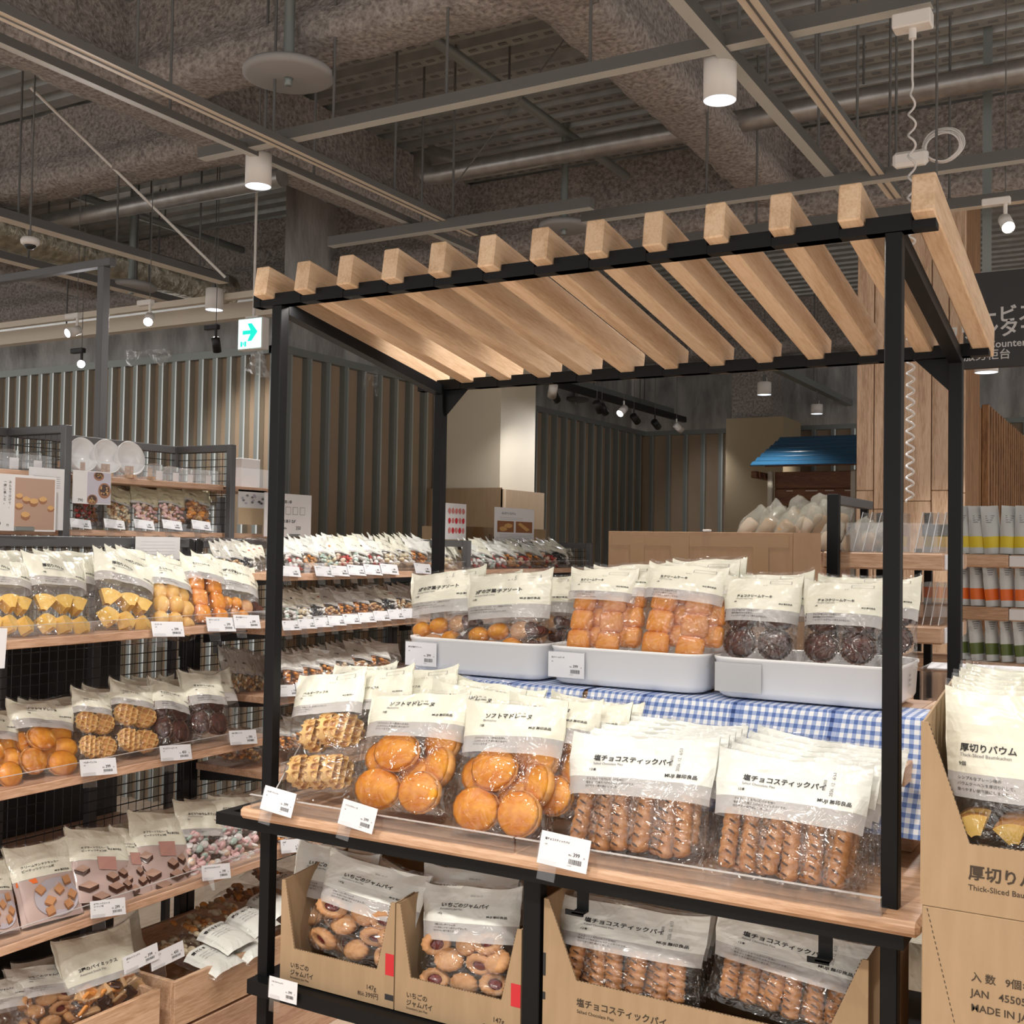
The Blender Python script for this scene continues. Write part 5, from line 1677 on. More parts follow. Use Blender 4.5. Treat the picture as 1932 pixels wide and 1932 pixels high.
def cream_kind(key, seed):
    w, h = 0.175, 0.245
    pos = [jit(-0.036 + 0.074 * i, -0.008 + 0.006 * j, 0.040 + 0.056 * j, RI.uniform(-0.1, 0.1), RI.uniform(-0.1, 0.1), 0.0) for i in range(2) for j in range(3)]
    return BK(key, w, h, 0.095, 0.615, 0.72, 'cream_print', head(w, h, 0.72, '生クリームケーキ', 'Fresh Cream Cake', '6個', ('生クリームと牛乳を使って', 'しっとりと焼き上げた', 'ひとくちサイズのケーキです。'), 0.0076, 0.84, date='26. 8. 2'), seed, [('cream_cake', c_cream(0.029), pos)])
def choc_kind(key, seed):
    w, h = 0.175, 0.225
    pos = [jit(-0.040 + 0.078 * i, -0.006, 0.066 + 0.066 * j, RI.uniform(-1, 1), RI.uniform(-0.1, 0.1)) for i in range(2) for j in range(2)]
    return BK(key, w, h, 0.100, 0.505, 0.635, 'cream_print', head(w, h, 0.635, 'チョコクリームケーキ', 'Chocolate Cream Cakes', '6個', ('チョコを練り込んだ生地と', '植物油脂のミルク生地で、', 'チョコクリームを包んで焼き上げました。'), 0.0078, 0.765, date='26. 07'), seed, [('chocolate_cake', c_choc(0.037), pos)])
def baum_kind(key, seed):
    w, h = 0.215, 0.255
    pos = [jit(-0.062 + 0.06 * i + RI.uniform(-0.006, 0.006), -0.010 + RI.uniform(-0.005, 0.005), 0.038 + 0.066 * j, -PI / 2 + RI.uniform(-0.35, 0.35), RI.uniform(-0.5, 0.5), RI.uniform(-0.3, 0.3)) for i in range(3) for j in range(2)]
    return BK(key, w, h, 0.100, 0.58, 0.69, 'cream_print', head(w, h, 0.69, '厚切りバウム', 'Thick-Sliced Baumkuchen', '9個', ('シンプルなプレーン味の', 'バウムクーヘンを厚切りにして、', '食べやすい個包装にしました。'), 0.0120, 0.81, u0=-0.28, box=False), seed, [('baumkuchen_slice', c_baum(0.058, 0.014, 0.036), pos)])
def sponge_kind(key, seed):
    w, h = 0.19, 0.24
    pos = [jit(*p) for p in ((-0.055, -0.01, 0.03), (0.0, -0.016, 0.035), (0.055, -0.01, 0.032), (-0.05, -0.012, 0.082), (0.006, -0.018, 0.09), (0.058, -0.01, 0.088), (0.0, -0.01, 0.135), (-0.045, 0, 0.13), (0.05, 0, 0.135))]
    return BK(key, w, h, 0.105, 0.58, 0.68, 'cream_print', head(w, h, 0.68, 'ミニケーキ', 'Mini Cakes', '12個', ('卵を使った生地を', 'ひとくちサイズに焼き上げました。'), 0.0105, 0.82), seed, [('mini_cake', c_ball(0.029, 'sponge', 0.85), pos)])
def jam_kind(key, seed):
    w, h = 0.195, 0.25
    r = random.Random(seed + 20)
    ps = [(-0.06, 0.03), (0.0, 0.026), (0.058, 0.032), (-0.035, 0.078), (0.03, 0.075), (0.065, 0.085), (-0.062, 0.112), (0.0, 0.118), (0.045, 0.122)]
    a = [jit(x, -0.012 + r.uniform(-0.006, 0.006), z, r.uniform(-1, 1), r.uniform(-0.9, 0.9), r.uniform(-0.6, 0.6)) for x, z in ps[::2]]
    c = [jit(x, -0.012 + r.uniform(-0.006, 0.006), z, r.uniform(-1, 1), r.uniform(-0.7, 0.7), r.uniform(-0.4, 0.4)) for x, z in ps[1::2]]
    return BK(key, w, h, 0.095, 0.49, 0.655, 'white_print', head(w, h, 0.655, 'いちごのジャムパイ', 'Strawberry Jam Pies', '147g', ('甘酸っぱい苺ジャムを', 'パイ生地にのせて焼き上げました。', '分けやすい個包装です。'), 0.0102, 0.80, u0=-0.26, date='2026.10.17', box=False), seed, [('jam_pie', c_jam(0.028), a), ('pie_back', c_sable(0.028), c)], clear='film_clear')
def baum_large():
    w, h = 0.30, 0.36
    r_ = random.Random(8)
    pos = [jit(-0.100 + 0.066 * i + r_.uniform(-0.005, 0.005), -0.016 + r_.uniform(-0.006, 0.006), 0.055 + 0.068 * j, -PI / 2 + r_.uniform(-0.5, 0.5), r_.uniform(-0.5, 0.5), r_.uniform(-0.3, 0.3)) for i in range(4) for j in range(2)]
    L_ = [('厚切りバウム', -0.41, 0.705, 0.0155, 'ink', 0.022), ('Thick-Sliced Baumkuchen', -0.41, 0.677, 0.0082, 'ink_grey', 0.008), ('9個', -0.415, 0.632, 0.0085, 'ink', 0.012)]
    L_ += [(t_, -0.42, 0.565 - 0.028 * k, 0.0066, 'ink', 0.003) for k, t_ in enumerate(('シンプルなプレーン味の', 'バウムクーヘンを厚切りにして、', '食べやすい個包装にしました。'))]
    return BK('bl', w, h, 0.10, 0.475, 0.595, 'cream_print', L_, 14, [('baumkuchen_slice', c_baum(0.050, 0.014, 0.036), pos)])
K_BL = baum_large()
K_WAF, K_WAF2 = waffle_kind('w', 1, True), waffle_kind('w2', 2, False)
K_MAD, K_MAD2 = madeleine_kind('m', 3), madeleine_kind('m2', 4)
K_PIE, K_PIE2 = pie_kind('p', 5), pie_kind('p2', 6)
K_AS, K_CR, K_CH, K_BA, K_SP, K_JA, K_JA2 = assort_kind('a', 7), cream_kind('c', 8), choc_kind('h', 9), baum_kind('b', 10), sponge_kind('s', 11), jam_kind('j', 12), jam_kind('j2', 13)
# bags with a printed photograph on the front
def pic_crackers(m, s):
    r = random.Random(2)
    w, h = s.w, s.h
    def poly(pts, mt, d): m.add([s.front(x * w, z * h, d) for x, z in pts], [tuple(range(len(pts)))], mt)
    poly([(-0.44, 0.02), (0.44, 0.02), (0.44, 0.52), (-0.44, 0.52)], 'photo_rose', 0.0026)
    poly(blob(0.06, 0.27, 0.36, 0.24, 24, 0, 0.0), 'photo_plate', 0.0034)
    poly([(-0.46, 0.49), (-0.18, 0.49), (-0.20, 0.55), (-0.46, 0.55)], 'orange_band', 0.0036)
    for cx, cy in ((-0.18, 0.40), (0.10, 0.36), (0.30, 0.27), (-0.08, 0.24), (0.20, 0.16), (-0.10, 0.12), (0.26, 0.46)):
        a = r.uniform(0, 1.5)
        q = [(cx + 0.085 * math.cos(a + k * PI / 2) * (1 if k % 2 else 1.15), cy + 0.066 * math.sin(a + k * PI / 2)) for k in range(4)]
        poly([(x, z - 0.022) for x, z in q], 'snack_brown', 0.0042)
        poly(q, 'photo_cracker', 0.0050)
def pic_choc(m, s):
    w, h = s.w, s.h
    def poly(pts, mt, d): m.add([s.front(x * w, z * h, d) for x, z in pts], [tuple(range(len(pts)))], mt)
    poly([(-0.45, 0.02), (0.45, 0.02), (0.45, 0.56), (-0.45, 0.56)], 'photo_rose', 0.0026)
    poly([(-0.10, 0.42), (0.20, 0.42), (0.20, 0.60), (-0.10, 0.60)], 'photo_pink', 0.0032)
    for cx, cy, q in ((0.10, 0.34, 0.11), (-0.28, 0.22, 0.14), (0.30, 0.40, 0.09), (0.14, 0.20, 0.13), (-0.10, 0.08, 0.14), (0.34, 0.24, 0.09), (-0.34, 0.44, 0.10)):
        poly([(cx - q, cy - 0.05), (cx, cy - 0.10), (cx + q, cy - 0.05), (cx + q, cy), (cx - q, cy)], 'choc_dark', 0.0036)
        poly([(cx - q, cy), (cx, cy - 0.05), (cx + q, cy), (cx, cy + 0.055)], 'photo_choctop', 0.0048)
def line_nuts(m, s): pass
K_CRK = BK('crk', 0.19, 0.27, 0.05, 0.55, 0.56, 'cream_print', [('クリームサンドクラッカー', -0.36, 0.70, 0.0095, 'ink', 0.02), ('ピーナッツクリーム味', -0.36, 0.65, 0.0095, 'ink', 0.02), ('MUJI 無印良品', 0.12, 0.585, 0.008, 'ink', 0.02)], 21, (), 'cracker_bag', pic_crackers, lowmat='photo_rose', crumple=0.6)
K_PNT = BK('pnt', 0.20, 0.265, 0.05, 0.55, 0.56, 'cream_print', [('オブラートウエハース', -0.30, 0.72, 0.0085, 'ink', 0.02), ('ピーナッツチョコ味', -0.30, 0.675, 0.0085, 'ink', 0.02), ('MUJI 無印良品', 0.10, 0.70, 0.0075, 'ink', 0.02)], 22, (), 'chocolate_bag', pic_choc, lowmat='photo_rose')
def stuffed(m):
    m.stuff = True
    return m
K_RAM = BK('ram', 0.175, 0.26, 0.05, 0.52, 0.62, 'cream_print', head(0.175, 0.26, 0.62, 'ぶどう糖のラムネミックス', 'Assorted Ramune Candies', '82g', ('ぶどう糖でつくった', '口どけのよいラムネ菓子です。'), 0.0095, 0.80, box=False), 23,
           [('candy', stuffed(heap(0.155, 0.008, 0.15, 0.05, ['snack_pink', 'snack_white', 'snack_white', 'snack_white', 'snack_pink', 'snack_peach', 'snack_pink', 'snack_mint'], 90, 0.010, 0.014, 4, 'disc')), [Matrix()])], 'candy_bag')
K_MIX = BK('mix', 0.21, 0.25, 0.055, 0.36, 0.44, 'cream_print', [('2種のパイミックス', -0.34, 0.57, 0.0125, 'ink', 0.022), ('Assorted Snack Pies', -0.34, 0.52, 0.0085, 'ink_grey', 0.01), ('MUJI 無印良品', 0.22, 0.50, 0.009, 'ink', 0.02)], 24,
           [('snack_pie', stuffed(heap(0.19, 0.01, 0.085, 0.05, ['snack_orange', 'snack_orange', 'choc_dark', 'snack_tan'], 34, 0.018, 0.024, 6, 'chip')), [Matrix()])], 'pie_bag')
def small(key, seed, head_m, mats, n, s0, s1, vb=0.42, kind='ball', title='', w=0.115, h=0.19, dot=None, name='snack_bag'):
    L_ = [(title, -0.32, 0.66, 0.0095, 'ink', 0.014), ('MUJI', 0.2, 0.56, 0.006, 'ink', 0.02)] if title else []
    pic = None
    if dot:
        def pic(m, s): m.add([s.front(x * s.w, z * s.h) for x, z in blob(0.22, 0.80, 0.05, 0.03, 10, 0, 0)], [tuple(range(10))], dot)
    return BK(key, w, h, 0.035, vb, vb + 0.06, head_m, L_, seed, [('snack_piece', stuffed(heap(w * 0.9, 0.005, h * (vb + 0.02), 0.035, mats, n, s0, s1, seed, kind)), [Matrix()])], name, pic)

# ------------------------------------------------------------------ bags on the stand
C_ = 'bag of cakes'
def rows(kind, first, n, back, lean=(0, 0.004, 0.006), cat='bag of cakes', group=None, labels=None, rr=None):
    """Further bags standing behind one already placed; only their heads show, so they carry no cakes."""
    rr = rr or random.Random(len(first.name) + n)
    for k in range(n):
        o = kind.root.copy()
        COL.objects.link(o)
        for ch in list(kind.root.children):
            if ch.name.startswith('film'):
                c = ch.copy()
                COL.objects.link(c)
                c.parent = o
        mtx = first.matrix_basis.copy()
        d = Vector(back) * (k + 1) + Vector((rr.uniform(-1, 1) * lean[1], rr.uniform(-1, 1) * lean[1], 0)) + Vector((0, 0, lean[2] * (k + 1)))
        o.matrix_basis = T(*d) @ mtx @ RY(rr.uniform(-0.04, 0.04)) @ RZ(rr.uniform(-0.05, 0.05))
        tag(o, labels[k], cat, group)
w1 = K_WAF.place('belgian waffle bag at the left end of the stand', C_, (602, 1503), (628, 1270), 'y', 0.045, 0.165, 128)
K_WAF.place('second belgian waffle bag, half behind the left madeleine bag', C_, (700, 1490), (722, 1262), 'y', 0.105, 0.215, 120, inside=False)
K_WAF.place('third belgian waffle bag, its cream head rising above the left madeleine bag', C_, (775, 1480), (800, 1262), 'y', 0.16, 0.27, 130, inside=False)
K_WAF.place('waffle bag furthest back on the stand at left, behind the first waffle bag', C_, (665, 1480), (690, 1255), 'y', 0.20, 0.30, 120, inside=False)
K_MAD.place('left of the two front madeleine bags on the stand', C_, (757, 1538), (795, 1306), 'y', 0.020, 0.135, 182)
K_MAD2.place('right of the two front madeleine bags, dated 26.06.28', C_, (944, 1582), (976, 1326), 'y', 0.012, 0.125, 188)
for k, (b_, t_, y0, y1, lab) in enumerate((((850, 1520), (905, 1296), 0.10, 0.22, 'madeleine bag behind the gap between the two front madeleine bags'),
        ((880, 1510), (945, 1288), 0.15, 0.27, 'second madeleine bag back, behind the gap between the front ones'),
        ((1010, 1540), (1050, 1316), 0.08, 0.19, 'madeleine bag directly behind the right front madeleine bag'),
        ((1075, 1545), (1105, 1326), 0.13, 0.25, 'crumpled madeleine bag behind the pies, near the cloth gap'),
        ((1080, 1530), (1128, 1318), 0.18, 0.30, 'rearmost madeleine bag, its corner near the wood gap of the cloths'))):
    (K_MAD if k % 2 else K_MAD2).place(lab, C_, b_, t_, 'y', y0, y1, 175, inside=(k in (2, 3)))
K_PIE.place('left salted chocolate pie bag in front on the stand', C_, (1188, 1622), (1216, 1392), 'y', 0.020, 0.125, 272)
K_PIE2.place('right salted chocolate pie bag in front, beside the right post', C_, (1468, 1672), (1500, 1432), 'y', 0.010, 0.115, 290)
for k in range(4):
    K_PIE.place('salted chocolate pie bag, %s behind the left front one' % ORD[k], C_, (1205 + 9 * k, 1600 - 12 * k), (1236 + 12 * k, 1384 - 8 * k), 'y', 0.055 + 0.035 * k, 0.16 + 0.035 * k, 268, inside=(k == 0))
for k in range(4):
    K_PIE2.place('salted chocolate pie bag, %s behind the right front one' % ORD[k], C_, (1486 + 14 * k, 1650 - 14 * k), (1520 + 16 * k, 1424 - 9 * k), 'y', 0.05 + 0.035 * k, 0.155 + 0.035 * k, 284, inside=(k == 0))
# trays
K_AS.place('front bag of assorted small cakes in the left white tray', C_, (955, 1248), (962, 1082), 'y', 0.550, 0.605, 158)
K_AS.place('bag of assorted small cakes at the left end of the left white tray', C_, (842, 1232), (846, 1078), 'y', 0.580, 0.635, 138)
for k, (x, lab) in enumerate(((905, 'bag of assorted cakes behind the two front ones in the left tray'), (1012, 'bag of assorted cakes behind at the right of the left tray'), (1040, 'rearmost bag of assorted cakes, at the right of the left tray'))):
    K_AS.place(lab, C_, (x, 1225 - 4 * k), (x + 8, 1084 + 6 * k), 'y', 0.61 + 0.05 * k, 0.66 + 0.05 * k, 140, inside=(k > 0))
K_CR.place('left front bag of fresh cream cakes in the middle white tray', C_, (1120, 1240), (1142, 1074), 'y', 0.555, 0.620, 128)
K_CR.place('right front bag of fresh cream cakes in the middle white tray', C_, (1268, 1252), (1300, 1068), 'y', 0.550, 0.620, 152)
for k, (x, lab) in enumerate(((1158, 'bag of fresh cream cakes behind the left front one in the middle tray'), (1176, 'second bag behind the left front one of the middle tray'), (1312, 'bag of fresh cream cakes behind the right front one in the middle tray'), (1325, 'rearmost bag of fresh cream cakes, its head leaning over the right tray'))):
    K_CR.place(lab, C_, (x, 1232 - 6 * (k % 2)), (x + 14, (1070, 1066, 1060, 1056)[k]), 'y', 0.58 + 0.06 * (k % 2), 0.65 + 0.06 * (k % 2), 140, inside=(k in (0, 2)))
K_CH.place('left front bag of chocolate cream cakes in the right white tray', C_, (1428, 1268), (1442, 1090), 'y', 0.555, 0.610, 146)
K_CH.place('right front bag of chocolate cream cakes, beside the right post', C_, (1584, 1276), (1594, 1098), 'y', 0.550, 0.605, 152)
for k, (x, lab) in enumerate(((1452, 'bag of chocolate cream cakes behind the left front one in the right tray'), (1610, 'bag of chocolate cream cakes behind the right front one'), (1655, 'bag of chocolate cream cakes at the right end of the right tray, past the post'))):
    K_CH.place(lab, C_, (x, 1256), (x + 8, (1082, 1088, 1090)[k]), 'y', 0.59 + 0.035 * k, 0.65 + 0.035 * k, 150, inside=(k == 2))
# ------------------------------------------------------------------ cartons under the stand
def carton(label, x0, x1, y0, d, z0, hf, hb, cut0, cut1, cutz, slant, texts, marks=(), t=0.004, name='carton'):
    """Shelf carton whose front is cut away in a slanted-sided window."""
    o = thing(name, label, 'carton', (x0, y0, z0))
    w = x1 - x0
    poly = [(0, 0), (w, 0), (w, hf), (w - 0.012, hf), (w - cut1, cutz), (cut0, cutz), (0.012, hf), (0, hf)]
    b = M().prism(poly, 0, t, 'cardboard', T(0, t, 0) @ RX(PI / 2))
    # perforated edge
    for (p, q) in ((poly[3], poly[4]), (poly[4], poly[5]), (poly[5], poly[6])):
        n = max(4, int(math.dist(p, q) / 0.008))
        for k in range(n):
            a = [p[i] + (q[i] - p[i]) * (k + 0.2) / n for i in (0, 1)]
            c = [p[i] + (q[i] - p[i]) * (k + 0.65) / n for i in (0, 1)]
            dx, dz = (c[1] - a[1]), -(c[0] - a[0])
            l = math.hypot(dx, dz)
            dx, dz = dx / l * 0.0016, dz / l * 0.0016
            b.add([(a[0], -0.0004, a[1]), (c[0], -0.0004, c[1]), (c[0] + dx, -0.0004, c[1] + dz), (a[0] + dx, -0.0004, a[1] + dz)], [(0, 1, 2, 3)], 'ink_brown')
    for tx, x, z, sz, bold in texts: b.text(tx, sz, 'ink_brown', lambda u, v: (x + u, -0.0006, z + v), bold)
    for (a, c, e, f, mt) in marks: b.box((a, -0.0006, c), (e, -0.0001, f), mt)
    b.obj('front_panel', o)
    for x in (0, w - t):
        M().prism([(0.0045, 0), (d - t, 0), (d - t, hb), (0.0045 + 0.02, hf), (0.0045, hf)], 0, t, 'cardboard', T(x, 0, 0) @ RZ(PI / 2) @ RX(PI / 2)).obj('side_panel', o)
    M().box((0, d - t, 0), (w, d, hb), 'cardboard').obj('back_panel', o)
    M().box((t, t, 0), (w - t, d - t, 0.004), 'cardboard').obj('bottom_panel', o)
    return o
J = (('いちごの', 0.035, 0.040, 0.0158, 0.022), ('ジャムパイ', 0.035, 0.0215, 0.0158, 0.022), ('Strawberry Jam Pies', 0.035, 0.0115, 0.0078, 0.006))
JM = lambda w: ((w - 0.026, 0.081, w, 0.134, 'red_mark'), (w - 0.026, 0.020, w, 0.034, 'ink'))
carton('left jam pie carton on the lower shelf', 0.080, 0.448, 0.0, 0.46, LOW + 0.001, 0.262, 0.30, 0.047, 0.052, 0.089, 0.02,
       J + (('147g', 0.283, 0.034, 0.0165, 0.012), ('税込', 0.257, 0.0155, 0.0110, 0.012), ('399円', 0.281, 0.0145, 0.0165, 0.012)), JM(0.368))
carton('right jam pie carton on the lower shelf, next to the middle leg', 0.452, 0.810, 0.0, 0.46, LOW + 0.001, 0.262, 0.30, 0.047, 0.052, 0.089, 0.02,
       J + (('147g', 0.283, 0.034, 0.0165, 0.012), ('税込', 0.257, 0.0155, 0.0110, 0.012), ('399円', 0.281, 0.0145, 0.0165, 0.012)), JM(0.358))
carton('large salted chocolate pie carton on the lower shelf at right', 0.868, 1.600, 0.0, 0.42, LOW + 0.001, 0.345, 0.36, 0.086, 0.086, 0.174, 0.02,
       (('塩チョコスティックパイ', 0.087, 0.119, 0.0200, 0.022), ('Salted Chocolate Pies', 0.088, 0.103, 0.0105, 0.008)), ((0.0, 0.169, 0.007, 0.221, 'ink'), (0.0, 0.115, 0.007, 0.132, 'ink')))
K_JA.place('jam pie bag standing in front in the left carton', C_, (672, 1812), (716, 1632), 'y', 0.05, 0.12, 186)
K_JA2.place('jam pie bag at the left of the left carton, behind the front one', C_, (608, 1790), (640, 1600), 'y', 0.12, 0.18, 150)
K_JA2.place('second jam pie bag back in the left carton', C_, (690, 1790), (748, 1630), 'y', 0.18, 0.24, 180, inside=False)
K_JA2.place('jam pie bag standing in front in the right carton', C_, (880, 1880), (893, 1672), 'y', 0.045, 0.115, 178)
K_JA.place('jam pie bag behind the front one in the right carton', C_, (870, 1840), (890, 1640), 'y', 0.12, 0.19, 176, inside=False)
K_JA.place('rearmost jam pie bag in the right carton', C_, (905, 1820), (930, 1640), 'y', 0.19, 0.25, 170, inside=False)
K_PIE.place('left chocolate pie bag in the large lower carton', C_, (1178, 1885), (1196, 1712), 'y', 0.045, 0.10, 272)
K_PIE2.place('right chocolate pie bag in the large lower carton', C_, (1470, 1925), (1500, 1748), 'y', 0.045, 0.10, 292)
for k in range(3):
    K_PIE.place('chocolate pie bag, %s behind the left one in the large lower carton' % ORD[k], C_, (1190 + 8 * k, 1860 - 10 * k), (1208 + 9 * k, 1706 - 4 * k), 'y', 0.10 + 0.05 * k, 0.15 + 0.05 * k, 268, inside=False)
    K_PIE2.place('chocolate pie bag, %s behind the right one in the large lower carton' % ORD[k], C_, (1484 + 10 * k, 1900 - 10 * k), (1512 + 10 * k, 1742 - 5 * k), 'y', 0.10 + 0.05 * k, 0.15 + 0.05 * k, 284, inside=False)
# ------------------------------------------------------------------ stacked cartons at the right
bx0 = at(1737, 1500, 'y', -0.26).x
zt, zs, zb = at(1737, 1362, 'y', -0.26).z, at(1742, 1708, 'y', -0.26).z, -0.32
carton('open baumkuchen carton at bottom right, topmost of its stack', bx0, bx0 + 0.36, -0.26, 0.36, zs + 0.001, zt - zs, zt - zs + 0.045, 0.080, 0.080, 0.115, 0.02,
       (('厚切りバウム', 0.078, 0.058, 0.0265, 0.024), ('Thick-Sliced Baumkuchen', 0.078, 0.038, 0.0132, 0.006)))
o = thing('carton', 'closed brown carton under the open baumkuchen carton', 'carton', (bx0 + 0.003, -0.26, zb))
H2 = zs - zb
b = M().rbox((0, 0, 0), (0.354, 0.36, H2), 'cardboard', 0.002)
for tx, x, z in (('入 数   9個×8P=72個', 0.080, H2 - 0.112), ('JAN   4550584-', 0.080, H2 - 0.138), ('MADE IN JAPAN', 0.080, H2 - 0.163)):
    b.text(tx, 0.0172, 'ink_brown', lambda u, v: (x + u, -0.0006, z + v), 0.014)
for k in range(60):
    z = H2 - 0.004 - k * 0.009
    b.add([(0.008 + k * 0.0022, -0.0005, z), (0.0095 + k * 0.0022, -0.0005, z), (0.0108 + k * 0.0022, -0.0005, z - 0.005), (0.0093 + k * 0.0022, -0.0005, z - 0.005)], [(0, 1, 2, 3)], 'ink_brown')
for k in range(3):
    x = 0.082 + 0.060 * k
    z = H2 - 0.252
    for a, c, e, f in ((0, 0, 0.052, 0.003), (0, 0.057, 0.052, 0.06), (0, 0, 0.003, 0.06), (0.049, 0, 0.052, 0.06)): b.box((x + a, -0.0006, z + c), (x + e, -0.0002, z + f), 'ink_brown')
    sh = [[(0.012, 0.052), (0.040, 0.052), (0.034, 0.034), (0.028, 0.029), (0.028, 0.012), (0.036, 0.007), (0.016, 0.007), (0.024, 0.012), (0.024, 0.029), (0.018, 0.034)], [(0.01, 0.045), (0.03, 0.02), (0.045, 0.045), (0.032, 0.028), (0.03, 0.01), (0.026, 0.03)], [(0.015, 0.02), (0.026, 0.05), (0.037, 0.02)]][k]
    b.add([(x + p, -0.0007, z + q) for p, q in sh], [tuple(range(len(sh)))], 'ink_brown')
b.obj('box', o)
yb = -0.2
for k in range(6):
    B = Vector((bx0 + 0.178, -0.180 + 0.045 * k, zs + 0.012))
    K_BL.put('front baumkuchen bag in the open carton at bottom right' if k == 0 else 'baumkuchen bag, %s behind the front one in the open carton at right' % ORD[k - 1], C_, B, B + Vector((0.004 * (k % 2), 0.025, 0.352 + 0.004 * k)), 0.305, 'y', None, k < 2)
# a second carton with bags further back, at the right edge
q = at(1822, 1325, 'y', 0.36)
o = thing('carton', 'brown carton behind the open baumkuchen carton at right', 'carton', (q.x, 0.36, 0.62))
m = M().rbox((0, 0, 0), (0.5, 0.34, q.z - 0.62 - 0.05), 'cardboard', 0.002)
m.obj('box', o)
M().box((0, 0.335, q.z - 0.67), (0.5, 0.34, q.z - 0.64), 'cardboard').obj('back_flap', o)
for k in range(3):
    B = Vector((q.x + 0.26, 0.40 + 0.06 * k, q.z - 0.049))
    K_BA.put('cream topped bag, %s in the carton behind at the right edge' % ORD[k], C_, B, B + Vector((0, 0.02, 0.085 + 0.012 * k)), 0.44, 'y', None, False)
M().box((q.x - 0.05, 0.30, FZ), (q.x + 0.55, 0.75, 0.615), 'shelf_wood_x').obj('t')
o = bpy.data.objects['t']
o.name = 'low_table'
tag(o, 'timber table under the rear carton at the right edge', 'table')
q = at(1702, 1793, 'y', 0.98)
tag(M().rbox((q.x, 0.98, q.z - 0.17), (q.x + 0.2, 1.12, q.z + 0.03), 'cream_print', 0.004).obj('cream_box'), 'cream box low down between the stand leg and the carton stack', 'box')
M().box((q.x - 0.0, 0.98, FZ), (q.x + 0.2, 1.12, q.z - 0.171), 'black_steel').obj('t')
o = bpy.data.objects['t']
o.name = 'low_stool'
tag(o, 'dark base under the cream box beside the carton stack', 'base')
# ------------------------------------------------------------------ near rack at left
def short(l):
    for a, b_ in (('on the top shelf of the near rack', 'near rack top shelf'), ('on the second shelf of the near rack', 'near rack second shelf'), ('on the third shelf of the near rack', 'near rack third shelf'),
                  (', top shelf of the near rack', ', near rack top shelf'), (', second shelf of the near rack', ', near rack second shelf'), ('from the left on the', 'of the'), ('shelf of the middle rack', 'shelf, middle rack'),
                  ('at the right end of the near rack top shelf', 'ending the near rack top shelf'), ('cut by the left edge', 'at the left edge'), ('with plate photo ', ''), (', half hidden on', ' on'), ('small white ', ''), (', third shelf of the middle rack', ''),
                  (' from the left on', ' on'), ('the ', '')): l = l.replace(a, b_)
    return l
def back_rows(kind, lab, b, t, vb, vt, wpx, n, dx=-0.085):
    lab = short(lab)
    for k in range(n):
        kind.place('%s cream topped bag behind %s' % (ORD[k], lab), C_, (b[0] + (22 + 3 * k) * (k + 1), b[1] - 8 * (k + 1)), (t[0] + 20 * (k + 1), t[1] - 6 * (k + 1)), 'x', vb + dx * (k + 1), vt + dx * (k + 1) * 0.8, wpx * 0.97, inside=False)
for kd, b, t, w, lab, n in ((K_BA, (18, 1206), (0, 1050), 108, 'baumkuchen bag cut by the left edge, top shelf of the near rack', 2), (K_BA, (122, 1207), (100, 1050), 112, 'baumkuchen bag, second from the left on the top shelf of the near rack', 2),
                           (K_BA, (236, 1200), (234, 1052), 108, 'baumkuchen bag, third from the left on the top shelf of the near rack', 2), (K_SP, (325, 1196), (316, 1062), 78, 'bag of round mini cakes on the top shelf of the near rack', 1),
                           (K_CR, (396, 1188), (378, 1052), 74, 'fresh cream cake bag on the top shelf of the near rack', 1), (K_AS, (456, 1184), (440, 1062), 76, 'assorted small cakes bag at the right end of the near rack top shelf', 0)):
    o = kd.place(lab, C_, b, t, 'x', -0.745, -0.86, w)
    back_rows(kd, 'the ' + lab, b, t, -0.745, -0.86, w, n)
for kd, b, t, w, lab, n in ((K_MAD, (-5, 1490), (-18, 1345), 95, 'madeleine bag cut by the left edge, second shelf of the near rack', 1), (K_MAD, (88, 1468), (74, 1326), 118, 'whole madeleine bag on the second shelf of the near rack', 2),
                           (K_WAF2, (178, 1440), (172, 1302), 70, 'left of two waffle bags on the second shelf of the near rack', 1), (K_WAF2, (252, 1428), (248, 1288), 76, 'right of two waffle bags on the second shelf of the near rack', 2),
                           (K_CH, (322, 1415), (316, 1288), 68, 'left of two chocolate cake bags on the second shelf of the near rack', 1), (K_CH, (398, 1405), (376, 1270), 74, 'right of two chocolate cake bags on the second shelf of the near rack', 1)):
    o = kd.place(lab, C_, b, t, 'x', -0.745, -0.85, w)
    back_rows(kd, 'the ' + lab, b, t, -0.745, -0.85, w, n, -0.09)
CS = 'bag of sweets'
for kd, b, t, w, lab, n in ((K_CRK, (-2, 1762), (-26, 1625), 75, 'cracker bag cut by the left edge on the third shelf of the near rack', 1), (K_CRK, (102, 1738), (66, 1592), 112, 'cracker bag with plate photo on the third shelf of the near rack', 1),
                           (K_PNT, (196, 1706), (180, 1566), 108, 'left chocolate wafer bag on the third shelf of the near rack', 2), (K_PNT, (256, 1690), (238, 1562), 60, 'middle chocolate wafer bag, half hidden on the third shelf', 1), (K_PNT, (312, 1684), (292, 1532), 96, 'right chocolate wafer bag on the third shelf of the near rack', 2),
                           (K_RAM, (392, 1658), (372, 1512), 82, 'left ramune candy bag on the third shelf of the near rack', 2), (K_RAM, (456, 1640), (436, 1504), 78, 'right ramune candy bag on the third shelf of the near rack', 2)):
    o = kd.place(lab, CS, b, t, 'x', -0.745, -0.86, w)
    back_rows(kd, 'the ' + lab, b, t, -0.745, -0.86, w, n)
K_JA2.place('jam pie bag in the left floor crate', C_, (92, 1945), (78, 1822), 'x', -0.74, -0.83, 122)
K_MIX.place('bag of two kinds of pie in the left floor crate', C_, (212, 1912), (172, 1760), 'x', -0.70, -0.82, 132)
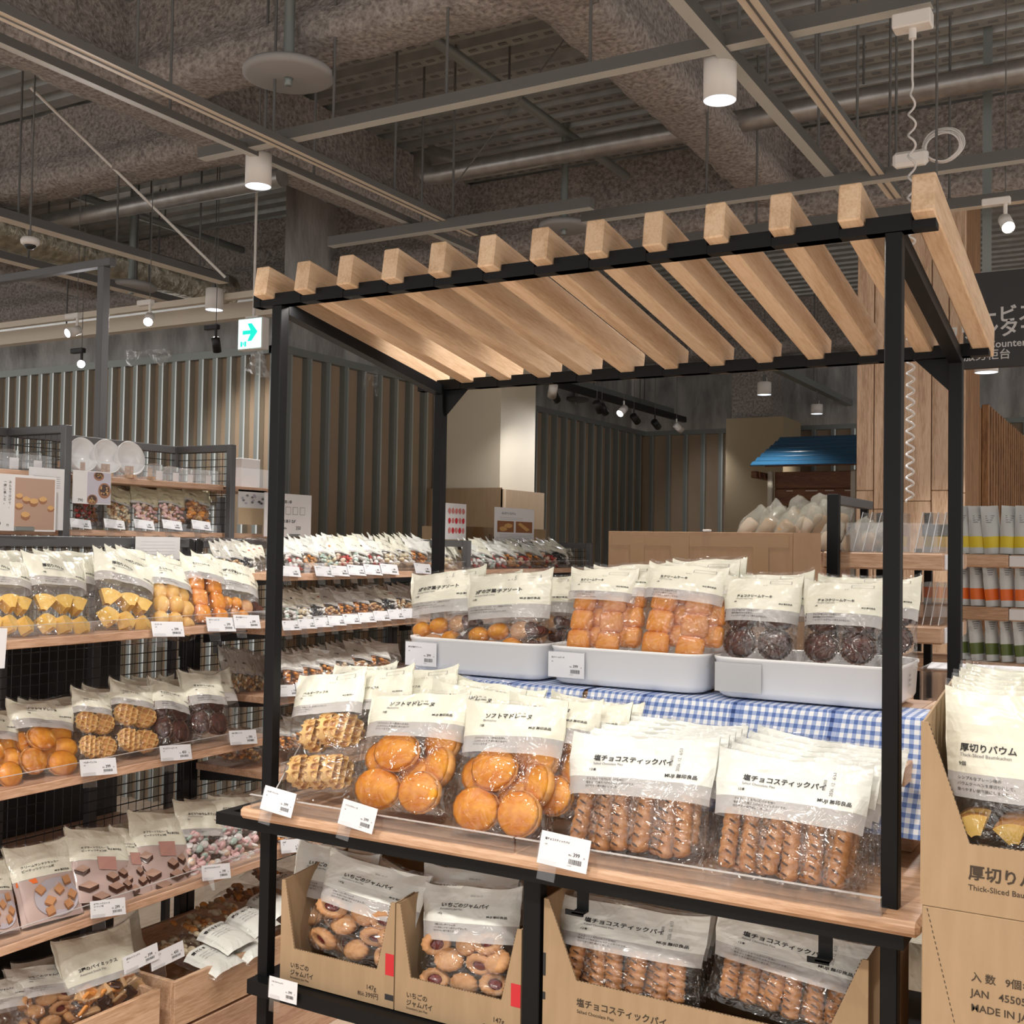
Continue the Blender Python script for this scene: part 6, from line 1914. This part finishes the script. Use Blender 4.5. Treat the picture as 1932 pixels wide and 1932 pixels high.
back_rows(K_JA, 'the jam pie bag in the left floor crate', (70, 1930), (60, 1815), -0.76, -0.84, 110, 2)
back_rows(K_MIX, 'the two kinds of pie bag in the left floor crate', (190, 1905), (160, 1764), -0.72, -0.83, 120, 2)
K_JA.place('jam pie bag at the far left of the left floor crate', C_, (10, 1965), (-5, 1850), 'x', -0.74, -0.82, 90, inside=False)
# flat trays of sweets in the right crate
def flatpack(px, py, L_, label, mts, seed, title, up=0.0):
    p = at(px, py, 'z', 0.105 + up)
    t = thing('sweets_pack', label, 'pack of sweets', p, 0)
    t.rotation_euler = (0.04, 0.14, 0.05)
    w = 0.155
    m = M()
    def fn(u, v):
        a, b_ = 2 * u - 1, 2 * v - 1
        z = 0.045 * max(0, 1 - abs(a) ** 3) ** 0.5 * max(0, 1 - abs(b_) ** 4) ** 0.5
        return Vector((a * L_ / 2, b_ * w / 2 * (1 - 0.0 * abs(a)), z + 0.003 * mnoise.noise(Vector((a * 5 + seed, b_ * 5, 0)))))
    m.grid(fn, 22, 14, 'film_clear')
    m.add([(-L_ / 2, -w / 2, 0), (L_ / 2, -w / 2, 0), (L_ / 2, w / 2, 0), (-L_ / 2, w / 2, 0)], [(0, 1, 2, 3)], 'film_clear')
    m.obj('film', t)
    m = M()
    def fl(u, v):
        q = fn(0.52 + 0.46 * u, 0.02 + 0.96 * v)
        return q + Vector((0, 0, 0.0012))
    m.grid(fl, 12, 10, 'white_print')
    def on_top(x, y):
        q = fn(min(1, max(0, (x + L_ / 2) / L_)), min(1, max(0, (y + w / 2) / w)))
        return (x, y, q.z + 0.0024)
    m.text(title, 0.0155, 'ink', lambda x, y: on_top(L_ * 0.10 - y * 0.9, -0.058 + x), 0.02)
    for k in range(3): m.text('お茶うけにおいしい菓子です。', 0.006, 'ink_grey', lambda x, y: on_top(L_ * (0.17 + 0.04 * k) - y, -0.05 + x), 0.002)
    m.obj('paper_band', t)
    h = M()
    rr = random.Random(seed)
    for k in range(34):
        q = rr.uniform(0.011, 0.019)
        x, y = rr.uniform(-0.45, 0.02) * L_, rr.uniform(-0.36, 0.36) * w
        h.lathe([(0.001, -q * 0.5), (q * 0.7, -q * 0.35), (q, 0), (q * 0.7, q * 0.35), (0.001, q * 0.5)], rr.choice(mts), 9, T(x, y, 0.016 + rr.uniform(0, 0.012)) @ RX(rr.uniform(-0.5, 0.5)) @ RY(rr.uniform(-0.5, 0.5)), True, None, 1, 0.7)
    o = h.obj('sweet_pieces', t)
    o['kind'] = 'stuff'
    return t
for i, (px, py, lab, mts, title, up) in enumerate(((395, 1768, 'front pack of nut sweets in the right crate', ['snack_tan', 'snack_orange', 'snack_pale'], '雪だるまかりんとう', 0.012), (446, 1738, 'second pack of nut sweets in the right crate', ['snack_tan', 'snack_pale', 'snack_orange'], '種なしあんず菓子', 0.016),
        (484, 1706, 'pack of brown bean cakes in the right crate, near the stand leg', ['snack_brown', 'snack_orange', 'snack_brown'], 'どら焼き', 0.018), (528, 1668, 'rearmost pack of bean cakes in the right crate, behind the stand leg', ['snack_brown', 'snack_orange'], 'どら焼き', 0.02),
        (372, 1808, 'lower pack of sweets in the right crate under the price tags', ['snack_pale', 'snack_tan'], '雪だるま', -0.03), (432, 1782, 'second lower pack of sweets in the right crate', ['snack_pale', 'snack_tan'], '雪だるま', -0.03))):
    flatpack(px, py, 0.31, lab, mts, i + 3, title, up)
# price tags of the near rack
PT = price_tag
PT(317, 1187, 'x', -0.682, 50, 'ミニケーキ', '12個', '399', 'price tag under the round mini cakes, near rack top shelf', 0.06, 0.3)
PT(417, 1178, 'x', -0.682, 46, '生クリームケーキ', '6個', '399', 'price tag under the fresh cream cakes, near rack top shelf', 0.06, 0.3, 0.8)
PT(466, 1173, 'x', -0.682, 42, '3種の洋菓子アソート', '15個', '399', 'price tag at the right end of the near rack top shelf', 0.06, 0.3, 0.75)
PT(186, 1447, 'x', -0.682, 54, 'ベルギーワッフル', '4個', '399', 'price tag under the waffle bags, near rack second shelf', 0.10, 0.3, 0.85)
PT(332, 1420, 'x', -0.682, 47, 'チョコクリームケーキ', '6個', '450', 'price tag under the chocolate cake bags, near rack second shelf', 0.10, 0.3, 0.72)
PT(459, 1391, 'x', -0.682, 44, '玄米 発酵チップス', '60g', '390', 'price tag at the right end of the near rack second shelf', 0.10, 0.3, 0.8)
PT(204, 1713, 'x', -0.682, 56, 'オブラートウエハース', '82g', '299', 'price tag under the chocolate wafer bags, near rack third shelf', 0.16, 0.3, 0.75, 'ピーナッツ味')
PT(408, 1645, 'x', -0.682, 46, 'ぶどう糖のラムネミックス', '82g', '199', 'price tag under the ramune candy bags, near rack third shelf', 0.16, 0.3, 0.62)
PT(266, 1808, 'x', -0.60, 52, '2種のパイミックス', '120g', '399', 'left of two price tags between the floor crates', -0.05, 0.15, 0.8)
PT(316, 1803, 'x', -0.60, 54, 'かりんとう', '1袋', '450', 'right of two price tags between the floor crates', -0.05, 0.15)
c_ = at(4, 1218, 'x', -0.66)
t = thing('price_tag', 'corner of a large price card at the left edge', 'price tag', (c_.x, c_.y - 0.05, c_.z))
M().box((0, -0.06, -0.06), (0.001, 0.062, 0.05), 'tag_paper', RX(-0.05)).obj('card', t)
M().box((-0.004, -0.05, -0.045), (-0.001, -0.02, 0.05), 'acrylic').obj('clip', t)
# ------------------------------------------------------------------ middle rack
SM = [small('s0', 31, 'white_print', ['snack_red', 'snack_white'], 26, 0.008, 0.012, title='いちごチョコ'), small('s1', 32, 'white_print', ['snack_pale', 'snack_mint'], 26, 0.008, 0.012, title='ポップコーン', dot='snack_orange'), small('s2', 33, 'white_print', ['snack_orange', 'snack_tan'], 26, 0.008, 0.012, title='柿の種'),
      small('s3', 34, 'cream_print', ['snack_mint', 'snack_white'], 26, 0.008, 0.012, title='クッキー', dot='snack_black'), small('s4', 35, 'cream_print', ['snack_red', 'snack_peach'], 26, 0.008, 0.012, title='ドライ苺'), small('s5', 36, 'cream_print', ['snack_pale', 'snack_white'], 20, 0.011, 0.015, title='マシュマロ'),
      small('s6', 37, 'white_print', ['snack_brown', 'snack_orange'], 26, 0.008, 0.012, title='ナッツ'), small('s7', 38, 'cream_print', ['snack_black', 'snack_white'], 26, 0.008, 0.012, title='ごま菓子', dot='snack_red'), small('s8', 39, 'grey_print', ['snack_tan', 'snack_pale'], 26, 0.008, 0.012, title='米菓'), small('s9', 40, 'grey_print', ['snack_brown', 'snack_tan'], 26, 0.008, 0.012, title='豆菓子')]
CB = 'bag of snacks'
GA = 'small snack bags on the top shelf of the middle rack'
def small_run(ks, xs, yb, yt, vb, vt, w, lab, rows_=2, skew=-18, dx=-0.055):
    """A run of small bags along a rack shelf; ks picks the kinds, xs their pixels, yb and yt give foot and top rows."""
    for i, x in enumerate(xs):
        kd = SM[ks[i % len(ks)]]
        y0, y1 = yb(x), yt(x)
        lb = lab % ORD[i]
        kd.place(lb, CB, (x, y0), (x + skew, y1), 'x', vb, vt, w)
        for k in range(rows_):
            kd.place('%s bag behind %s' % (ORD[k], short(lb)), CB, (x + 9 * (k + 1), y0 - 3 * (k + 1)), (x + skew + 10 * (k + 1), y1 - 2 * (k + 1)), 'x', vb + dx * (k + 1), vt + dx * (k + 1), w, inside=False)
lin = lambda x0, y0, x1, y1: (lambda x: y0 + (y1 - y0) * (x - x0) / (x1 - x0))
small_run((0, 2, 1, 4, 3, 0, 5, 5, 6), (560, 592, 624, 655, 684, 712, 742, 770, 795), lin(540, 1078, 800, 1066), lin(540, 1020, 800, 1018), -0.74, -0.83, 34, '%s small white snack bag from the left on the top shelf of the middle rack')
small_run((8, 9, 7), (428, 452, 474), lin(428, 1080, 500, 1078), lin(428, 1028, 500, 1030), -0.86, -0.95, 30, '%s pale snack bag right of the near rack, left of the post', 2)
small_run((3, 5, 7, 9, 6, 6, 9, 7, 8), (553, 578, 604, 630, 658, 688, 712, 740, 766), lin(540, 1178, 780, 1150), lin(540, 1118, 780, 1110), -0.74, -0.82, 32, '%s snack bag from the left on the second shelf of the middle rack')
small_run((6, 6, 2, 8, 9, 6), (560, 592, 622, 655, 690, 722), lin(555, 1298, 740, 1262), lin(555, 1232, 740, 1212), -0.74, -0.83, 40, '%s nut bag from the left on the third shelf of the middle rack')
small_run((8, 8, 9, 8), (438, 456, 472, 488), lin(430, 1308, 500, 1310), lin(430, 1222, 500, 1238), -0.90, -1.0, 26, '%s tan snack bag left of the post, middle rack', 1, -14)
small_run((6, 2, 9), (548, 570, 594), lin(540, 1420, 600, 1400), lin(540, 1360, 600, 1345), -0.74, -0.82, 36, '%s nut bag from the left on the fourth shelf of the middle rack', 1)
small_run((9, 6, 9), (432, 456, 480), lin(430, 1436, 500, 1440), lin(430, 1375, 500, 1380), -0.88, -0.97, 34, '%s dark snack bag below the chip price tag', 1)
small_run((2, 2, 6), (535, 556, 580), lin(530, 1612, 600, 1590), lin(530, 1545, 600, 1535), -0.74, -0.82, 36, '%s orange snack bag on the lowest shelf of the middle rack', 1)
for i, (x, y, tx) in enumerate(((548, 1078, 'いちご'), (612, 1078, 'ポップコーン'), (641, 1077, 'マシュマロ'), (673, 1076, '米菓クッキー'), (704, 1075, 'ドライ苺'), (735, 1074, 'マシュマロ'), (798, 1073, 'ナッツ'))):
    PT(x, y, 'x', -0.682, 33, tx, '1袋', '190', 'price tag, %s from the left on the top shelf of the middle rack' % ORD[i], 0.06, 0.35)
for i, (x, y, tx) in enumerate(((550, 1180, '米菓'), (580, 1177, '豆菓子'), (610, 1174, 'ごま菓子'), (636, 1171, 'ナッツ'), (664, 1168, '豆菓子'), (693, 1165, '柿の種'), (721, 1162, 'ナッツ'), (748, 1159, 'マシュマロ'), (774, 1157, 'クッキー'))):
    PT(x, y, 'x', -0.682, 31, tx, '1袋', '120', 'price tag, %s from the left on the second shelf of the middle rack' % ORD[i], 0.04, 0.35)
PT(545, 1303, 'x', -0.682, 36, 'ミックスナッツ', '1袋', '120', 'price tag on the third shelf of the middle rack, right of the left post', 0.08, 0.3, 0.8)
PT(577, 1297, 'x', -0.682, 34, '豆菓子', '1袋', '120', 'second price tag on the third shelf of the middle rack', 0.08, 0.3)
PT(552, 1596, 'x', -0.682, 40, '柿の種', '1袋', '190', 'price tag on the lowest shelf of the middle rack, right of the left post', 0.16, 0.3)
# far rack
small_run((5, 0, 3, 0, 2, 4, 6, 4, 7), (852, 900, 922, 944, 966, 990, 1014, 1040, 1062), lin(850, 1076, 1070, 1066), lin(850, 1024, 1070, 1026), -0.74, -0.83, 30, '%s pale snack bag from the left on the far rack, above the white trays', 1)
# loose clear sachets lying along the near rack's top bar
m = M()
r = random.Random(11)
for k in range(60):
    y = r.uniform(0.6, 2.0)
    m.grid(lambda u, v: Vector((-1.20 + 0.10 * u + 0.01 * mnoise.noise(Vector((k, u * 4, v * 4))), y + 0.07 * v, BAR_Z - 0.012 + 0.035 * abs(mnoise.noise(Vector((k * 3.1, u * 3, v * 3)))))), 4, 4, 'film_clear', False)
tag(m.obj('clear_sachets'), 'clear plastic sachets lying behind the top bar of the near rack', 'sachets', None, 'stuff')
# nut bags on the upper rack shelf
KN = [small('n0', 51, 'olive_print', ['snack_brown', 'snack_red', 'choc_dark'], 60, 0.008, 0.013, 0.55, 'ball', '', 0.15, 0.19), small('n1', 52, 'olive_print', ['snack_pale', 'snack_tan', 'snack_brown'], 60, 0.008, 0.013, 0.5, 'ball', 'ミックスナッツ', 0.15, 0.2),
      small('n2', 53, 'olive_print', ['snack_peach', 'snack_brown', 'snack_pink'], 60, 0.008, 0.013, 0.46, 'ball', 'グラノーラ', 0.15, 0.2), small('n3', 54, 'olive_print', ['snack_tan', 'snack_brown', 'snack_orange'], 60, 0.010, 0.016, 0.5, 'ball', '素焼きナッツ', 0.14, 0.2)]
for i, (k, x, lab) in enumerate(((0, 163, 'dark nut bag under the tart photo on the upper rack'), (1, 224, 'nut bag right of the tart photo on the upper rack'), (2, 276, 'pink toned granola bag on the upper rack'), (2, 326, 'second granola bag on the upper rack, leaning left'), (3, 374, 'nut bag at the right end of the upper rack shelf'))):
    KN[k].place(lab, CB, (x, 988 - 0.5 * i), (x - 6, 918 + 0.5 * i), 'x', -1.235, -1.30, 50)
    KN[k].place('olive topped bag behind the %s' % lab, CB, (x + 14, 984), (x + 8, 915), 'x', -1.30, -1.36, 48, inside=False)
for i, x in enumerate((152, 216, 272, 325, 380)):
    PT(x, 988 + 0.8 * i, 'x', -1.19, 29, 'ナッツ', '1袋', '490', 'price tag, %s from the left on the upper rack' % ORD[i], 0.08, 0.35)

# ------------------------------------------------------------------ goods behind the stand at the right
# long cardboard sheet folded into a screen, taped
a, c = at(1148, 1002, 'y', 1.35), at(1496, 1004, 'y', 1.35)
z1 = a.z
t = thing('cardboard_screen', 'large taped cardboard sheet standing behind the white trays', 'cardboard', (0, 0, 0))
M().rbox((a.x, 1.35, FZ), (c.x, 1.356, z1), 'cardboard_brown', 0.0015).obj('front_sheet', t)
e = at(1550, 1006, 'y', 1.42)
M().box((0, 0, FZ), (math.hypot(e.x - c.x, 0.07) - 0.004, 0.006, e.z), 'cardboard_brown', T(c.x + 0.002, 1.35, 0) @ RZ(math.atan2(0.07, e.x - c.x))).obj('side_sheet', t)
b = M()
for q, (x0, x1, za, zb) in enumerate(((0.02, 0.98, 0.012, 0.05), (0.13, 0.21, 0.012, 0.3), (0.36, 0.46, 0.012, 0.3), (0.80, 0.88, 0.05, 0.3))):
    w = c.x - a.x
    b.box((a.x + w * x0, 1.3490 - 0.0006 * q, z1 - zb), (a.x + w * x1, 1.3496 - 0.0006 * q, z1 - za), 'tape')
b.obj('tape', t)
tag(M().rbox((at(1335, 1000, 'y', 1.36).x - 0.014, 1.345, z1 + 0.0005), (at(1335, 1000, 'y', 1.36).x + 0.014, 1.365, z1 + 0.009), 'lamp_white', 0.003).obj('white_clip'), 'small white clip on top of the taped cardboard sheet', 'clip')
M().rbox((a.x - 0.05, 1.36, FZ), (c.x + 0.01, 1.585, 1.06), 'shelf_wood_x', 0.004).obj('t')
o = bpy.data.objects['t']
o.name = 'display_table'
tag(o, 'timber table hidden behind the stand, carrying the cardboard sheet', 'table')
# two-tier timber shelves with acrylic dividers
Y0 = 1.62
x0, x1 = at(1552, 1044, 'y', Y0).x, at(1781, 1044, 'y', Y0).x
zt = at(1781, 1044, 'y', Y0).z
xe = x1
ts = thing('tiered_shelf', 'tiered timber shelf with acrylic dividers, right of the cardboard sheet', 'shelf', (0, 0, 0))
for (zp, yo) in ((1044, 0.0), (1183, -0.02)):
    z = at(1781, zp, 'y', Y0).z
    M().rbox((x0, Y0 + yo, z - 0.058), (xe, Y0 + 0.52, z), 'shelf_wood_x', 0.006).obj('tier_board', ts)
for px in (1631, 1662, 1752):
    x = at(px, 1000, 'y', Y0 + 0.54).x
    M().rbox((x - 0.014, Y0 + 0.525, FZ), (x + 0.014, Y0 + 0.553, at(px, 950 if px < 1640 else 968, 'y', Y0 + 0.54).z), 'black_steel', 0.002).obj('upright', ts)
px_ = at(1572, 932, 'y', Y0 - 0.03)
M().rbox((px_.x - 0.020, Y0 - 0.034, FZ), (px_.x + 0.020, Y0 - 0.004, px_.z), 'black_steel', 0.002).obj('front_post', ts)
M().rbox((px_.x - 0.016, Y0 - 0.003, px_.z - 0.035), (px_.x + 0.016, Y0 + 0.522, px_.z - 0.003), 'grey_steel', 0.002).obj('top_arm', ts)
M().rbox((px_.x + 0.2, Y0 + 0.50, 1.555), (xe - 0.05, Y0 + 0.535, 1.60), 'grey_steel', 0.002).obj('price_rail', ts)
for k in range(9):
    x = x0 + 0.10 + k * 0.032 if k < 5 else xe - 0.02 - (8 - k) * 0.025
    for z in (zt,) if k < 5 else (zt, at(1781, 1183, 'y', Y0).z):
        d = M().prism([(0.01, 0.0), (0.34, 0.0), (0.34, 0.14), (0.16, 0.14)], 0, 0.002, 'acrylic', T(x, Y0, z + 0.001) @ RZ(PI / 2) @ RX(PI / 2))
        d.tube([(x + 0.001, Y0 + 0.012, z + 0.003), (x + 0.001, Y0 + 0.16, z + 0.141)], 0.0016, 'acrylic_edge', 5)
        d.obj('divider', ts)
m = M().box((x0 + 0.08, Y0 + 0.002, zt + 0.001), (xe - 0.02, Y0 + 0.004, zt + 0.10), 'acrylic')
m.obj('front_guard', ts)
for z in (zt, at(1781, 1183, 'y', Y0).z):
    M().box((xe + 0.0005, Y0 + 0.01, z - 0.055), (xe + 0.004, Y0 + 0.40, z - 0.004), 'tag_paper').obj('label_strip', ts)
# lower clear bins
bn = thing('acrylic_bin', 'clear acrylic bins below the tiered shelf, right of the white trays', 'bin', (0, 0, 0))
p = at(1735, 1260, 'y', 1.2)
m = M()
for k in range(4): m.box((p.x + 0.035 * k, 1.2, p.z - 0.12), (p.x + 0.035 * k + 0.002, 1.5, p.z), 'acrylic')
m.box((p.x, 1.2, p.z - 0.12), (p.x + 0.14, 1.202, p.z), 'acrylic')
m.obj('bin', bn)
M().box((p.x - 0.02, 1.19, FZ), (p.x + 0.15, 1.51, p.z - 0.125), 'shelf_wood_x').obj('base', bn)
# heap of bread bags
def bread(px, py, L_, ang, label, seed, y=1.80, mt='snack_tan', zl=0.0):
    p = at(px, py, 'y', y)
    t = thing('bread_bag', label, 'bag of bread', p)
    t.rotation_euler = (0, 0, 0)
    tf = RY(ang)
    m = M()
    def fn(u, v):
        a = 2 * PI * u
        w_ = math.sin(PI * min(1, v / 0.72 * 0.5 + 0.12)) if v < 0.72 else 0.95 - 0.55 * (v - 0.72) / 0.28
        r = 0.040 * (w_ ** 0.6) * (1 + 0.12 * math.sin(3 * a + seed) * v)
        q = Vector((r * math.cos(a), r * math.sin(a) * 0.75, L_ * v))
        q += mnoise.noise_vector(q * 30 + Vector((seed, 0, 0))) * (0.004 + 0.010 * v)
        return tf @ q
    m.grid(fn, 18, 12, 'film_bread')
    m.obj('film', t)
    c = M().lathe([(0.001, 0.006), (0.024, 0.012), (0.032, 0.04), (0.032, L_ * 0.5), (0.024, L_ * 0.58), (0.001, L_ * 0.6)], mt, 14, tf, True, None, 1, 0.75)
    c.obj('bread_roll', t)
    return t
film('film_bread', (0.93, 0.93, 0.90), 0.26, 0.24, 0.10, 34, 0.9, (0.76, 0.76, 0.68))
for i, (x, y, L_, a, yv, lab) in enumerate(((1395, 1016, 0.155, 0.75, 1.86, 'first bread bag from the left of the heap behind the cardboard'), (1430, 1018, 0.155, 0.72, 1.85, 'second bread bag from the left of the heap'), (1466, 1018, 0.14, 0.70, 1.84, 'third bread bag from the left of the heap'),
        (1500, 1016, 0.15, 0.62, 1.86, 'fourth bread bag from the left of the heap'), (1538, 1014, 0.15, 0.35, 1.88, 'fifth bread bag from the left, left of the black post'), (1580, 1010, 0.14, 0.15, 1.90, 'bread bag right behind the black post of the tiered shelf'),
        (1440, 1014, 0.15, 0.5, 1.95, 'bread bag at the back of the heap, left'), (1490, 996, 0.13, 0.45, 1.96, 'bread bag at the back of the heap, middle'), (1530, 992, 0.13, 0.4, 1.96, 'bread bag at the back of the heap, right'),
        (1552, 1040, 0.12, 0.5, 1.76, 'low bread bag left of the black post'), (1592, 1040, 0.15, 0.75, 1.75, 'bread bag lying right of the black post'), (1612, 1038, 0.15, 1.0, 1.74, 'bread bag lying against the acrylic dividers'))):
    bread(x, y, L_, a, lab, i * 1.7, yv, 'snack_tan' if i % 3 else 'snack_peach')
bt = at(1470, 1030, 'y', 1.9)
tag(M().rbox((at(1395, 1030, 'y', 1.85).x - 0.05, 1.78, FZ), (x0 - 0.004, 2.05, at(1470, 1040, 'y', 1.8).z), 'shelf_wood_x', 0.004).obj('bread_table'), 'timber table under the heap of bread bags', 'table')
# shelves of white pouches at the far right
YP = 2.75
ps = thing('pouch_shelf', 'timber shelf of white pouches at the right edge', 'shelf', (0, 0, 0))
pz = [at(1870, v, 'y', YP).z for v in (1046, 1146, 1250)]
px0 = at(1812, 1046, 'y', YP).x
px1 = at(1903, 1046, 'y', YP).x
for i, z in enumerate(pz):
    M().rbox((px0 - 0.25, YP, z - 0.055), (px1 if i < 2 else px1 + 0.4, YP + 0.35, z), 'shelf_wood_x', 0.005).obj('shelf', ps)
    if i < 2:
        M().rbox((px1 + 0.002, YP, z - 0.05), (px1 + 0.4, YP + 0.02, z - 0.004), 'white_paper', 0.002).obj('label_strip', ps)
        M().rbox((px1 + 0.003, YP + 0.022, z - 0.055), (px1 + 0.4, YP + 0.35, z), 'shelf_wood_x', 0.004).obj('shelf', ps)
M().rbox((px0 - 0.25, YP + 0.355, FZ), (px0 - 0.22, YP + 0.385, pz[0] + 0.02), 'black_steel', 0.002).obj('upright', ps)
M().rbox((px1 + 0.2, YP + 0.355, FZ), (px1 + 0.23, YP + 0.385, pz[0] + 0.02), 'black_steel', 0.002).obj('upright', ps)
def pouch_kind(key, band, seed):
    w, h = 0.075, 0.205
    m = M()
    def f(u, v, sd):
        pu = max(0, 1 - abs(2 * u - 1) ** 2.5) ** 0.6
        pv = 1 if v < 0.55 else max(0.05, 1 - (v - 0.55) / 0.45)
        return Vector(((u - 0.5) * w * (1 - 0.02 * math.sin(v * 9 + seed)), sd * 0.020 * pu * pv + 0.002 * mnoise.noise(Vector((u * 4, v * 5, seed))), v * h))
    lv = [0, 0.12, 0.13, 0.36, 0.37, 0.7, 0.95, 1.0]
    for sd in (-1, 1):
        for j in range(len(lv) - 1):
            vm = (lv[j] + lv[j + 1]) / 2
            m.grid(lambda u, v: f(u, lv[j] + (lv[j + 1] - lv[j]) * v, sd), 10, 2, band if 0.13 < vm < 0.36 else 'pouch_grey', True, sd > 0)
    for k in range(4):
        z = h * (0.78 - 0.045 * k)
        m.add([f(u, z / h, -1) + Vector((0, -0.0012, dz)) for u, dz in ((0.2, 0), (0.7 - 0.08 * k, 0), (0.7 - 0.08 * k, 0.0035), (0.2, 0.0035))], [(0, 1, 2, 3)], 'ink_grey')
    o = m.obj('drink_pouch')
    return o
rr = random.Random(4)
for ti, (band, nm, v0) in enumerate((('yellow_band', 'yellow', 1046), ('orange_band', 'orange', 1146), ('green_band', 'green', 1250))):
    proto = pouch_kind(band, band, ti)
    xs = [px0 + 0.005 + 0.058 * k for k in range(9)]
    for k, x in enumerate(xs):
        o = proto if k == 0 else proto.copy()
        if k: COL.objects.link(o)
        o.location = (x, YP + 0.075, pz[ti] + 0.001)
        o.rotation_euler = (-0.08, rr.uniform(-0.08, 0.08) - 0.03 * ti, (0.45, 0.8, 0.95)[ti] + rr.uniform(-0.12, 0.12) if k < 7 else -0.1)
        tag(o, '%s white pouch from the left with %s band, at the right edge' % (ORD[k], nm), 'pouch')
# loose white papers under the pouch shelf
q = at(1850, 1268, 'y', 1.3)
tag(M().box((-0.15, 0, 0), (0.14, 0.2, 0.004), 'white_paper', T(q.x, 1.3, q.z) @ RZ(0.1)).obj('paper_stack'), 'white papers lying behind the rear carton at the right edge', 'paper')
tag(M().box((p.x + 0.155, 1.29, FZ), (q.x + 0.3, 1.6, q.z - 0.02), 'shelf_wood_x').obj('paper_table'), 'timber table under the white papers at the right edge', 'table')
# play-hut with blue corrugated roof
YH = 7.0
a, c = at(1415, 880, 'y', YH - 0.35), at(1700, 870, 'y', YH - 0.35)
zt = at(1455, 826, 'y', YH + 0.15).z
ht = thing('market_hut', 'dark timber market hut with a blue corrugated roof', 'hut', (0, 0, 0))
zb = a.z
rl = 7
dz = (zt - zb) / rl
for k in range(rl):
    x0_ = a.x + 0.10 * k / rl
    m = M().rbox((x0_, 0, 0), (a.x + 1.3, math.hypot(dz, 0.079) * 0.84, 0.016), 'roof_blue', 0.005, T(0, YH - 0.35 + 0.079 * k, zb + dz * k) @ RX(math.atan2(dz, 0.079)))
    m.obj('roof_board', ht)
M().box((a.x + 0.12, 0.01, -0.012), (a.x + 1.3, math.hypot(dz, 0.079) * rl - 0.02, -0.002), 'hut_wood', T(0, YH - 0.35, zb) @ RX(math.atan2(dz, 0.079))).obj('roof_deck', ht)  # dark backing added to draw the shaded grooves of the roof
hx0 = at(1462, 900, 'y', YH).x
for k in range(8):
    M().rbox((hx0, YH, zb - 0.02 - 0.145 * (k + 1)), (hx0 + 1.1, YH + 0.02, zb - 0.026 - 0.145 * k), 'hut_wood', 0.003).obj('plank', ht)
M().box((hx0, YH + 0.03, FZ), (hx0 + 1.1, YH + 0.04, zb - 0.03), 'hut_wood').obj('back_wall', ht)
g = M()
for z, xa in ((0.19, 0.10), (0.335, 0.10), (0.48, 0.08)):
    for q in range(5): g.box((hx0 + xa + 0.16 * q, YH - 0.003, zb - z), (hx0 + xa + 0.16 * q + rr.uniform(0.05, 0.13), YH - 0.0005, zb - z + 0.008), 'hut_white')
g.obj('pale_gap', ht)  # pale strips painted as light showing through between the planks
for x in (hx0 - 0.05, at(1612, 900, 'y', YH).x - 0.02):
    M().rbox((x, YH - 0.05, FZ), (x + 0.045, YH - 0.006, zb - 0.02), 'hut_white', 0.008).obj('corner_post', ht)
M().rbox((hx0 - 0.11, YH - 0.30, zb - 0.09), (hx0 - 0.06, YH + 0.10, zb - 0.035), 'hut_wood', 0.004).obj('roof_beam', ht)
# remove prototypes that were never placed
for kd in KINDS:
    if not kd.used:
        for ch in list(kd.root.children): bpy.data.objects.remove(ch)
        bpy.data.objects.remove(kd.root)
